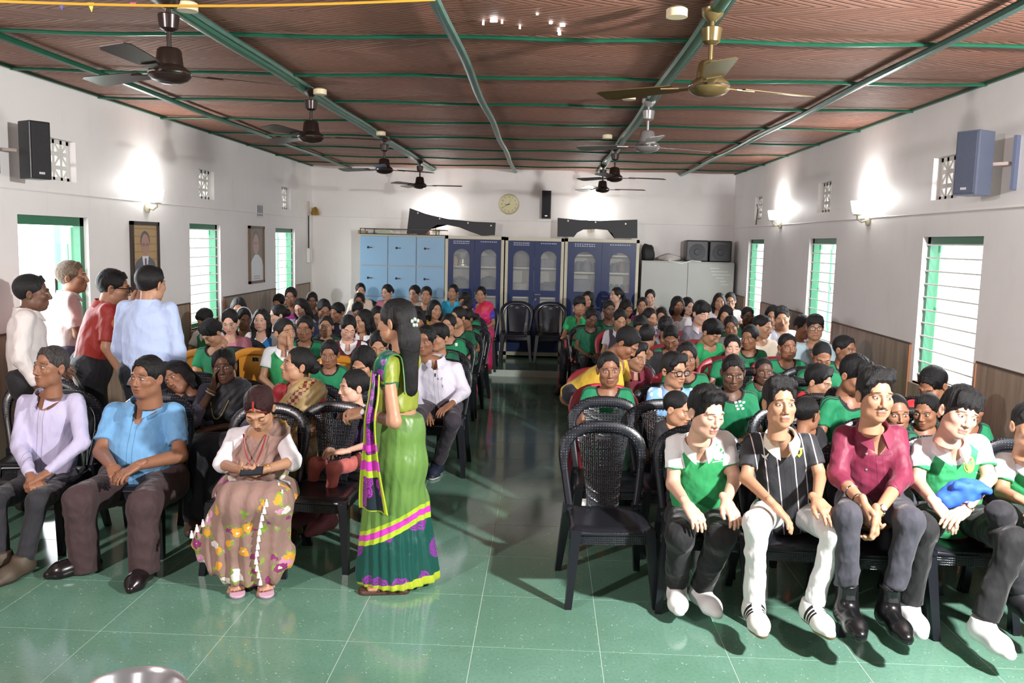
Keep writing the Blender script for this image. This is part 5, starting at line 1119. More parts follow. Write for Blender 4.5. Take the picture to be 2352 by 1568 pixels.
# ------------------------------------------------------------------ the seated crowd: (x, y, z, face yaw, bow, tip, skin, hair, top, label, extra)
CROWD = [
# left block
(472, 733, 1.00, -40, 45, 0, 'm', 'short', 'rag', 'boy with bowed head in a white-sleeved green shirt, leftmost beside the left window', dict(collar='e6e6ea', kid=1)),
(487, 764, 1.00, -32, 38, 0, 'm', 'fringe', 'tee', 'boy in green tee looking down to the left behind the orange chair backs', dict(kid=1)),
(560, 733, 1.02, 35, 8, 0, 'b', 'bun', 'black', 'girl with white hairband and dark top, facing right by the left dado', dict(w=1, band=1)),
(528, 738, 1.05, 10, 20, 0, 'f', 'pony', 'pinkshawl', 'girl with a ponytail and pale top behind the white hairband girl', dict(w=1)),
(548, 707, 1.02, 15, 20, 0, 'm', 'bob', 'tee2', 'child of whom only black hair shows above the white hairband', dict(w=1)),
(600, 735, 1.04, 3, 0, 0, 'f', 'long', 'ragb', 'girl with long straight hair in a blue top with pale sleeves', dict(w=1, v=.06)),
(638, 723, 1.06, -55, 10, 0, 'f', 'bun', 'white', 'girl in profile facing left, hair tied back, behind the boy touching his face', dict(w=1)),
(641, 695, 1.04, -10, 25, 0, 'm', 'short', 'tee2', 'child whose black hair shows just below the woman in glasses', dict(kid=1)),
(668, 681, 1.13, 5, 8, 0, 'b', 'bun', 'magenta', 'woman in glasses before the far left window', dict(w=1, glasses='thin', eyes='shut')),
(691, 708, 1.06, -12, 15, -12, 'f', 'long', 'grey', 'pale girl with long hair, head tilted, below the woman in glasses', dict(w=1, eyes='shut')),
(717, 690, 1.08, 15, 12, 0, 'd', 'short', 'black', 'boy with shaded face by the left corner of the room', dict(kid=1)),
(654, 763, 1.05, 50, -4, 0, 'm', 'short', 'rag', 'youth touching his face, white and green shirt with white collar, looking right', dict(collar='e6e6ea', arms='face', v=.06)),
(700, 754, 1.04, 3, 4, 0, 'b', 'short', 'tee', 'boy in green tee facing the camera beside the youth touching his face', dict()),
(744, 711, 1.06, 25, 22, 0, 'b', 'bun', 'navy', 'girl in dark navy top looking down right, hair combed back', dict(w=1, eyes='shut')),
(775, 717, 1.02, -30, 15, 0, 'b', 'short', 'tee2', 'child facing left behind the frowning boy', dict(kid=1)),
(749, 750, 1.00, 6, -3, 0, 'm', 'crop', 'tee2', 'frowning boy in dark green tee left of the girl in a maroon vest', dict(kid=1)),
(800, 752, 1.03, 22, 25, 4, 'f', 'bun', 'vestm', 'girl in a maroon vest over white blouse looking down', dict(w=1, collar='f0eef2', v=.07, eyes='shut')),
(834, 737, 1.06, -38, 8, 0, 'm', 'bob', 'vestm', 'girl facing left in white collar and maroon vest behind the maroon vest girl', dict(w=1, collar='f0eef2')),
(825, 692, 1.05, 3, 5, 0, 'b', 'bun', 'grey', 'girl facing the camera in front of a woman in cream shawl', dict(w=1)),
(828, 668, 1.13, 18, 5, 0, 'f', 'bun', 'cream', 'woman in a cream shawl beside the pale blue locker', dict(w=1, tw=1.25)),
(821, 713, 1.02, 10, 40, 0, 'm', 'bun', 'white', 'child with bowed head, black hair, behind the maroon vest girl', dict(kid=1)),
(867, 728, 1.06, 15, 15, 0, 'm', 'bob', 'white', 'girl partly hidden behind the hair of the woman in green sari', dict(w=1)),
(889, 671, 1.12, -25, 8, 0, 'f', 'bun', 'pinkshawl', 'woman in pale pink in front of the blue locker', dict(w=1)),
(870, 792, 1.03, 6, 22, 0, 'm', 'bun', 'tee2', 'girl looking down beside the shoulder of the woman in green sari', dict(w=1, eyes='shut')),
(757, 813, .95, 4, 8, 0, 'b', 'short', 'tee', 'small boy in green tee before an orange chair back', dict(kid=1, ck='orange')),
(834, 834, 1.07, -14, 28, 0, 'm', 'bob', 'navy', 'woman with parted hair looking down behind the little girl', dict(w=1, eyes='shut')),
(952, 674, 1.14, -18, 6, 0, 'f', 'short', 'cream', 'person in cream shirt with bright lit face before the blue locker', dict(collar='e6dccb')),
(979, 678, 1.12, 2, 0, 0, 'm', 'short', 'black', 'person in dark shirt facing the camera beside the cream shirted person', dict()),
(1040, 671, 1.15, -8, 0, 4, 'm', 'bun', 'turq', 'woman in turquoise top smiling in front of a blue cupboard', dict(w=1, collar='38b0d4')),
(999, 711, 1.06, 35, 4, 0, 'm', 'bob', 'yellow', 'girl in yellow top with a pink scarf facing right', dict(w=1, v=.05)),
(1068, 693, 1.08, -25, 20, 0, 'b', 'curly', 'black', 'person with bushy black curls below the turquoise woman', dict()),
(960, 741, 1.05, 20, 20, 0, 'b', 'bob', 'black', 'child with black hair behind the hair of the woman in green sari', dict(w=1)),
(1072, 710, 1.06, -16, 14, 0, 'b', 'bun', 'tee', 'last green shirted girl of the aisle row, before the pink sari', dict(w=1)),
(1052, 729, 1.06, -38, 6, 0, 'm', 'bun', 'tee2', 'girl in profile facing left in the aisle row of green shirts', dict(w=1)),
(1071, 732, 1.04, -42, 10, 0, 'b', 'bun', 'tee', 'girl with an ear stud behind the profile girl in the aisle row', dict(w=1)),
(1030, 747, 1.05, -12, 4, 0, 'm', 'bun', 'tee', 'girl in green with a white badge, at the aisle behind the white shirted man', dict(w=1)),
(1008, 775, 1.06, -28, 2, 0, 'm', 'fringe', 'tee2', 'boy with a fringe looking left behind the white shirted man', dict()),
# right block
(1331, 703, 1.10, 6, 3, 0, 'm', 'fringe', 'teel', 'young man in bright green V-neck with crossed arms at the aisle', dict(arms='cross', v=.08, collar='25a866', by=-18)),
(1349, 688, 1.13, -12, 5, 8, 'm', 'long', 'navy', 'woman with long black hair behind the crossed arms man', dict(w=1)),
(1415, 678, 1.17, -62, -2, 0, 'f', 'pony', 'cream', 'woman in profile with a long ponytail and bare shoulders', dict(w=1, scoop=.6)),
(1399, 711, 1.07, 14, 6, 0, 'd', 'crop', 'tee2', 'dark boy in green tee with flat-top hair, in front of the ponytail woman', dict()),
(1493, 683, 1.15, -6, 4, 0, 'f', 'bun', 'cream', 'woman in cream with bare shoulders before the grey cabinet', dict(w=1, scoop=.6)),
(1475, 702, 1.09, -4, 2, 0, 'm', 'bun', 'magenta', 'smiling woman in a magenta top', dict(w=1)),
(1424, 733, 1.05, 10, 24, 0, 'm', 'bun', 'vestg', 'girl in grey vest, white shirt and red tie, looking down', dict(w=1, collar='e8e6ee', eyes='shut')),
(1439, 709, 1.06, 25, 25, 0, 'b', 'bob', 'tee2', 'child half hidden behind the grey vest girl', dict(w=1)),
(1358, 729, 1.02, 20, 24, 0, 'd', 'short', 'tee2', 'dark child looking down beside the crossed arms man', dict(kid=1, eyes='shut')),
(1493, 730, 1.06, 32, 8, 0, 'm', 'bun', 'vestg', 'smiling girl in profile with white collar behind the red chairs', dict(w=1, collar='e8e6ee')),
(1521, 728, 1.05, -14, 8, -14, 'm', 'bun', 'tie', 'smiling girl with tilted head and a white collar with red tie', dict(w=1, collar='e8e6ee')),
(1471, 752, 1.04, -8, 26, 0, 'b', 'short', 'tee2', 'boy bowing his head to the left beside the grey vest girl', dict(eyes='shut')),
(1487, 773, 1.02, 150, 12, 0, 'b', 'short', 'black', 'boy seen from behind, only black hair, in front of the smiling girls', dict(kid=1)),
(1440, 787, 1.16, 62, 40, 0, 'b', 'short', 'yellow', 'boy in yellow shirt half risen and bending to the right beside a red chair', dict(by=75, lean=62, crz=0, fix=1, seat=.66, s=.85)),
(1460, 818, 1.04, 42, 10, 0, 'm', 'side', 'maroon', 'boy in maroon shirt looking right between the front green boys', dict(collar='7a1f38', v=.07)),
(1398, 848, 1.02, 4, 2, -3, 'b', 'crop', 'tee', 'thin boy in green tee behind the two empty black chairs', dict()),
(1548, 851, 1.06, 32, 2, 0, 'm', 'side', 'sky', 'boy in thick black glasses and pale blue printed shirt', dict(glasses='thick', collar='8fb9e0', v=.06)),
(1577, 821, 1.04, -10, 4, 0, 'b', 'short', 'tee', 'boy in green tee directly behind the boy in thick glasses', dict()),
(1541, 775, 1.02, -10, 32, 0, 'b', 'crop', 'tee', 'boy with bowed close-cropped head in green tee', dict(eyes='shut')),
(1557, 701, 1.12, 12, 10, 0, 'b', 'bob', 'white', 'girl with dark bob hair before the grey cabinet, left one', dict(w=1)),
(1580, 703, 1.11, 25, 10, 0, 'f', 'long', 'navy', 'girl in a navy blazer before the grey cabinet, right one', dict(w=1)),
(1528, 752, 1.02, 165, 10, 0, 'b', 'curly', 'grey', 'child seen from behind with bushy hair between the tie girl and cropped boy', dict(kid=1)),
(1610, 720, 1.12, 28, 15, 0, 'f', 'mop', 'grey', 'tall youth with thick spiky fringe in grey and white school shirt', dict(collar='dcdae6', eyes='shut', hsb=1.12)),
(1634, 764, 1.08, 40, 30, 0, 'm', 'mop', 'teel', 'youth in plain bright green leaning to the right', dict(eyes='shut', lean=22, by=15, hsb=1.12)),
(1652, 692, 1.13, -5, 4, 0, 'm', 'long', 'white', 'woman with long wavy brown hair in the right back corner', dict(w=1)),
(1677, 691, 1.14, -10, 5, 0, 'm', 'short', 'print', 'man in glasses and pale printed shirt by the far right window', dict(glasses='thin', collar='d8cfcf')),
(1667, 723, 1.08, -20, 20, 0, 'm', 'long', 'tee2', 'girl with long hair looking down left below the man in printed shirt', dict(w=1, eyes='shut')),
(1679, 750, 1.05, -14, 10, -8, 'b', 'bun', 'white', 'smiling dark girl in white shirt with hair pulled back', dict(w=1)),
(1717, 726, 1.06, 5, 5, 0, 'd', 'crop', 'tee2', 'dark boy below the far right window', dict()),
(1722, 775, 1.06, -38, 6, 0, 'b', 'short', 'tee', 'boy in green tee turning his face left beside the white shirted youth', dict()),
(1751, 750, 1.10, 46, 10, 0, 'm', 'crop', 'cream', 'youth in off-white shirt in profile facing right', dict(eyes='shut')),
(1774, 724, 1.10, -18, 14, 0, 'm', 'long', 'white', 'girl half hidden behind the plump boy with the red tie', dict(w=1)),
(1796, 730, 1.12, -12, 10, -6, 'm', 'quiff', 'tie', 'plump smiling boy in white shirt and red tie', dict(fat=1, collar='e6e6f0')),
(1682, 797, 1.02, -3, 4, 0, 'f', 'short', 'tee', 'fair boy half hidden behind the dark green tee boy in a red chair', dict(kid=1, eyes='shut')),
(1684, 855, 1.05, -6, 12, 0, 'd', 'crop', 'tee', 'dark boy with a white chest print on green tee behind the black chair', dict()),
(1754, 852, .98, -2, 2, 0, 'd', 'shaved', 'tee', 'small boy with shaved head in green tee in a red chair', dict(kid=1)),
(1809, 796, 1.06, 5, 0, -3, 'b', 'crop', 'tee', 'boy in green tee with shaded chest in front of the plump boy', dict()),
(1872, 752, 1.14, -10, 0, 0, 'm', 'fringe', 'pale', 'youth in glasses and pale blue tee beside the middle right window', dict(glasses='thin')),
(1844, 751, 1.09, 25, 8, 0, 'b', 'short', 'tie', 'boy with red tie and shaded face left of the youth in pale blue', dict(collar='dcdcea')),
(1887, 818, 1.03, -4, 28, 0, 'b', 'shaved', 'tee', 'boy with shaved head looking down in front of the pale blue tee', dict(eyes='shut')),
(1940, 802, 1.05, 38, 4, 0, 'b', 'crop', 'tee', 'boy in green tee facing right next to the right dado', dict()),
(1880, 876, 1.05, 48, 14, 0, 'm', 'side', 'blackred', 'youth in black and red shirt looking down right', dict()),
(1963, 862, 1.10, 30, 18, 0, 'b', 'mop', 'tee', 'bearded youth in green tee behind the maroon shirted man', dict(stub=.7, eyes='shut')),
(1921, 928, .875, -2, 0, 0, 'f', 'short', 'tee', 'fair small boy peeping over the shoulder of the maroon shirted man', dict(kid=1)),
(1853, 950, .875, 130, 5, 0, 'b', 'shaved', 'black', 'boy with brown cropped hair turned away beside the black polo youth', dict(kid=1)),
(2057, 948, .875, -3, 0, -3, 'b', 'shaved', 'tee2', 'little boy looking up right of the maroon shirted man', dict(kid=1)),
(2128, 944, .875, -42, 8, 0, 'b', 'crop', 'tee2', 'smiling boy in profile facing left beside the fringed youth', dict(kid=1)),
(2143, 884, 1.03, -60, 32, 0, 'b', 'short', 'red', 'boy in red shirt leaning left with head turned away', dict(by=-30, lean=20)),
(1556, 938, .875, 55, 14, 0, 'm', 'shaved', 'black', 'boy with shaved head and visible ear behind the white and green shirted youth', dict(kid=1)),
(2225, 935, .875, 0, 0, 0, 'b', 'crop', 'tee', 'boy in green tee hidden behind the fringed youth', dict()),
]
def decal(J, pts, mat, root, name, off=.003, cam_px=True):
    """a flat printed shape laid onto the garment surface"""
    V, Q = J['_shirt']; bv = J.get('_bvh') or BVHTree.FromPolygons([tuple(v) for v in V], [tuple(q) for q in Q]); J['_bvh'] = bv
    c = A_(root.location); out = []
    for px, py in pts:
        d = ray(px, py); d = d/np.linalg.norm(d); h = bv.ray_cast(Vector(CAMP), Vector(d))
        if h[0] is None: return None
        out.append(A_(h[0])-d*off-c)
    mid = sum(out)/len(out); n = len(out)
    return MB().add(out+[mid], [(i, (i+1) % n, n) for i in range(n)]).build(name, mat, root)
def kindof(e, hairk):
    return 'fat' if e.get('fat') else 'woman' if e.get('w') else 'boy' if (e.get('kid')) else 'man'
def chair_for(J, kind, label, rz=0, dy=.0):
    hc = (J['ha']+J['hb'])/2; c, s_ = math.cos(rz), math.sin(rz); off = A_([-s_*(-.02+dy), c*(-.02+dy)])
    return chair(hc[0]+off[0]*1, hc[1]+off[1], rz, kind, label, z=J.get('fz', 0))
CHK = lambda x, y: 'red' if (1290 < x < 1900 and 690 < y < 880 and (x*7+y*3) % 5 < 3) else 'black'
# keep neighbours apart: slide heads along their sight lines into rows of their own
_pts = [list(UZ(c[0], c[1], c[2])) for c in CROWD]; _fix = [UY(*q) for q in ((683, 838, 5.62), (514, 842, 5.7), (407, 866, 5.75), (812, 888, 5.35), (977, 782, 7.0), (1104, 677, 12.2), (1622, 946, 4.3), (1791, 926, 4.24), (2010, 908, 4.26), (2202, 948, 4.3), (346, 652, 6.), (262, 660, 6.35))]
_dir = [ray(c[0], c[1]) for c in CROWD]
def _set(i, Y):
    if CROWD[i][10].get('fix'): return
    p = CAMP+_dir[i]*(Y/_dir[i][1])
    if min(.90, CROWD[i][2]) <= p[2] <= 1.22 and Y < 13.15: _pts[i] = list(p)
for it in range(90):
    for i in range(len(_pts)):
        for j in range(len(_pts)+len(_fix)):
            if j == i: continue
            q = _pts[j] if j < len(_pts) else _fix[j-len(_pts)]; p = _pts[i]; dx, dy = abs(p[0]-q[0]), p[1]-q[1]
            if dx < .34 and abs(dy) < .48+.2*(dx < .2):
                s_ = 1 if (CROWD[i][1] < (CROWD[j][1] if j < len(_pts) else 9999) if dy == 0 else dy > 0) else -1; _set(i, p[1]+.04*s_)
for i, p in enumerate(_pts):
    while not XL+.33 < _pts[i][0] < XR-.30: q = CAMP+_dir[i]*((_pts[i][1]-.05)/_dir[i][1]); _pts[i] = list(q)
CROWD = [(c[0], c[1], _pts[i][2], *c[3:]) for i, c in enumerate(CROWD)]
for k, (x, y, z, yaw, pit, rol, sk, hr, top, lab, e) in enumerate(CROWD):
    Y = UZ(x, y, z)[1]; by = e.get('by', max(-12, min(12, yaw*.2)))
    J = seated(x, y, z=z, yaw=yaw, pitch=pit, roll=rol, by=by, lean=e.get('lean', 6+pit*.25), arms=e.get('arms', 'lap' if k % 3 else 'knees'), seat=e.get('seat', .44), s=e.get('s'))
    s_ = J['s']; kd = kindof(e, hr); hs = (.93 if kd == 'boy' else .95 if kd == 'woman' else 1.0)*(.985+.03*((k*37) % 10)/10)*e.get('hsb', 1.)
    sp = dict(label=lab, skin=sk, hair=hr, top=top, head=kd, hs=hs, tw=(.86 if kd != 'fat' else 1.15)*(.62+.38*s_)*e.get('tw', 1.), limb=(.80 if kd in ('boy', 'woman') else .9 if kd != 'fat' else 1.1)*(.65+.35*s_), eyes=e.get('eyes', 'open'), collar=e.get('collar'), v=e.get('v'), scoop=e.get('scoop'), glasses=e.get('glasses'), stub=e.get('stub', 0),
              bust=kd == 'woman' and not e.get('kid'), group='children and adults seated in rows', pants=('123c2c', '1c1c22', '24242e', '2e2a30')[k % 4] if top in ('tee', 'tee2') else '1f1f27', hand=.95, shoe=('plain', ('25211f', '4a3a30', '3a3a3e')[k % 3]), sleeve=.62 if top not in ('white', 'cream', 'black', 'navy', 'pinkshawl', 'maroon') else (1.9 if k % 2 else .7))
    r = person(J, sp)
    if x == 1684 and 'chest print' in lab:
        for a, b in ((1690, 924), (1699, 922), (1708, 924), (1692, 932), (1702, 931), (1695, 939), (1706, 938)): decal(J, [(a-3.4, b-2), (a+3, b-3), (a+3.6, b+1.5), (a-2, b+3)], M('white_print', 'e8ece8', .6), r, 'emblem')
    if x == 1331: decal(J, [(1341, 758), (1349, 757), (1350, 766), (1345, 770), (1341, 766)], M('pale_emblem', '8fb8a8', .6), r, 'emblem')
    if x == 1030: decal(J, [(1045, 788), (1051, 787), (1051, 794), (1046, 795)], M('white_print', 'e8ece8', .6), r, 'badge')
    if e.get('band'):
        V, Q = SDF().cone((-.085, .01, .03), (-.085, .01, .03), .01, .01, 0).net(.02)
        b = MB(); pts = [J['R']@(A_([.084*math.cos(a), .0+.03*math.sin(a), .04+.095*math.sin(a)])*hs)+J['head']-np.array(r.location) for a in np.linspace(-.3, PI+.3, 17)]; b.tube(pts, .011, 6, flat=.5); b.build('hairband', M('white_band', 'e2e0ea', .6), r, smooth=True)
    ck = e.get('ck') or CHK(x, y); _ch = chair_for(J, ck, f'{ck} plastic chair of the '+' '.join(lab.split()[:9]), R_(e.get('crz', by*.5)))
    if e.get('fix'): _ch.location[0] += .20; _ch.location[1] += .12
# ------------------------------------------------------------------ empty chairs
p = UZ(1395, 1392, 0); chair(.372, 4.66, R_(5), 'black', 'empty black plastic chair at the aisle end of the right front row')
chair(.43, 5.48, R_(2), 'black', 'empty black plastic chair just behind the front empty one')
chair(-1.30, 5.02, R_(-6), 'black', 'black plastic chair next to the brown sari woman, turned half sideways')
for px, lb in ((1184, 'left'), (1262, 'right')):
    q = UY(px, 826, 13.32); chair(q[0], q[1], 0, 'gloss', f'empty glossy black chair against the middle cupboard, the {lb} one of two', z=PLH)
for px, py, lb in ((468, 806, 'left one'), (588, 804, 'right one')):
    q = UZ(px, py, .875); chair(q[0], q[1]-.28, 0, 'orange', f'empty orange plastic chair in the left block, the {lb} of two')
# ------------------------------------------------------------------ people in the front, posed joint by joint from sight lines
def P3(*a): return UY(*a)
def JP(d):
    J = {k: P3(*v) if len(v) == 3 and k not in ('ta', 'tb') else A_(v, float) if not isinstance(v, np.ndarray) else v for k, v in d.items()}
    return J
def button(J, px, py, mat, root, r=.006):
    V, Q = J['_shirt']; bv = J.get('_bvh') or BVHTree.FromPolygons([tuple(v) for v in V], [tuple(q) for q in Q]); J['_bvh'] = bv
    d = ray(px, py); d = d/np.linalg.norm(d); h = bv.ray_cast(Vector(CAMP), Vector(d))
    if h[0] is None: return
    n = A_(h[1]); n = n if n@d < 0 else -n; a = nrm(np.cross(n, [0, 0, 1.])); MB().lathe([(r, 0), (r, .002), (r*.6, .003)], 10, A_(h[0])+n*.001-A_(root.location), np.stack([a, np.cross(n, a), n], 1)).build('button', mat, root)
def bracelet(J, q, t, r, rad, mat, root, name, watch=None):
    e, w_ = J['e'+q], J['w'+q]; ax = nrm(w_-e); p = e+(w_-e)*t-A_(root.location); a = nrm(np.cross(ax, [0, 0, 1.])); b = np.cross(ax, a)
    o = MB().tube([p+r*(math.cos(k)*a+math.sin(k)*b) for k in np.linspace(0, 2*PI, 21)[:-1]], rad, 6, close=True).build(name, mat, root, smooth=True)
    if watch is not None:
        n = nrm(watch-(watch@ax)*ax); c = nrm(np.cross(ax, n)); MB().lathe([(.017, 0), (.019, .003), (.019, .008), (.015, .010)], 18, p+n*r, np.stack([ax, c, n], 1)).build('watch_case', STEEL, root, smooth=True)
        MB().lathe([(.015, .010), (.014, .0105)], 18, p+n*r, np.stack([ax, c, n], 1)).build('watch_dial', M('pale_dial', 'd8dadc', .3), root)
WHITE_PRINT = M('white_print', 'e8ece8', .6)
toes = lambda x, y=-1: A_([x, y, 0])
# --- right front row
J = JP(dict(head=(1622, 946, 4.30), neck=(1604, 1012, 4.46), sa=(1551, 1020, 4.50), sb=(1665, 1012, 4.50), ea=(1546, 1112, 4.44), wa=(1578, 1158, 4.22), eb=(1688, 1100, 4.46), wb=(1668, 1150, 4.25), ha=(1572, 1190, 4.66), hb=(1645, 1190, 4.66), ka=(1562, 1230, 4.22), kb=(1655, 1235, 4.20), fa=(1553, 1345, 4.42), fb=(1610, 1352, 4.42), ta=toes(-.05), tb=toes(.3)))
J['R'] = Rhead(26, 10, 2); J['hands'] = dict(a=(A_([.35, -.6, -.45]), A_([.1, -.1, -1]), 'rest'), b=(A_([.25, -.6, -.45]), A_([-.1, -.1, -1]), 'rest'))
r = person(J, dict(label='youth in green shirt with white sleeves beside the empty front chair, looking right', skin='f', hair='quiff', top='rag', head='man', hs=1.0, tw=.98, limb=.95, eyes='shut', v=.05, collar='c9c7c4', sleeve=.66, pants='0e0e12', leg=1.12, flare=1.25, shoe=('sneaker', 'eceaea', 'd9d8d8')))
decal(J, [(1637, 1050), (1641, 1030), (1646, 1040), (1650, 1024), (1654, 1040), (1662, 1030), (1661, 1050), (1655, 1056), (1643, 1056)], WHITE_PRINT, r, 'emblem')
decal(J, [(1645, 1036), (1642, 1026), (1650, 1021), (1655, 1028), (1652, 1036)], WHITE_PRINT, r, 'emblem')
decal(J, [(1636, 1060), (1663, 1056), (1663, 1058.5), (1636, 1062.5)], WHITE_PRINT, r, 'emblem')
chair_for(J, 'black', 'black plastic chair under the front youth with white sleeves, next to the empty one', R_(-3), -.02)
J = JP(dict(head=(1791, 926, 4.24), neck=(1792, 1000, 4.36), sa=(1728, 1016, 4.42), sb=(1858, 1014, 4.42), ea=(1714, 1098, 4.32), wa=(1778, 1160, 4.08), eb=(1884, 1092, 4.34), wb=(1876, 1148, 4.08), ha=(1765, 1180, 4.55), hb=(1850, 1180, 4.55), ka=(1738, 1200, 4.02), kb=(1918, 1224, 4.02), fa=(1732, 1390, 4.06), fb=(1866, 1392, 4.06), ta=toes(-.03), tb=toes(.15)))
J['R'] = Rhead(4, -6, 0); J['hands'] = dict(a=(A_([.55, -.45, -.55]), A_([-.35, -.1, -1]), 'rest'), b=(A_([.3, -.8, -.35]), A_([.1, 0, -1]), 'rest'))
def plane_polo(n, c, u, v, w_, sd): return c
r = person(J, dict(label='youth in black pinstriped polo and white trousers in the right front row', skin='m', hair='quiff', topmat=C_('pin_polo', base='25262b', pin=('d8d0d4', (.042, .098, .148)), placket='25262b'), head='man', hs=.98, hsc=(.95, 1, 1.03), tw=.90, limb=.85, v=.09, collar='d9d4c6', cw=.04, sleeve=.72, pants='e6e6e6', leg=1.05, flare=1.1, shoe=('stripe', 'e8e6e2', '8a6a48')))
decal(J, [(1748, 1042), (1752, 1046), (1760, 1046), (1765, 1040), (1766, 1043), (1760, 1052), (1763, 1056), (1757, 1052), (1752, 1050)], WHITE_PRINT, r, 'emblem')
YEL = M('badge_yellow', 'e0cf3a', .5)
decal(J, [(1827, 1030), (1843, 1030), (1842, 1042), (1836, 1050), (1828, 1042)], YEL, r, 'badge', .003)
decal(J, [(1826.5, 1028), (1843.5, 1028), (1843.5, 1030.5), (1826.5, 1030.5)], M('badge_top', 'b9c4b0', .5), r, 'badge_bar', .004)
decal(J, [(1832, 1044), (1834, 1038), (1832, 1034), (1836, 1032), (1838, 1036), (1837, 1041), (1839, 1044), (1836, 1042)], INK, r, 'badge_figure', .005)
bracelet(J, 'a', 1.16, .0001, .0001, STEEL, r, 'ring') if False else None
chair_for(J, 'black', 'black plastic chair under the youth in black pinstriped polo', 0, -.02)
J = JP(dict(head=(2010, 908, 4.26), neck=(2003, 982, 4.36), sa=(1936, 1000, 4.40), sb=(2062, 998, 4.40), ea=(1925, 1092, 4.30), wa=(1985, 1160, 4.02), eb=(2072, 1098, 4.28), wb=(2012, 1182, 3.98), ha=(1968, 1160, 4.48), hb=(2052, 1160, 4.48), ka=(1945, 1186, 3.98), kb=(2088, 1198, 3.98), fa=(1945, 1392, 3.98), fb=(2042, 1398, 3.98), ta=toes(0), tb=toes(.05)))
J['R'] = Rhead(4, -2, 2); J['hands'] = dict(a=(A_([.2, -.35, -.9]), A_([.9, .1, .1]), 'curl'), b=(A_([-.05, -.25, -1]), A_([-.9, .2, .0]), 'curl'))
r = person(J, dict(label='moustached young man in maroon shirt and grey jeans in the right front row', skin='m', hair='side', top='maroon', topmat=C_('maroon_front', base='741b3a', placket='741b3a', rough=.6), head='man', hs=1.02, hsc=(.98, 1, 1.05), tw=.98, limb=.95, v=.09, collar='741b3a', cw=.045, sleeve=1.42, mous=.85, pants='3b3b45', leg=1.0, flare=1.05, ank=.10, shoe=('boot', '141416')))
for py in (1042, 1078): button(J, 1990, py, M('silver_button', 'c8c8c8', .3, .7), r)
decal(J, [(2012, 1045), (2047, 1040), (2048, 1043), (2013, 1048)], M('pocket_seam', '5a1630', .7), r, 'pocket_edge')
bracelet(J, 'a', .55, .032, .004, STEEL, r, 'bangle'); bracelet(J, 'a', .8, .028, .003, INK, r, 'thread_bracelet'); bracelet(J, 'b', .9, .027, .006, STEEL, r, 'watch_strap', A_([0, -1, .4]))
for q in 'ab':
    V, Q = SDF().cone(J['f'+q]+A_([0, 0, .1]), J['f'+q]+A_([0, 0, .0]), .042, .045, 0).net(.012); obj('sock', npmesh('sock', V-A_(r.location), Q), M('dark_sock', '26262b', .8), r)
chair_for(J, 'black', 'black plastic chair under the young man in maroon shirt', 0, -.02)
J = JP(dict(head=(2202, 948, 4.30), neck=(2178, 1012, 4.42), sa=(2118, 1028, 4.46), sb=(2250, 1020, 4.46), ea=(2108, 1108, 4.36), wa=(2150, 1158, 4.12), eb=(2272, 1098, 4.36), wb=(2216, 1172, 4.10), ha=(2140, 1186, 4.58), hb=(2228, 1186, 4.58), ka=(2120, 1214, 4.06), kb=(2328, 1244, 4.02), fa=(2086, 1390, 4.14), fb=(2258, 1432, 3.98), ta=toes(-.05), tb=A_([.15, -1, 0])))
J['R'] = Rhead(3, 4, 14); J['hands'] = dict(a=(A_([.5, -.4, -.6]), A_([.1, .2, -1]), 'rest'), b=(A_([-.75, -.5, -.2]), A_([0, .1, -1]), 'rest'))
r = person(J, dict(label='youth with thick fringe in white-sleeved green shirt holding a blue cloth', skin='f', hair='mop', top='rag', topmat=C_('rag_front', base='38a868', sleeve='ececef', raglan=True, trim='ececef', cuff='2aa060'), head='man', hs=1.02, tw=.96, limb=.92, v=.06, collar='ececef', cw=.045, sleeve=.7, pants='0e0e12', leg=1.1, flare=1.25, shoe=('sneaker', 'eceaea', 'e2e0e0')))
decal(J, [(2216+13*math.cos(a)+10, 1066+20*math.sin(a)) for a in np.linspace(0, 2*PI, 15)[:-1]], M('crest_orange', 'd9b45a', .6), r, 'crest', .003)
decal(J, [(2226+9*math.cos(a), 1066+14*math.sin(a)) for a in np.linspace(0, 2*PI, 13)[:-1]], M('crest_green', '5fae6a', .6), r, 'crest', .005)
decal(J, [(2219, 1052), (2233, 1052), (2231, 1058), (2221, 1058)], M('crest_red', 'd0605a', .6), r, 'crest', .006)
decal(J, [(2220, 1066), (2230, 1064), (2232, 1076), (2224, 1080)], M('crest_yellow', 'e6d85a', .6), r, 'crest', .007)
bracelet(J, 'a', .93, .027, .005, M('white_band', 'e2e0ea', .6), r, 'wristband'); bracelet(J, 'b', .95, .026, .006, STEEL, r, 'watch_strap', A_([0, -1, .6]))
chair_for(J, 'black', 'black plastic chair under the youth with thick fringe', 0, -.02)
# blue cloth on his lap
c = P3(2208, 1132, 4.20); s = SDF(); s.ell(c, (.085, .07, .062), .03).ell(c+A_([.05, .0, .03]), (.06, .05, .04), .03).ell(c+A_([-.07, -.01, -.03]), (.06, .05, .045), .03).cone(c+A_([-.05, -.05, .05]), c+A_([.1, -.05, .03]), .02, .02, .02); s.fn(waves(60, .009, 5, 6))
V, Q = s.net(.008); tag(obj('blue_cloth', npmesh('blue_cloth', V, Q), M('blue_fabric', '2f62c8', .7, bump=.2)), 'bundled blue cloth on the lap of the youth with thick fringe', 'cloth')
J = JP(dict(head=(2366, 978, 4.34), neck=(2366, 1050, 4.44), sa=(2306, 1062, 4.48), sb=(2440, 1062, 4.48), ea=(2302, 1130, 4.40), wa=(2352, 1150, 4.16), eb=(2460, 1140, 4.4), wb=(2400, 1160, 4.16), ha=(2340, 1195, 4.60), hb=(2420, 1195, 4.60), ka=(2296, 1182, 4.12), kb=(2440, 1200, 4.08), fa=(2345, 1370, 4.15), fb=(2440, 1390, 4.1), ta=toes(0), tb=toes(.05)))
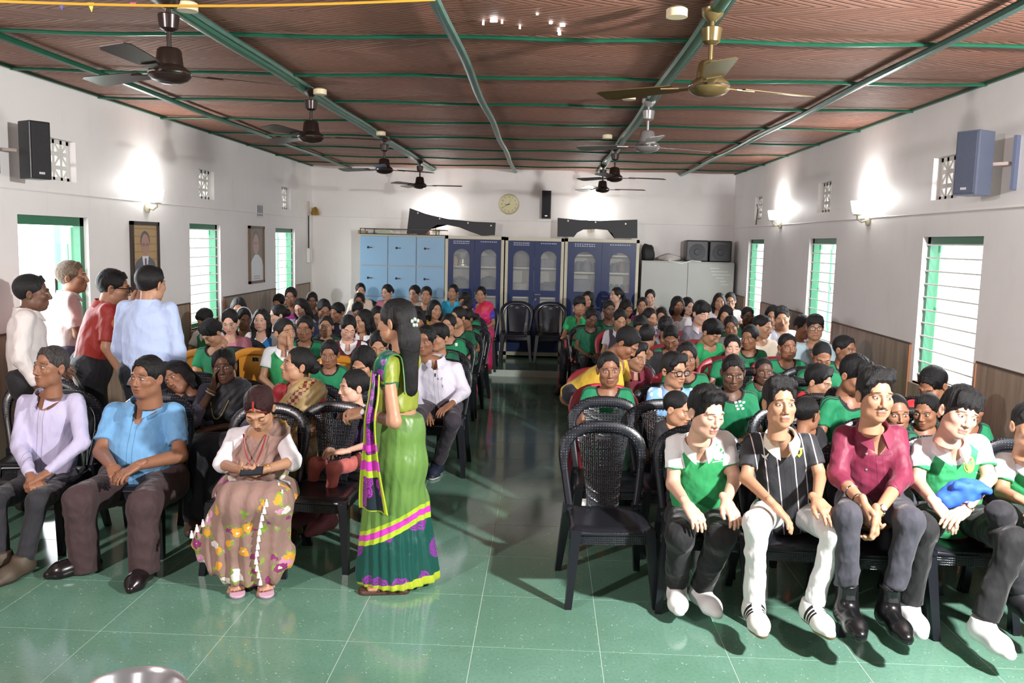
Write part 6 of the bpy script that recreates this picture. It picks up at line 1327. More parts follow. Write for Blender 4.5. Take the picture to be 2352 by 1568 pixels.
J['R'] = Rhead(-4, 4, 0); J['hands'] = dict(a=(A_([.6, -.5, -.3]), A_([0, 0, -1]), 'rest'), b=(A_([-.6, -.5, -.3]), A_([0, 0, -1]), 'rest'))
r = person(J, dict(label='youth in white and green shirt cut off by the right edge', skin='m', hair='crop', top='rag', head='man', hs=1.0, tw=.95, limb=.92, collar='c9c9d2', v=.05, sleeve=.7, pants='1c1c22', shoe=('plain', '202024')))
chair_for(J, 'black', 'black plastic chair at the right edge under the cut off youth', 0, -.02)
# --- left front row
J = JP(dict(head=(117, 842, 5.04), neck=(112, 903, 5.12), sa=(58, 925, 5.14), sb=(176, 922, 5.14), ea=(44, 1025, 5.02), wa=(72, 1096, 4.80), eb=(190, 1015, 5.02), wb=(100, 1092, 4.82), ha=(75, 1110, 5.16), hb=(150, 1110, 5.16), ka=(-12, 1150, 4.66), kb=(88, 1150, 4.64), fa=(6, 1318, 4.62), fb=(52, 1312, 4.58), ta=toes(-.1), tb=toes(-.1)))
J['R'] = Rhead(-20, -6, 0); J['hands'] = dict(a=(A_([.6, -.5, -.4]), A_([.2, 0, -1]), 'curl'), b=(A_([-.6, -.55, -.3]), A_([0, 0, -1]), 'curl'))
r = person(J, dict(label='elderly man in lilac white shirt at the far left of the front row', skin='b', hair='crop', hc='g', topmat=C_('lilac_shirt', base='bdb9d6', placket='bdb9d6'), head='old', hs=1.0, hsc=(.96, 1, 1.05), tw=.98, limb=.88, v=.06, collar='bdb9d6', cw=.035, sleeve=1.92, pants='26262c', ank=.06, shoe=('plain', '4f4438', '3a3128')))
chair_for(J, 'black', 'black plastic chair under the elderly man', 0, -.02)
chair(-2.55, 6.0, R_(8), 'black', 'empty black plastic chair behind the elderly man, back toward the door'); chair(-3.35, 5.55, R_(20), 'black', 'black plastic chair cut off at the left edge behind the elderly man')
J = JP(dict(head=(338, 866, 5.02), neck=(335, 922, 5.10), sa=(262, 948, 5.14), sb=(402, 948, 5.14), ea=(232, 1038, 5.00), wa=(258, 1072, 4.76), eb=(414, 1046, 4.98), wb=(318, 1068, 4.72), ha=(285, 1110, 5.16), hb=(375, 1110, 5.16), ka=(182, 1150, 4.62), kb=(330, 1160, 4.58), fa=(196, 1318, 4.64), fb=(332, 1325, 4.56), ta=A_([-.75, -.65, 0]), tb=A_([.05, -1, 0])))
J['R'] = Rhead(-14, -3, 0); J['hands'] = dict(a=(A_([.55, -.6, -.3]), A_([.2, .1, -1]), 'curl'), b=(A_([-.55, -.6, -.35]), A_([0, .1, -1]), 'rest'))
r = person(J, dict(label='stout man in sky blue polo and brown trousers in the left front row', skin='b', hair='short', topmat=C_('blue_polo', base='6ea6d4', placket='6ea6d4'), head='fat', hs=1.04, tw=1.18, limb=1.15, belly=.9, nk=1.12, v=.07, collar='6ea6d4', cw=.045, sleeve=.74, pants='3d2a2c', leg=1.12, flare=1.3, shoe=('pointed', '1a1416')))
bracelet(J, 'a', .0, .0001, .0001, INK, r, 'x') if False else None
chair_for(J, 'black', 'black plastic chair under the stout man in blue polo', 0, -.02)

# --- sari cloth patterns
def pat_flowers(n, c, u, v, w_, sd):
    """scattered yellow, white and pink flowers with green leaves, denser towards the hem"""
    P = n.n('TexCoord').outputs['Object']; x = n.n('SeparateXYZ'); n.nt.links.new(P, x.inputs[0]); den = n.ss(x.outputs[2], .66, .34)
    for sc, off, keep in ((9.5, 0, .5), (11.5, 3.7, .62)):
        mp = n.n('Mapping'); n.nt.links.new(P, mp.inputs[0]); mp.inputs['Location'].default_value = (off, off*1.3, off*.7); mp.inputs['Scale'].default_value = (1, .55, 1)
        dis = n.n('TexNoise'); n.inp(dis, 'Vector', mp.outputs[0]); dis.inputs['Scale'].default_value = 30
        ad = n.n('VectorMath', operation='MULTIPLY_ADD'); n.nt.links.new(dis.outputs['Color'], ad.inputs[0]); ad.inputs[1].default_value = (.05,)*3; n.nt.links.new(mp.outputs[0], ad.inputs[2])
        vo = n.n('TexVoronoi'); n.nt.links.new(ad.outputs[0], vo.inputs['Vector']); vo.inputs['Scale'].default_value = sc
        sp = n.n('SeparateColor'); n.nt.links.new(vo.outputs['Color'], sp.inputs[0]); on = n.m('LESS_THAN', sp.outputs[0], n.m('MULTIPLY_ADD', den, .80, .10)); d = vo.outputs['Distance']
        col = n.mix(n.m('GREATER_THAN', sp.outputs[1], .36), srgb('d99a2c'), srgb('d8d2d0')); col = n.mix(n.m('GREATER_THAN', sp.outputs[1], .6), col, srgb('8a2a6a')); col = n.mix(n.m('GREATER_THAN', sp.outputs[1], .82), col, srgb('c98aa8'))
        leaf = n.m('MULTIPLY', n.m('LESS_THAN', d, .46), n.m('GREATER_THAN', n.noise(mp.outputs[0], 26, 1), .56))
        c = n.mix(n.m('MULTIPLY', on, leaf), c, srgb('7f9c3a')); c = n.mix(n.m('MULTIPLY', on, n.m('LESS_THAN', d, .33)), c, col); c = n.mix(n.m('MULTIPLY', on, n.m('LESS_THAN', d, .09)), c, srgb('e8dcc0'))
    return c
def paisley(n, c, base='0f4a42', ink='8a2a9a', sc=9., cov=.46):
    P = n.n('TexCoord').outputs['Object']; vo = n.n('TexVoronoi'); n.nt.links.new(P, vo.inputs['Vector']); vo.inputs['Scale'].default_value = sc; d = vo.outputs['Distance']
    pet = n.m('SINE', n.m('MULTIPLY', n.noise(P, 55, 2), 40)); m = n.m('MULTIPLY', n.m('LESS_THAN', d, cov), n.m('GREATER_THAN', n.m('ADD', pet, n.m('MULTIPLY', n.m('SINE', n.m('MULTIPLY', d, 60)), .9)), -.45))
    return n.mix(m, srgb(base), srgb(ink))
def pat_green(n, c, u, v, w_, sd):
    """striped green silk; lime, magenta and dark flowered border near the hem (w_ = height above the slanting hem line)"""
    P = n.n('TexCoord').outputs['Object']; st = n.m('SINE', n.m('MULTIPLY', u, 780.)); c = n.mix(n.m('MULTIPLY', n.m('GREATER_THAN', st, .35), .55), c, srgb('83a04e'))
    b = paisley(n, c, sc=8., cov=.5); c = n.mix(n.m('LESS_THAN', w_, .27), c, b)
    for lo, hi, col in ((.27, .30, 'a8c22e'), (.30, .335, 'c83ab4'), (.335, .36, 'a8c22e'), (-1, .035, 'a8b82a')): c = n.mix(n.m('MULTIPLY', n.m('GREATER_THAN', w_, lo), n.m('LESS_THAN', w_, hi)), c, srgb(col))
    return c
def pat_border(n, c, u, v, w_, sd):
    """hanging end: dark flowered cloth edged in lime, crossed by lime and magenta bands"""
    b = paisley(n, c, sc=13., cov=.62, base='15202c', ink='9a2aa0'); c = n.mix(n.m('GREATER_THAN', n.m('ABSOLUTE', u), .78), b, srgb('a8b82a'))
    for lo, hi, col in ((.30, .34, 'a8c22e'), (.34, .40, 'c83ab4'), (.40, .44, 'a8c22e'), (.46, .5, 'c83ab4'), (-1, .03, 'a8b82a')): c = n.mix(n.m('MULTIPLY', n.m('GREATER_THAN', v, lo), n.m('LESS_THAN', v, hi)), c, srgb(col))
    return c
def sheet(name, rows, mat, root, base, thick=.006, uvr=None, wavy=.006, nu=24, seed=0):
    """a strip of cloth through rows of (left point, right point)"""
    rows = [(A_(a), A_(b)) for a, b in rows]; m = len(rows); ns = (m-1)*6+1; V = []; RC = []
    for j in range(ns):
        t = j/6; i = min(int(t), m-2); f = t-i; f = f
        def cr(q):
            p0, p1, p2, p3 = rows[max(i-1, 0)][q], rows[i][q], rows[i+1][q], rows[min(i+2, m-1)][q]
            return .5*((2*p1)+(-p0+p2)*f+(2*p0-5*p1+4*p2-p3)*f*f+(-p0+3*p1-3*p2+p3)*f**3)
        a, b = cr(0), cr(1); ax = nrm(b-a); tn = nrm(cr(0)-rows[i][0]+(rows[i+1][0]-rows[i][0])); nn = nrm(np.cross(ax, tn))
        for k in range(nu+1):
            u = k/nu; V.append(a+(b-a)*u+nn*wavy*math.sin(u*11+seed+.3*math.sin(j*.2))*(1+.3*math.sin(3*u))); RC.append((u*2-1, 1-j/(ns-1), 0))
    F = [(j*(nu+1)+k, j*(nu+1)+k+1, (j+1)*(nu+1)+k+1, (j+1)*(nu+1)+k) for j in range(ns-1) for k in range(nu)]
    V = A_(V); nv = len(V); me0 = npmesh(name, V, A_(F)); N = np.zeros(nv*3, np.float32); me0.vertices.foreach_get('normal', N); N = N.reshape(-1, 3); bpy.data.meshes.remove(me0)
    F2 = F+[tuple(nv+q for q in f[::-1]) for f in F]; ring = [k for k in range(nu)]+[j*(nu+1)+nu for j in range(ns-1)]+[(ns-1)*(nu+1)+k for k in range(nu, 0, -1)]+[j*(nu+1) for j in range(ns-1, 0, -1)]
    F2 += [(ring[(q+1) % len(ring)], ring[q], nv+ring[q], nv+ring[(q+1) % len(ring)]) for q in range(len(ring))]
    RC = A_(RC); return obj(name, npmesh(name, np.concatenate([V, V-N*thick])-base, A_(F2), True, {'rc': np.concatenate([RC, RC]), 'rd': np.zeros((2*nv, 3))+9}), mat, root)
def drape(J, root, base, mat, hs, side=1, lo=-.09, wd=.21, hb=.0095, tw=1., name='sari_drape'):
    """sari end laid over the torso from one hip across to the other shoulder (side = +1: over the left shoulder)"""
    L, up, fw, shc, hc = frame_of(J); s = SDF(); g = .030; H = np.linalg.norm(shc-hc)
    s.cone(hc-up*.02, hc+up*.2*hs, .158*tw+g, .150*tw+g, .05, dep=fw, sq=1.38); s.cone(hc+up*.2*hs, shc-up*.11*hs, .150*tw+g, .155*tw+g, .06, dep=fw, sq=1.34); s.cone(J['sa']+L*.035, J['sb']-L*.035, .060+g, .060+g, .06)
    for sx in (-1, 1): s.ell(shc-up*.17*hs+L*sx*.07+fw*.09, (.07, .07, .064), .04)
    A0 = hc-L*side*.16+up*.04; B0 = shc+L*side*.15+up*.06; ax = nrm((B0-A0)-((B0-A0)@fw)*fw); pn = nrm(np.cross(ax, fw)); pn = pn if pn@up > 0 else -pn; mid = (A0+B0)/2
    s.plane(mid+pn*(wd*.5), pn, .006); s.plane(mid-pn*(wd*1.5), -pn, .006); s.plane(hc-up*.10, -up, .004)
    s.fn(lambda P: .0045*np.sin(((P-mid)@pn)*150+2*np.sin(((P-mid)@ax)*5)))
    V, Q = s.net(hb); q = (V-mid)@pn; return put(name, V, Q, root, mat, {'rc': np.stack([(V-shc)@L, (V-hc)@up/H, q], 1), 'rd': np.stack([(V-shc)@fw, q*0+9, q*0+9], 1)}, base)
# --- woman in brown flowered sari, reading her phone
J = JP(dict(head=(595, 938, 4.62), neck=(592, 985, 4.76), sa=(538, 1000, 4.82), sb=(646, 998, 4.82), ea=(512, 1066, 4.72), wa=(556, 1080, 4.50), eb=(670, 1060, 4.72), wb=(602, 1080, 4.50), ha=(545, 1140, 4.90), hb=(635, 1140, 4.90), ka=(540, 1152, 4.44), kb=(628, 1155, 4.44), fa=(548, 1322, 4.56), fb=(610, 1326, 4.54), ta=toes(-.05), tb=toes(.05)))
J['R'] = Rhead(3, 36, 0); J['hands'] = dict(a=(A_([.75, -.45, -.1]), A_([.1, .5, .9]), 'curl'), b=(A_([-.75, -.45, -.1]), A_([-.1, .5, .9]), 'curl'))
r = person(J, dict(label='woman in brown flowered sari and white blouse reading a phone', skin='m', hair='bun', hc='r', topmat=C_('white_blouse', base='e2e0e4'), topname='blouse', head='woman', hs=.98, tw=.92, limb=.86, bust=1, scoop=.7, sleeve=1.12, loose=1.3, eyes='shut', pants=None, shoe=False, fine=True)); base = A_(r.location)
BROWN = C_('brown_sari', base='8f7268', pattern=pat_flowers, rough=.7, fold=.4)
drape(J, r, base, BROWN, .98, 1, wd=.26, tw=.92)
L, up, fw, shc, hc = frame_of(J); s = SDF(); kl = (J['ka']+J['kb'])/2
s.cone(J['ha'], J['hb'], .135, .135, .06); s.cone(J['ha'], J['ka'], .112, .088, .06); s.cone(J['hb'], J['kb'], .112, .088, .06); s.cone(J['ka'], J['kb'], .08, .08, .06)
hem = [(P3(448, 1252, 4.50), .030, 0), (P3(474, 1276, 4.47), .042, .15), (P3(505, 1300, 4.45), .055, .3), (P3(540, 1322, 4.45), .062, .5), (P3(580, 1326, 4.45), .062, .65), (P3(618, 1318, 4.46), .060, .85), (P3(645, 1290, 4.50), .055, 1)]
for p_, r_, t_ in hem: s.cone(J['ka']*(1-t_)+J['kb']*t_+A_([0, .02, 0]), p_, .088, r_, .05)
for (p_, r_, t_), (q_, r2, t2) in zip(hem, hem[1:]): s.cone(p_+A_([0, .03, .05]), q_+A_([0, .03, .05]), r_, r2, .05)
s.cone((J['ha']+J['hb'])/2+A_([0, -.1, -.1]), hem[4][0]+A_([0, .1, .1]), .13, .09, .08)
s.fn(lambda P: .010*np.sin((P[..., 0]-hc[0])*(62+30*(1-P[..., 2]))+1.5*np.sin(P[..., 2]*6))*np.clip(1.1-P[..., 2]*1.3, 0, 1)); s.fn(waves(16, .007, 4, 6)); s.plane((0, 0, .045), (0, 0, -1), .01)
V, Q = s.net(.0105); z0 = np.zeros(len(V)); put('sari_skirt', V, Q, r, BROWN, {'rc': np.stack([z0, z0, z0+9], 1), 'rd': np.stack([z0, z0+9, z0+9], 1)}, base)
# white tassels along the pleat edge
bv = BVHTree.FromPolygons([tuple(v) for v in V], [tuple(q) for q in Q])
for i, (px, py) in enumerate([(632, 1098), (640, 1112), (648, 1128), (612, 1150), (607, 1166), (602, 1182), (599, 1198), (596, 1214), (594, 1230), (592, 1248), (590, 1264), (588, 1282), (590, 1298), (594, 1314), (598, 1330), (440, 1222), (452, 1208), (466, 1196), (478, 1184)]):
    d = ray(px, py); d /= np.linalg.norm(d); h = bv.ray_cast(Vector(CAMP), Vector(d))
    p = (A_(h[0])-d*.004 if h[0] is not None else P3(px, py, 4.42))-base
    MB().lathe([(.011, -.03), (.008, -.008), (.004, .0), (.006, .006), (.001, .01)], 8, p).build('tassel', M('white_thread', 'e4e0de', .8), r, smooth=True)
# feet and sandals, necklace, vermilion
for q, cx in (('a', 545), ('b', 612)):
    f = J['f'+q]; toe = UZ(cx, 1358, .03); d = nrm(A_([toe[0]-f[0], toe[1]-f[1], 0])); hl_ = toe-d*.20; hl_[2] = 0
    so = SDF(); so.cone(hl_+A_([0, 0, .012]), toe+A_([0, 0, .0]), .033, .043, .02); so.plane(hl_, (0, 0, -1)); so.plane(hl_+A_([0, 0, .018]), (0, 0, 1)); V, Q = so.net(.005); obj('sandal', npmesh('sandal', V-base, Q), M('pink_sole', 'cfa8bc', .6), r)
    ft = SDF(); ft.cone(f, hl_+A_([0, 0, .05]), .036, .034, .03); ft.cone(hl_+A_([0, 0, .05]), toe-d*.045+A_([0, 0, .010]), .034, .026, .03)
    sd_ = A_([-d[1], d[0], 0])
    for k in range(5): ft.cone(toe-d*.05+sd_*(k-2)*.015+A_([0, 0, .008]), toe-d*(.012+.006*abs(k-1))+sd_*(k-2)*.0155+A_([0, 0, .003]), .010, .0085, .004)
    V, Q = ft.net(.006); put('foot', V, Q, r, skin('m', 'shut'), {'hl': np.tile(A_([[0, 0, -5.]]), (len(V), 1))}, base)
    MB().tube([toe-d*.06-sd_*.04-base+A_([0, 0, .0]), toe-d*.05-base+A_([0, 0, .034]), toe-d*.06+sd_*.04-base], .012, 8, flat=.6).build('strap', M('beaded_strap', 'b8a890', .5, bump=.6), r, smooth=True)
MB().tube([J['neck']+A_([x*.95, -.045-.055*(1-(x/.07)**2), -.01-.17*(1-(x/.07)**2)]) -base for x in np.linspace(-.068, .068, 15)], .0045, 6).build('necklace', M('red_beads', '8a2420', .4), r, smooth=True)
hl_ = lambda p: J['R']@(A_(p)*.98)+J['head']-base
MB().tube([hl_((0, -.088, .076)), hl_((0, -.078, .098)), hl_((0, -.06, .118))], .005, 6).build('vermilion_mark', M('vermilion', 'a02018', .7), r, smooth=True)
for sx in (-1, 1): MB().tube([hl_((sx*.012, -.086, .072)), hl_((sx*.04, -.078, .058)), hl_((sx*.06, -.06, .036))], .004, 6).build('vermilion_mark', M('vermilion_dim', '6a1c1a', .7), r, smooth=True)
bracelet(J, 'b', .86, .026, .006, M('gold_bangle', 'a88a4a', .35, .7), r, 'bangle')
c = P3(578, 1082, 4.42); t = empty('phone', tuple(c), 'dark smartphone in the hands of the woman in brown sari', 'phone'); Rp = np.array((Euler((R_(28), R_(-4), R_(8))).to_matrix()))
MB().box((-.058, -.030, -.0045), (.058, .030, .0045), Rp, (0, 0, 0)).build('case', M('phone_case', '1c1d22', .3), t); MB().box((-.054, -.027, .0045), (.054, .027, .0052), Rp, (0, 0, 0)).build('screen', M('phone_screen', '30343a', .08), t)
chair_for(J, 'black', 'black plastic chair under the woman in brown sari', 0, .02)

# --- woman standing in green sari, seen from behind and to the left
foot = UZ(900, 1352, .0); gx, gy = foot[0], foot[1]+.05
J = JP(dict(head=(908, 738, gy), neck=(922, 800, gy+.02), sa=(946, 828, gy+.15), sb=(886, 836, gy-.14), eb=(906, 968, gy-.20), wb=(838, 948, gy-.02), ea=(900, 960, gy+.22), wa=(836, 946, gy+.10), ha=(925, 1010, gy+.085), hb=(905, 1012, gy-.085)))
for q, dx in (('a', .02), ('b', -.02)): J['k'+q] = A_([gx+dx, gy+(.08 if q == 'a' else -.08), .46]); J['f'+q] = A_([gx+dx, gy+(.07 if q == 'a' else -.07), .08]); J['t'+q] = A_([-1, -.1, 0])
J['R'] = Rhead(-112, 4, 0); J['hands'] = dict(a=(A_([-1, -.15, -.1]), A_([.1, -.5, -.6]), 'curl'), b=(A_([-1, .15, -.15]), A_([.0, .5, -.6]), 'curl'))
LIME = C_('lime_blouse', base='838e24', cuff='2f6a3a', rough=.45)
r = person(J, dict(label='woman standing in the aisle in bright green silk sari, seen from behind', skin='m', hair='half', topmat=LIME, topname='blouse', head='woman', hs=.98, tw=.80, limb=.95, bust=1, sleeve=.38, mid=.17, pants=None, shoe=False, scoop=.5, nolegs=True, fine=True)); base = A_(r.location)
SILK = C_('green_silk', base='547d3a', pattern=pat_green, rough=.36, fold=.3)
s = SDF(); hc = (J['ha']+J['hb'])/2
prof = [(915, 930, .118, .13), (916, 985, .135, .16), (914, 1060, .148, .165), (908, 1150, .142, .155), (906, 1250, .15, .15), (908, 1335, .175, .155)]
for (a, b, ra, da), (c_, d_, rb, db) in zip(prof, prof[1:]): s.cone(P3(a, b, gy), P3(c_, d_, gy), ra, rb, .05, dep=(0, 1, 0), sq=1.12)
s.cone(P3(958, 1150, gy+.05), P3(972, 1320, gy+.05), .06, .085, .08); s.cone(P3(862, 1180, gy), P3(856, 1310, gy-.02), .06, .085, .08)
s.fn(lambda P: .009*np.sin(np.arctan2(P[..., 1]-gy, P[..., 0]-gx)*19+2*np.sin(P[..., 2]*5))*np.clip(.95-P[..., 2], .12, 1)); s.fn(waves(13, .008, 8, 6, (1, 1, .8))); s.plane((0, 0, .028), (0, 0, -1), .006); s.plane(hc+A_([0, 0, .17]), (.25, .0, 1), .01)
V, Q = s.net(.0105); th = np.arctan2(V[:, 1]-gy, V[:, 0]-gx); sl = V[:, 2]-.02-.10*np.clip((V[:, 0]-gx+.05)/.2, -1, 1)*np.clip(V[:, 2]*3, 0, 1)
put('sari_skirt', V, Q, r, SILK, {'rc': np.stack([th*.19, V[:, 2], sl], 1), 'rd': np.stack([th*0, th*0+9, th*0+9], 1)}, base)
BORD = C_('border_cloth', base='0f4a42', pattern=pat_border, rough=.4, fold=.2); S_ = lambda *a: P3(*a)
sheet('sari_border', [(S_(862, 880, gy-.13), S_(884, 900, gy-.185)), (S_(858, 840, gy-.2), S_(884, 858, gy-.225)), (S_(872, 812, gy-.2), S_(898, 818, gy-.2)), (S_(897, 806, gy-.05), S_(922, 818, gy-.10)), (S_(918, 850, gy+.0), S_(930, 862, gy-.13)), (S_(920, 890, gy-.02), S_(932, 905, gy-.15))], C_('shoulder_border', base='0f4a42', pattern=lambda n, c, u, v, w_, sd: n.mix(n.m('GREATER_THAN', n.m('ABSOLUTE', u), .72), paisley(n, c, sc=14.), srgb('3f7a3a')), rough=.4), r, base, nu=14, wavy=.002)
sheet('sari_end', [(S_(852, 850, gy-.17), S_(876, 862, gy-.21)), (S_(846, 905, gy-.21), S_(872, 918, gy-.23)), (S_(836, 960, gy-.23), S_(866, 965, gy-.26)), (S_(834, 1020, gy-.22), S_(868, 1020, gy-.25)), (S_(828, 1080, gy-.2), S_(876, 1085, gy-.24)), (S_(824, 1140, gy-.2), S_(888, 1150, gy-.24)), (S_(824, 1165, gy-.2), S_(894, 1182, gy-.24))], BORD, r, base, nu=26, wavy=.012)
# sandals and feet
for q, dy in (('b', -.07), ('a', .10)):
    f = A_([gx+.07, gy+dy-.02, 0]); d = nrm(A_([-1, -.12, 0])); toe = f+d*.20
    so = SDF(); so.cone(f+A_([0, 0, .012]), toe+A_([0, 0, .0]), .036, .045, .02); so.plane(f, (0, 0, -1)); so.plane(f+A_([0, 0, .024]), (0, 0, 1)); V, Q = so.net(.005); obj('sandal', npmesh('sandal', V-base, Q), M('brown_sole', '4a3024', .5), r)
    ft = SDF(); ft.cone(f+A_([0, 0, .075]), f+A_([0, 0, .05]), .036, .036, .02); ft.cone(f+A_([0, 0, .055]), toe-d*.05+A_([0, 0, .032]), .036, .024, .03); sd_ = A_([-d[1], d[0], 0])
    for k in range(5): ft.cone(toe-d*.055+sd_*(k-2)*.016+A_([0, 0, .03]), toe-d*(.012+.006*abs(k-3))+sd_*(k-2)*.017+A_([0, 0, .028]), .011, .009, .004)
    V, Q = ft.net(.006); put('foot', V, Q, r, skin('m', 'shut'), {'hl': np.tile(A_([[0, 0, -5.]]), (len(V), 1))}, base)
    MB().tube([toe-d*.07-sd_*.042-base+A_([0, 0, .02]), toe-d*.06-base+A_([0, 0, .06]), toe-d*.07+sd_*.042-base+A_([0, 0, .02])], .009, 8, flat=.6).build('strap', M('brown_strap', '4a3024', .5), r, smooth=True)
hl_ = lambda p: J['R']@(A_(p)*.98)+J['head']-base
for k, (x, z) in enumerate(((-.03, .01), (.0, .02), (.03, .012), (.012, -.01), (-.015, -.012))): MB().lathe([(.012, 0), (.010, .006), (.002, .009)], 8, hl_((x, .122, z-.01)), J['R']@np.array([[1, 0, 0], [0, 0, 1], [0, -1, 0]])).build('hair_clip', M('jewel_clip', 'c9d8cc', .25, .4), r)
bracelet(J, 'b', .9, .030, .008, INK, r, 'watch_strap', A_([-.3, -1, .4]))

# --- standing men by the door
def standing(hd, Y, feet_dx, by, spec, arms=None, ab=None):
    h = UY(*hd, Y); gx, gy = h[0]+feet_dx, Y; Rz = np.array(Euler((0, 0, R_(by))).to_matrix()); k = h[2]/1.56
    q = dict(sa=(-.175, 0, 1.39), sb=(.175, 0, 1.39), neck=(0, .0, 1.43), ha=(-.09, .02, .92), hb=(.09, .02, .92), ka=(-.10, 0, .5), kb=(.10, 0, .5), fa=(-.10, .03, .09), fb=(.10, .03, .09), ea=(-.25, .03, 1.12), eb=(.25, .03, 1.12), wa=(-.24, -.08, .89), wb=(.24, -.08, .89)); q.update(arms or {})
    J = {a: Rz@(A_(v)*k+A_([0, .045, 0]))+A_([gx, gy, 0]) for a, v in q.items()}
    for a in ('sa', 'sb', 'neck', 'ea', 'eb', 'wa', 'wb'): J[a] = J[a]+A_([-feet_dx*.8, 0, 0])
    J.update(ab or {})
    J['ta'] = Rz@A_([-.2, -1, 0]); J['tb'] = Rz@A_([.2, -1, 0]); J['head'] = h; J['R'] = Rhead(spec.pop('yaw'), spec.pop('pitch', 0), spec.pop('roll', 0)); J['hands'] = {a: (nrm(J['w'+a]-J['e'+a]), Rz@A_([1 if a == 'a' else -1, 0, 0]), 'rest') for a in 'ab'}
    return J, person(J, spec)
standing((74, 672), 5.8, .02, 118, dict(label='standing man in off-white shirt by the door, leftmost of four', yaw=118, skin='d', hair='crop', topmat=C_('offwhite_shirt', base='d6d0cc'), collar='d6d0cc', sleeve=1.85, head='man', hs=1.06, tw=1.05, limb=1.05, pants='1c1a1e', fine=True), dict(wb=(.2, -.16, 1.0)))
standing((166, 636), 6.75, .02, 125, dict(label='standing man in pale pink shirt in front of the bright doorway', yaw=105, pitch=-4, skin='b', hair='short', hc='n', topmat=C_('pale_pink_shirt', base='e0c9c8'), collar='e0c9c8', sleeve=.8, head='man', hs=1.06, tw=.98, limb=1.0, pants='4a4258', fine=True), dict(ea=(-.2, -.05, 1.12), wa=(.05, -.2, 1.1)))
J, r = standing((262, 660), 6.35, -.13, 128, dict(label='standing man in glasses and red shirt reaching toward the portrait', yaw=112, pitch=6, skin='m', hair='short', topmat=C_('red_shirt', base='9c2a22', rough=.6), collar='9c2a22', sleeve=.85, head='fat', hs=1.1, tw=1.12, limb=1.1, glasses='thick', pants='15161c', fine=True), dict(ea=(-.2, .03, 1.12)), dict(eb=P3(276, 748, 6.12), wb=P3(306, 706, 6.2)))
standing((346, 652), 6.0, .0, 172, dict(label='standing man in light blue shirt seen from behind before the portrait', yaw=165, pitch=3, skin='m', hair='crop', topmat=C_('light_blue_shirt', base='b2c4e6'), collar='b2c4e6', cw=.02, sleeve=1.85, head='man', hs=1.1, tw=1.08, limb=1.0, pants='20222c', fine=True), dict(ea=(-.225, 0, 1.1), eb=(.225, 0, 1.1), wa=(-.2, -.12, .9), wb=(.2, -.12, .9)))

# --- second row on the left, little girl, man at the aisle, woman in pink sari
def sari_lady(x, y, z, yaw, pit, rol, sk, hair, blouse, sari, label, by=0, side=1, Y=None, **e):
    J = seated(x, y, z=z, Y=Y, yaw=yaw, pitch=pit, roll=rol, by=by, lean=e.pop('lean', 6), arms=e.pop('arms', 'lap')); s_ = J['s']
    sp = dict(label=label, skin=sk, hair=hair, topmat=blouse, topname='blouse', head='woman', hs=.97, tw=.88, limb=.84, bust=1, scoop=.9, sleeve=.75, pants=None, shoe=('plain', '4a3a30')); sp.update(e)
    r = person(J, sp); base = A_(r.location); hb = .011 if sp.get('fine', y > 760) else .018; drape(J, r, base, sari, .97*s_, side, tw=.88, hb=hb, wd=.25)
    s = SDF(); s.cone(J['ha'], J['hb'], .13, .13, .06).cone(J['ha'], J['ka'], .11, .095, .06).cone(J['hb'], J['kb'], .11, .095, .06); m = (J['ka']+J['kb'])/2; s.cone(J['ka'], J['fa']+A_([-.02, 0, .02]), .095, .09, .08).cone(J['kb'], J['fb']+A_([.02, 0, .02]), .095, .09, .08).cone(m, A_([m[0], m[1]-.02, .1]), .1, .1, .08)
    s.fn(lambda P: .008*np.sin(P[..., 0]*70+2*np.sin(P[..., 2]*6))*np.clip(1-P[..., 2]*1.4, 0, 1)); s.plane((0, 0, .04), (0, 0, -1), .006); V, Q = s.net(hb*1.2); z0 = np.zeros(len(V)); put('sari_skirt', V, Q, r, sari, {'rc': np.stack([z0, z0, z0+9], 1), 'rd': np.stack([z0, z0+9, z0+9], 1)}, base)
    chair_for(J, 'black', 'black plastic chair of the '+' '.join(label.split()[:8]), R_(by*.5)); return J, r, base
def pat_gold(n, c, u, v, w_, sd):
    P = n.n('TexCoord').outputs['Object']; br = n.n('TexChecker'); n.nt.links.new(P, br.inputs['Vector']); br.inputs['Scale'].default_value = 42
    return n.mix(n.m('MULTIPLY', n.m('LESS_THAN', n.m('ABSOLUTE', n.m('SUBTRACT', w_, .055)), .03), br.outputs['Fac']), c, srgb('6a1e1a'))
J, r, base = sari_lady(683, 838, None, -58, -12, 0, 'm', 'bun', C_('crimson_blouse', base='8a1420', rough=.5), C_('gold_sari', base='a08a5a', pattern=pat_gold, rough=.45), 'woman with a low bun in crimson blouse and gold sari looking up left', by=-8, Y=5.62, fine=True)
J, r, base = sari_lady(514, 842, None, 12, -2, -6, 'd', 'bun', C_('slate_blouse', base='5a5a70'), C_('dark_sari', base='1b1f26', rough=.6), 'older woman in dark sari resting her cheek on her hand', by=6, Y=5.7, fine=True, sleeve=1.45, arms='facea')
for t_, m_ in ((.86, M('white_bangle', 'dcd8d0', .4)), (.93, M('gold_bangle', 'a88a4a', .35, .7))): bracelet(J, 'a', t_, .029, .006, m_, r, 'bangle')
MB().tube([J['neck']+A_([x, -.06-.10*(1-(x/.075)**2), -.02-.18*(1-(x/.075)**2)])-base for x in np.linspace(-.072, .072, 15)], .004, 6).build('necklace', M('pale_gold_chain', 'a89a6a', .35, .6), r, smooth=True)
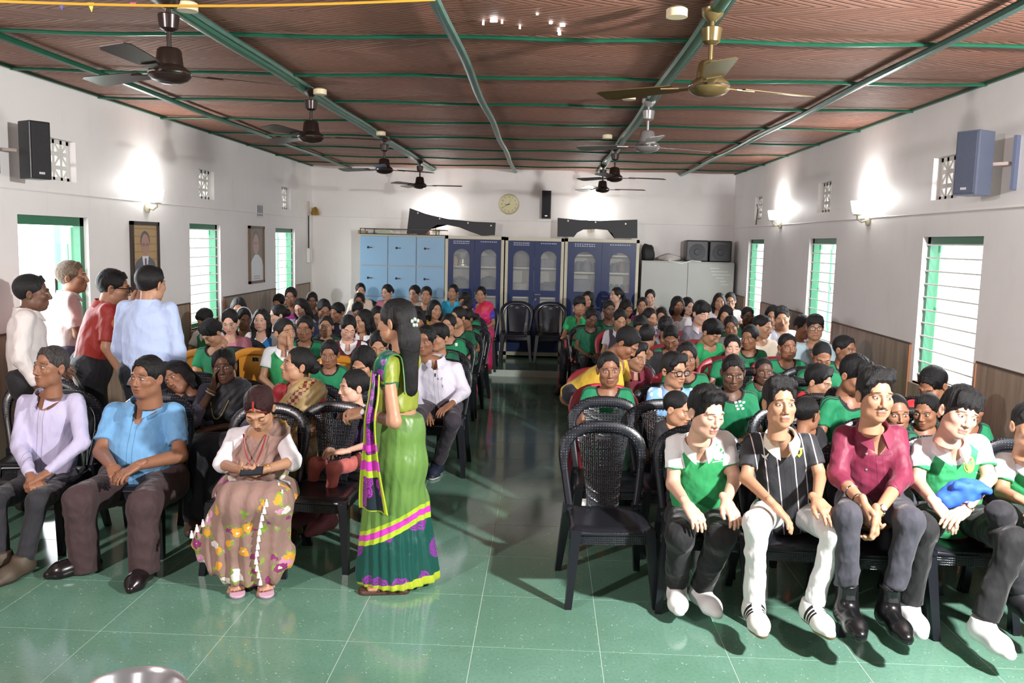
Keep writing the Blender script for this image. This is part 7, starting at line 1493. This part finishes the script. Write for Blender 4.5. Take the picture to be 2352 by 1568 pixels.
J = seated(407, 866, Y=5.75, yaw=-12, pitch=4, roll=-38, by=-5, lean=6); r = person(J, dict(label='woman in dark clothes tilting her head beside the blue polo man', skin='b', hair='bob', top='black', head='woman', hs=.96, tw=.85, limb=.82, sleeve=1.2, bust=1, pants='141418', fine=True)); chair_for(J, 'black', 'black plastic chair of the head tilting woman in dark clothes')
J = seated(812, 888, Y=5.35, yaw=-58, pitch=2, roll=0, by=-35, lean=4, seat=.44); r = person(J, dict(label='little girl with white shoulder straps facing left beside the empty chair', skin='f', hair='bun', topmat=C_('white_strap_frock', base='3a2f5a', trim='e6e4ea'), topname='frock', head='boy', hs=.88, tw=.62, limb=.62, sleeve=.12, scoop=.6, pants='b8605a', shoe=('plain', '7a3a44'), fine=True)); chair_for(J, 'black', 'black plastic chair of the little girl', R_(-15))
J = JP(dict(head=(977, 782, 7.0), neck=(1000, 822, 7.05), sa=(958, 838, 7.1), sb=(1048, 845, 7.1), ea=(950, 915, 7.0), wa=(975, 945, 6.8), eb=(1066, 900, 7.05), wb=(1034, 930, 6.78), ha=(985, 938, 7.12), hb=(1035, 938, 7.12), ka=(960, 955, 6.68), kb=(1040, 968, 6.68), fa=(965, 1075, 6.72), fb=(1004, 1072, 6.95), ta=A_([-.2, -1, 0]), tb=A_([-.1, -1, 0])))
J['R'] = Rhead(-14, 2, 0); J['hands'] = dict(a=(A_([.3, -.6, -.3]), A_([0, 0, -1]), 'rest'), b=(A_([-.5, -.6, -.3]), A_([0, 0, -1]), 'rest'))
r = person(J, dict(label='man in white full-sleeved shirt at the aisle end behind the green sari', skin='b', hair='short', topmat=C_('white_full_shirt', base='dcd8e6', placket='dcd8e6'), collar='dcd8e6', v=.06, head='man', hs=1.0, tw=1.0, limb=.95, sleeve=1.85, pants='3c3640', ank=.06, shoe=('sneaker', '20283c', 'd8d4d0'), fine=True)); chair_for(J, 'black', 'black plastic chair of the white shirted man at the aisle')
decal(J, [(998, 857), (1001, 857), (1001, 865), (998, 865)], INK, r, 'pen'); decal(J, [(1004, 868), (1016, 866), (1018, 890), (1016, 890), (1014, 869), (1004, 871)], M('pocket_line', '8f8a98', .7), r, 'pocket_edge')
def pat_pink(n, c, u, v, w_, sd): return n.mix(n.ss(n.noise(n.coord('Object'), 5, 3), .45, .6), c, srgb('c8203a'))
J, r, base = sari_lady(1104, 677, None, -4, 2, 0, 'm', 'bun', C_('royal_blouse', base='3a34b8', rough=.5), C_('pink_sari', base='e0307a', pattern=pat_pink, rough=.5), 'woman in hot pink sari and blue blouse before the leftmost cupboard', Y=12.2)
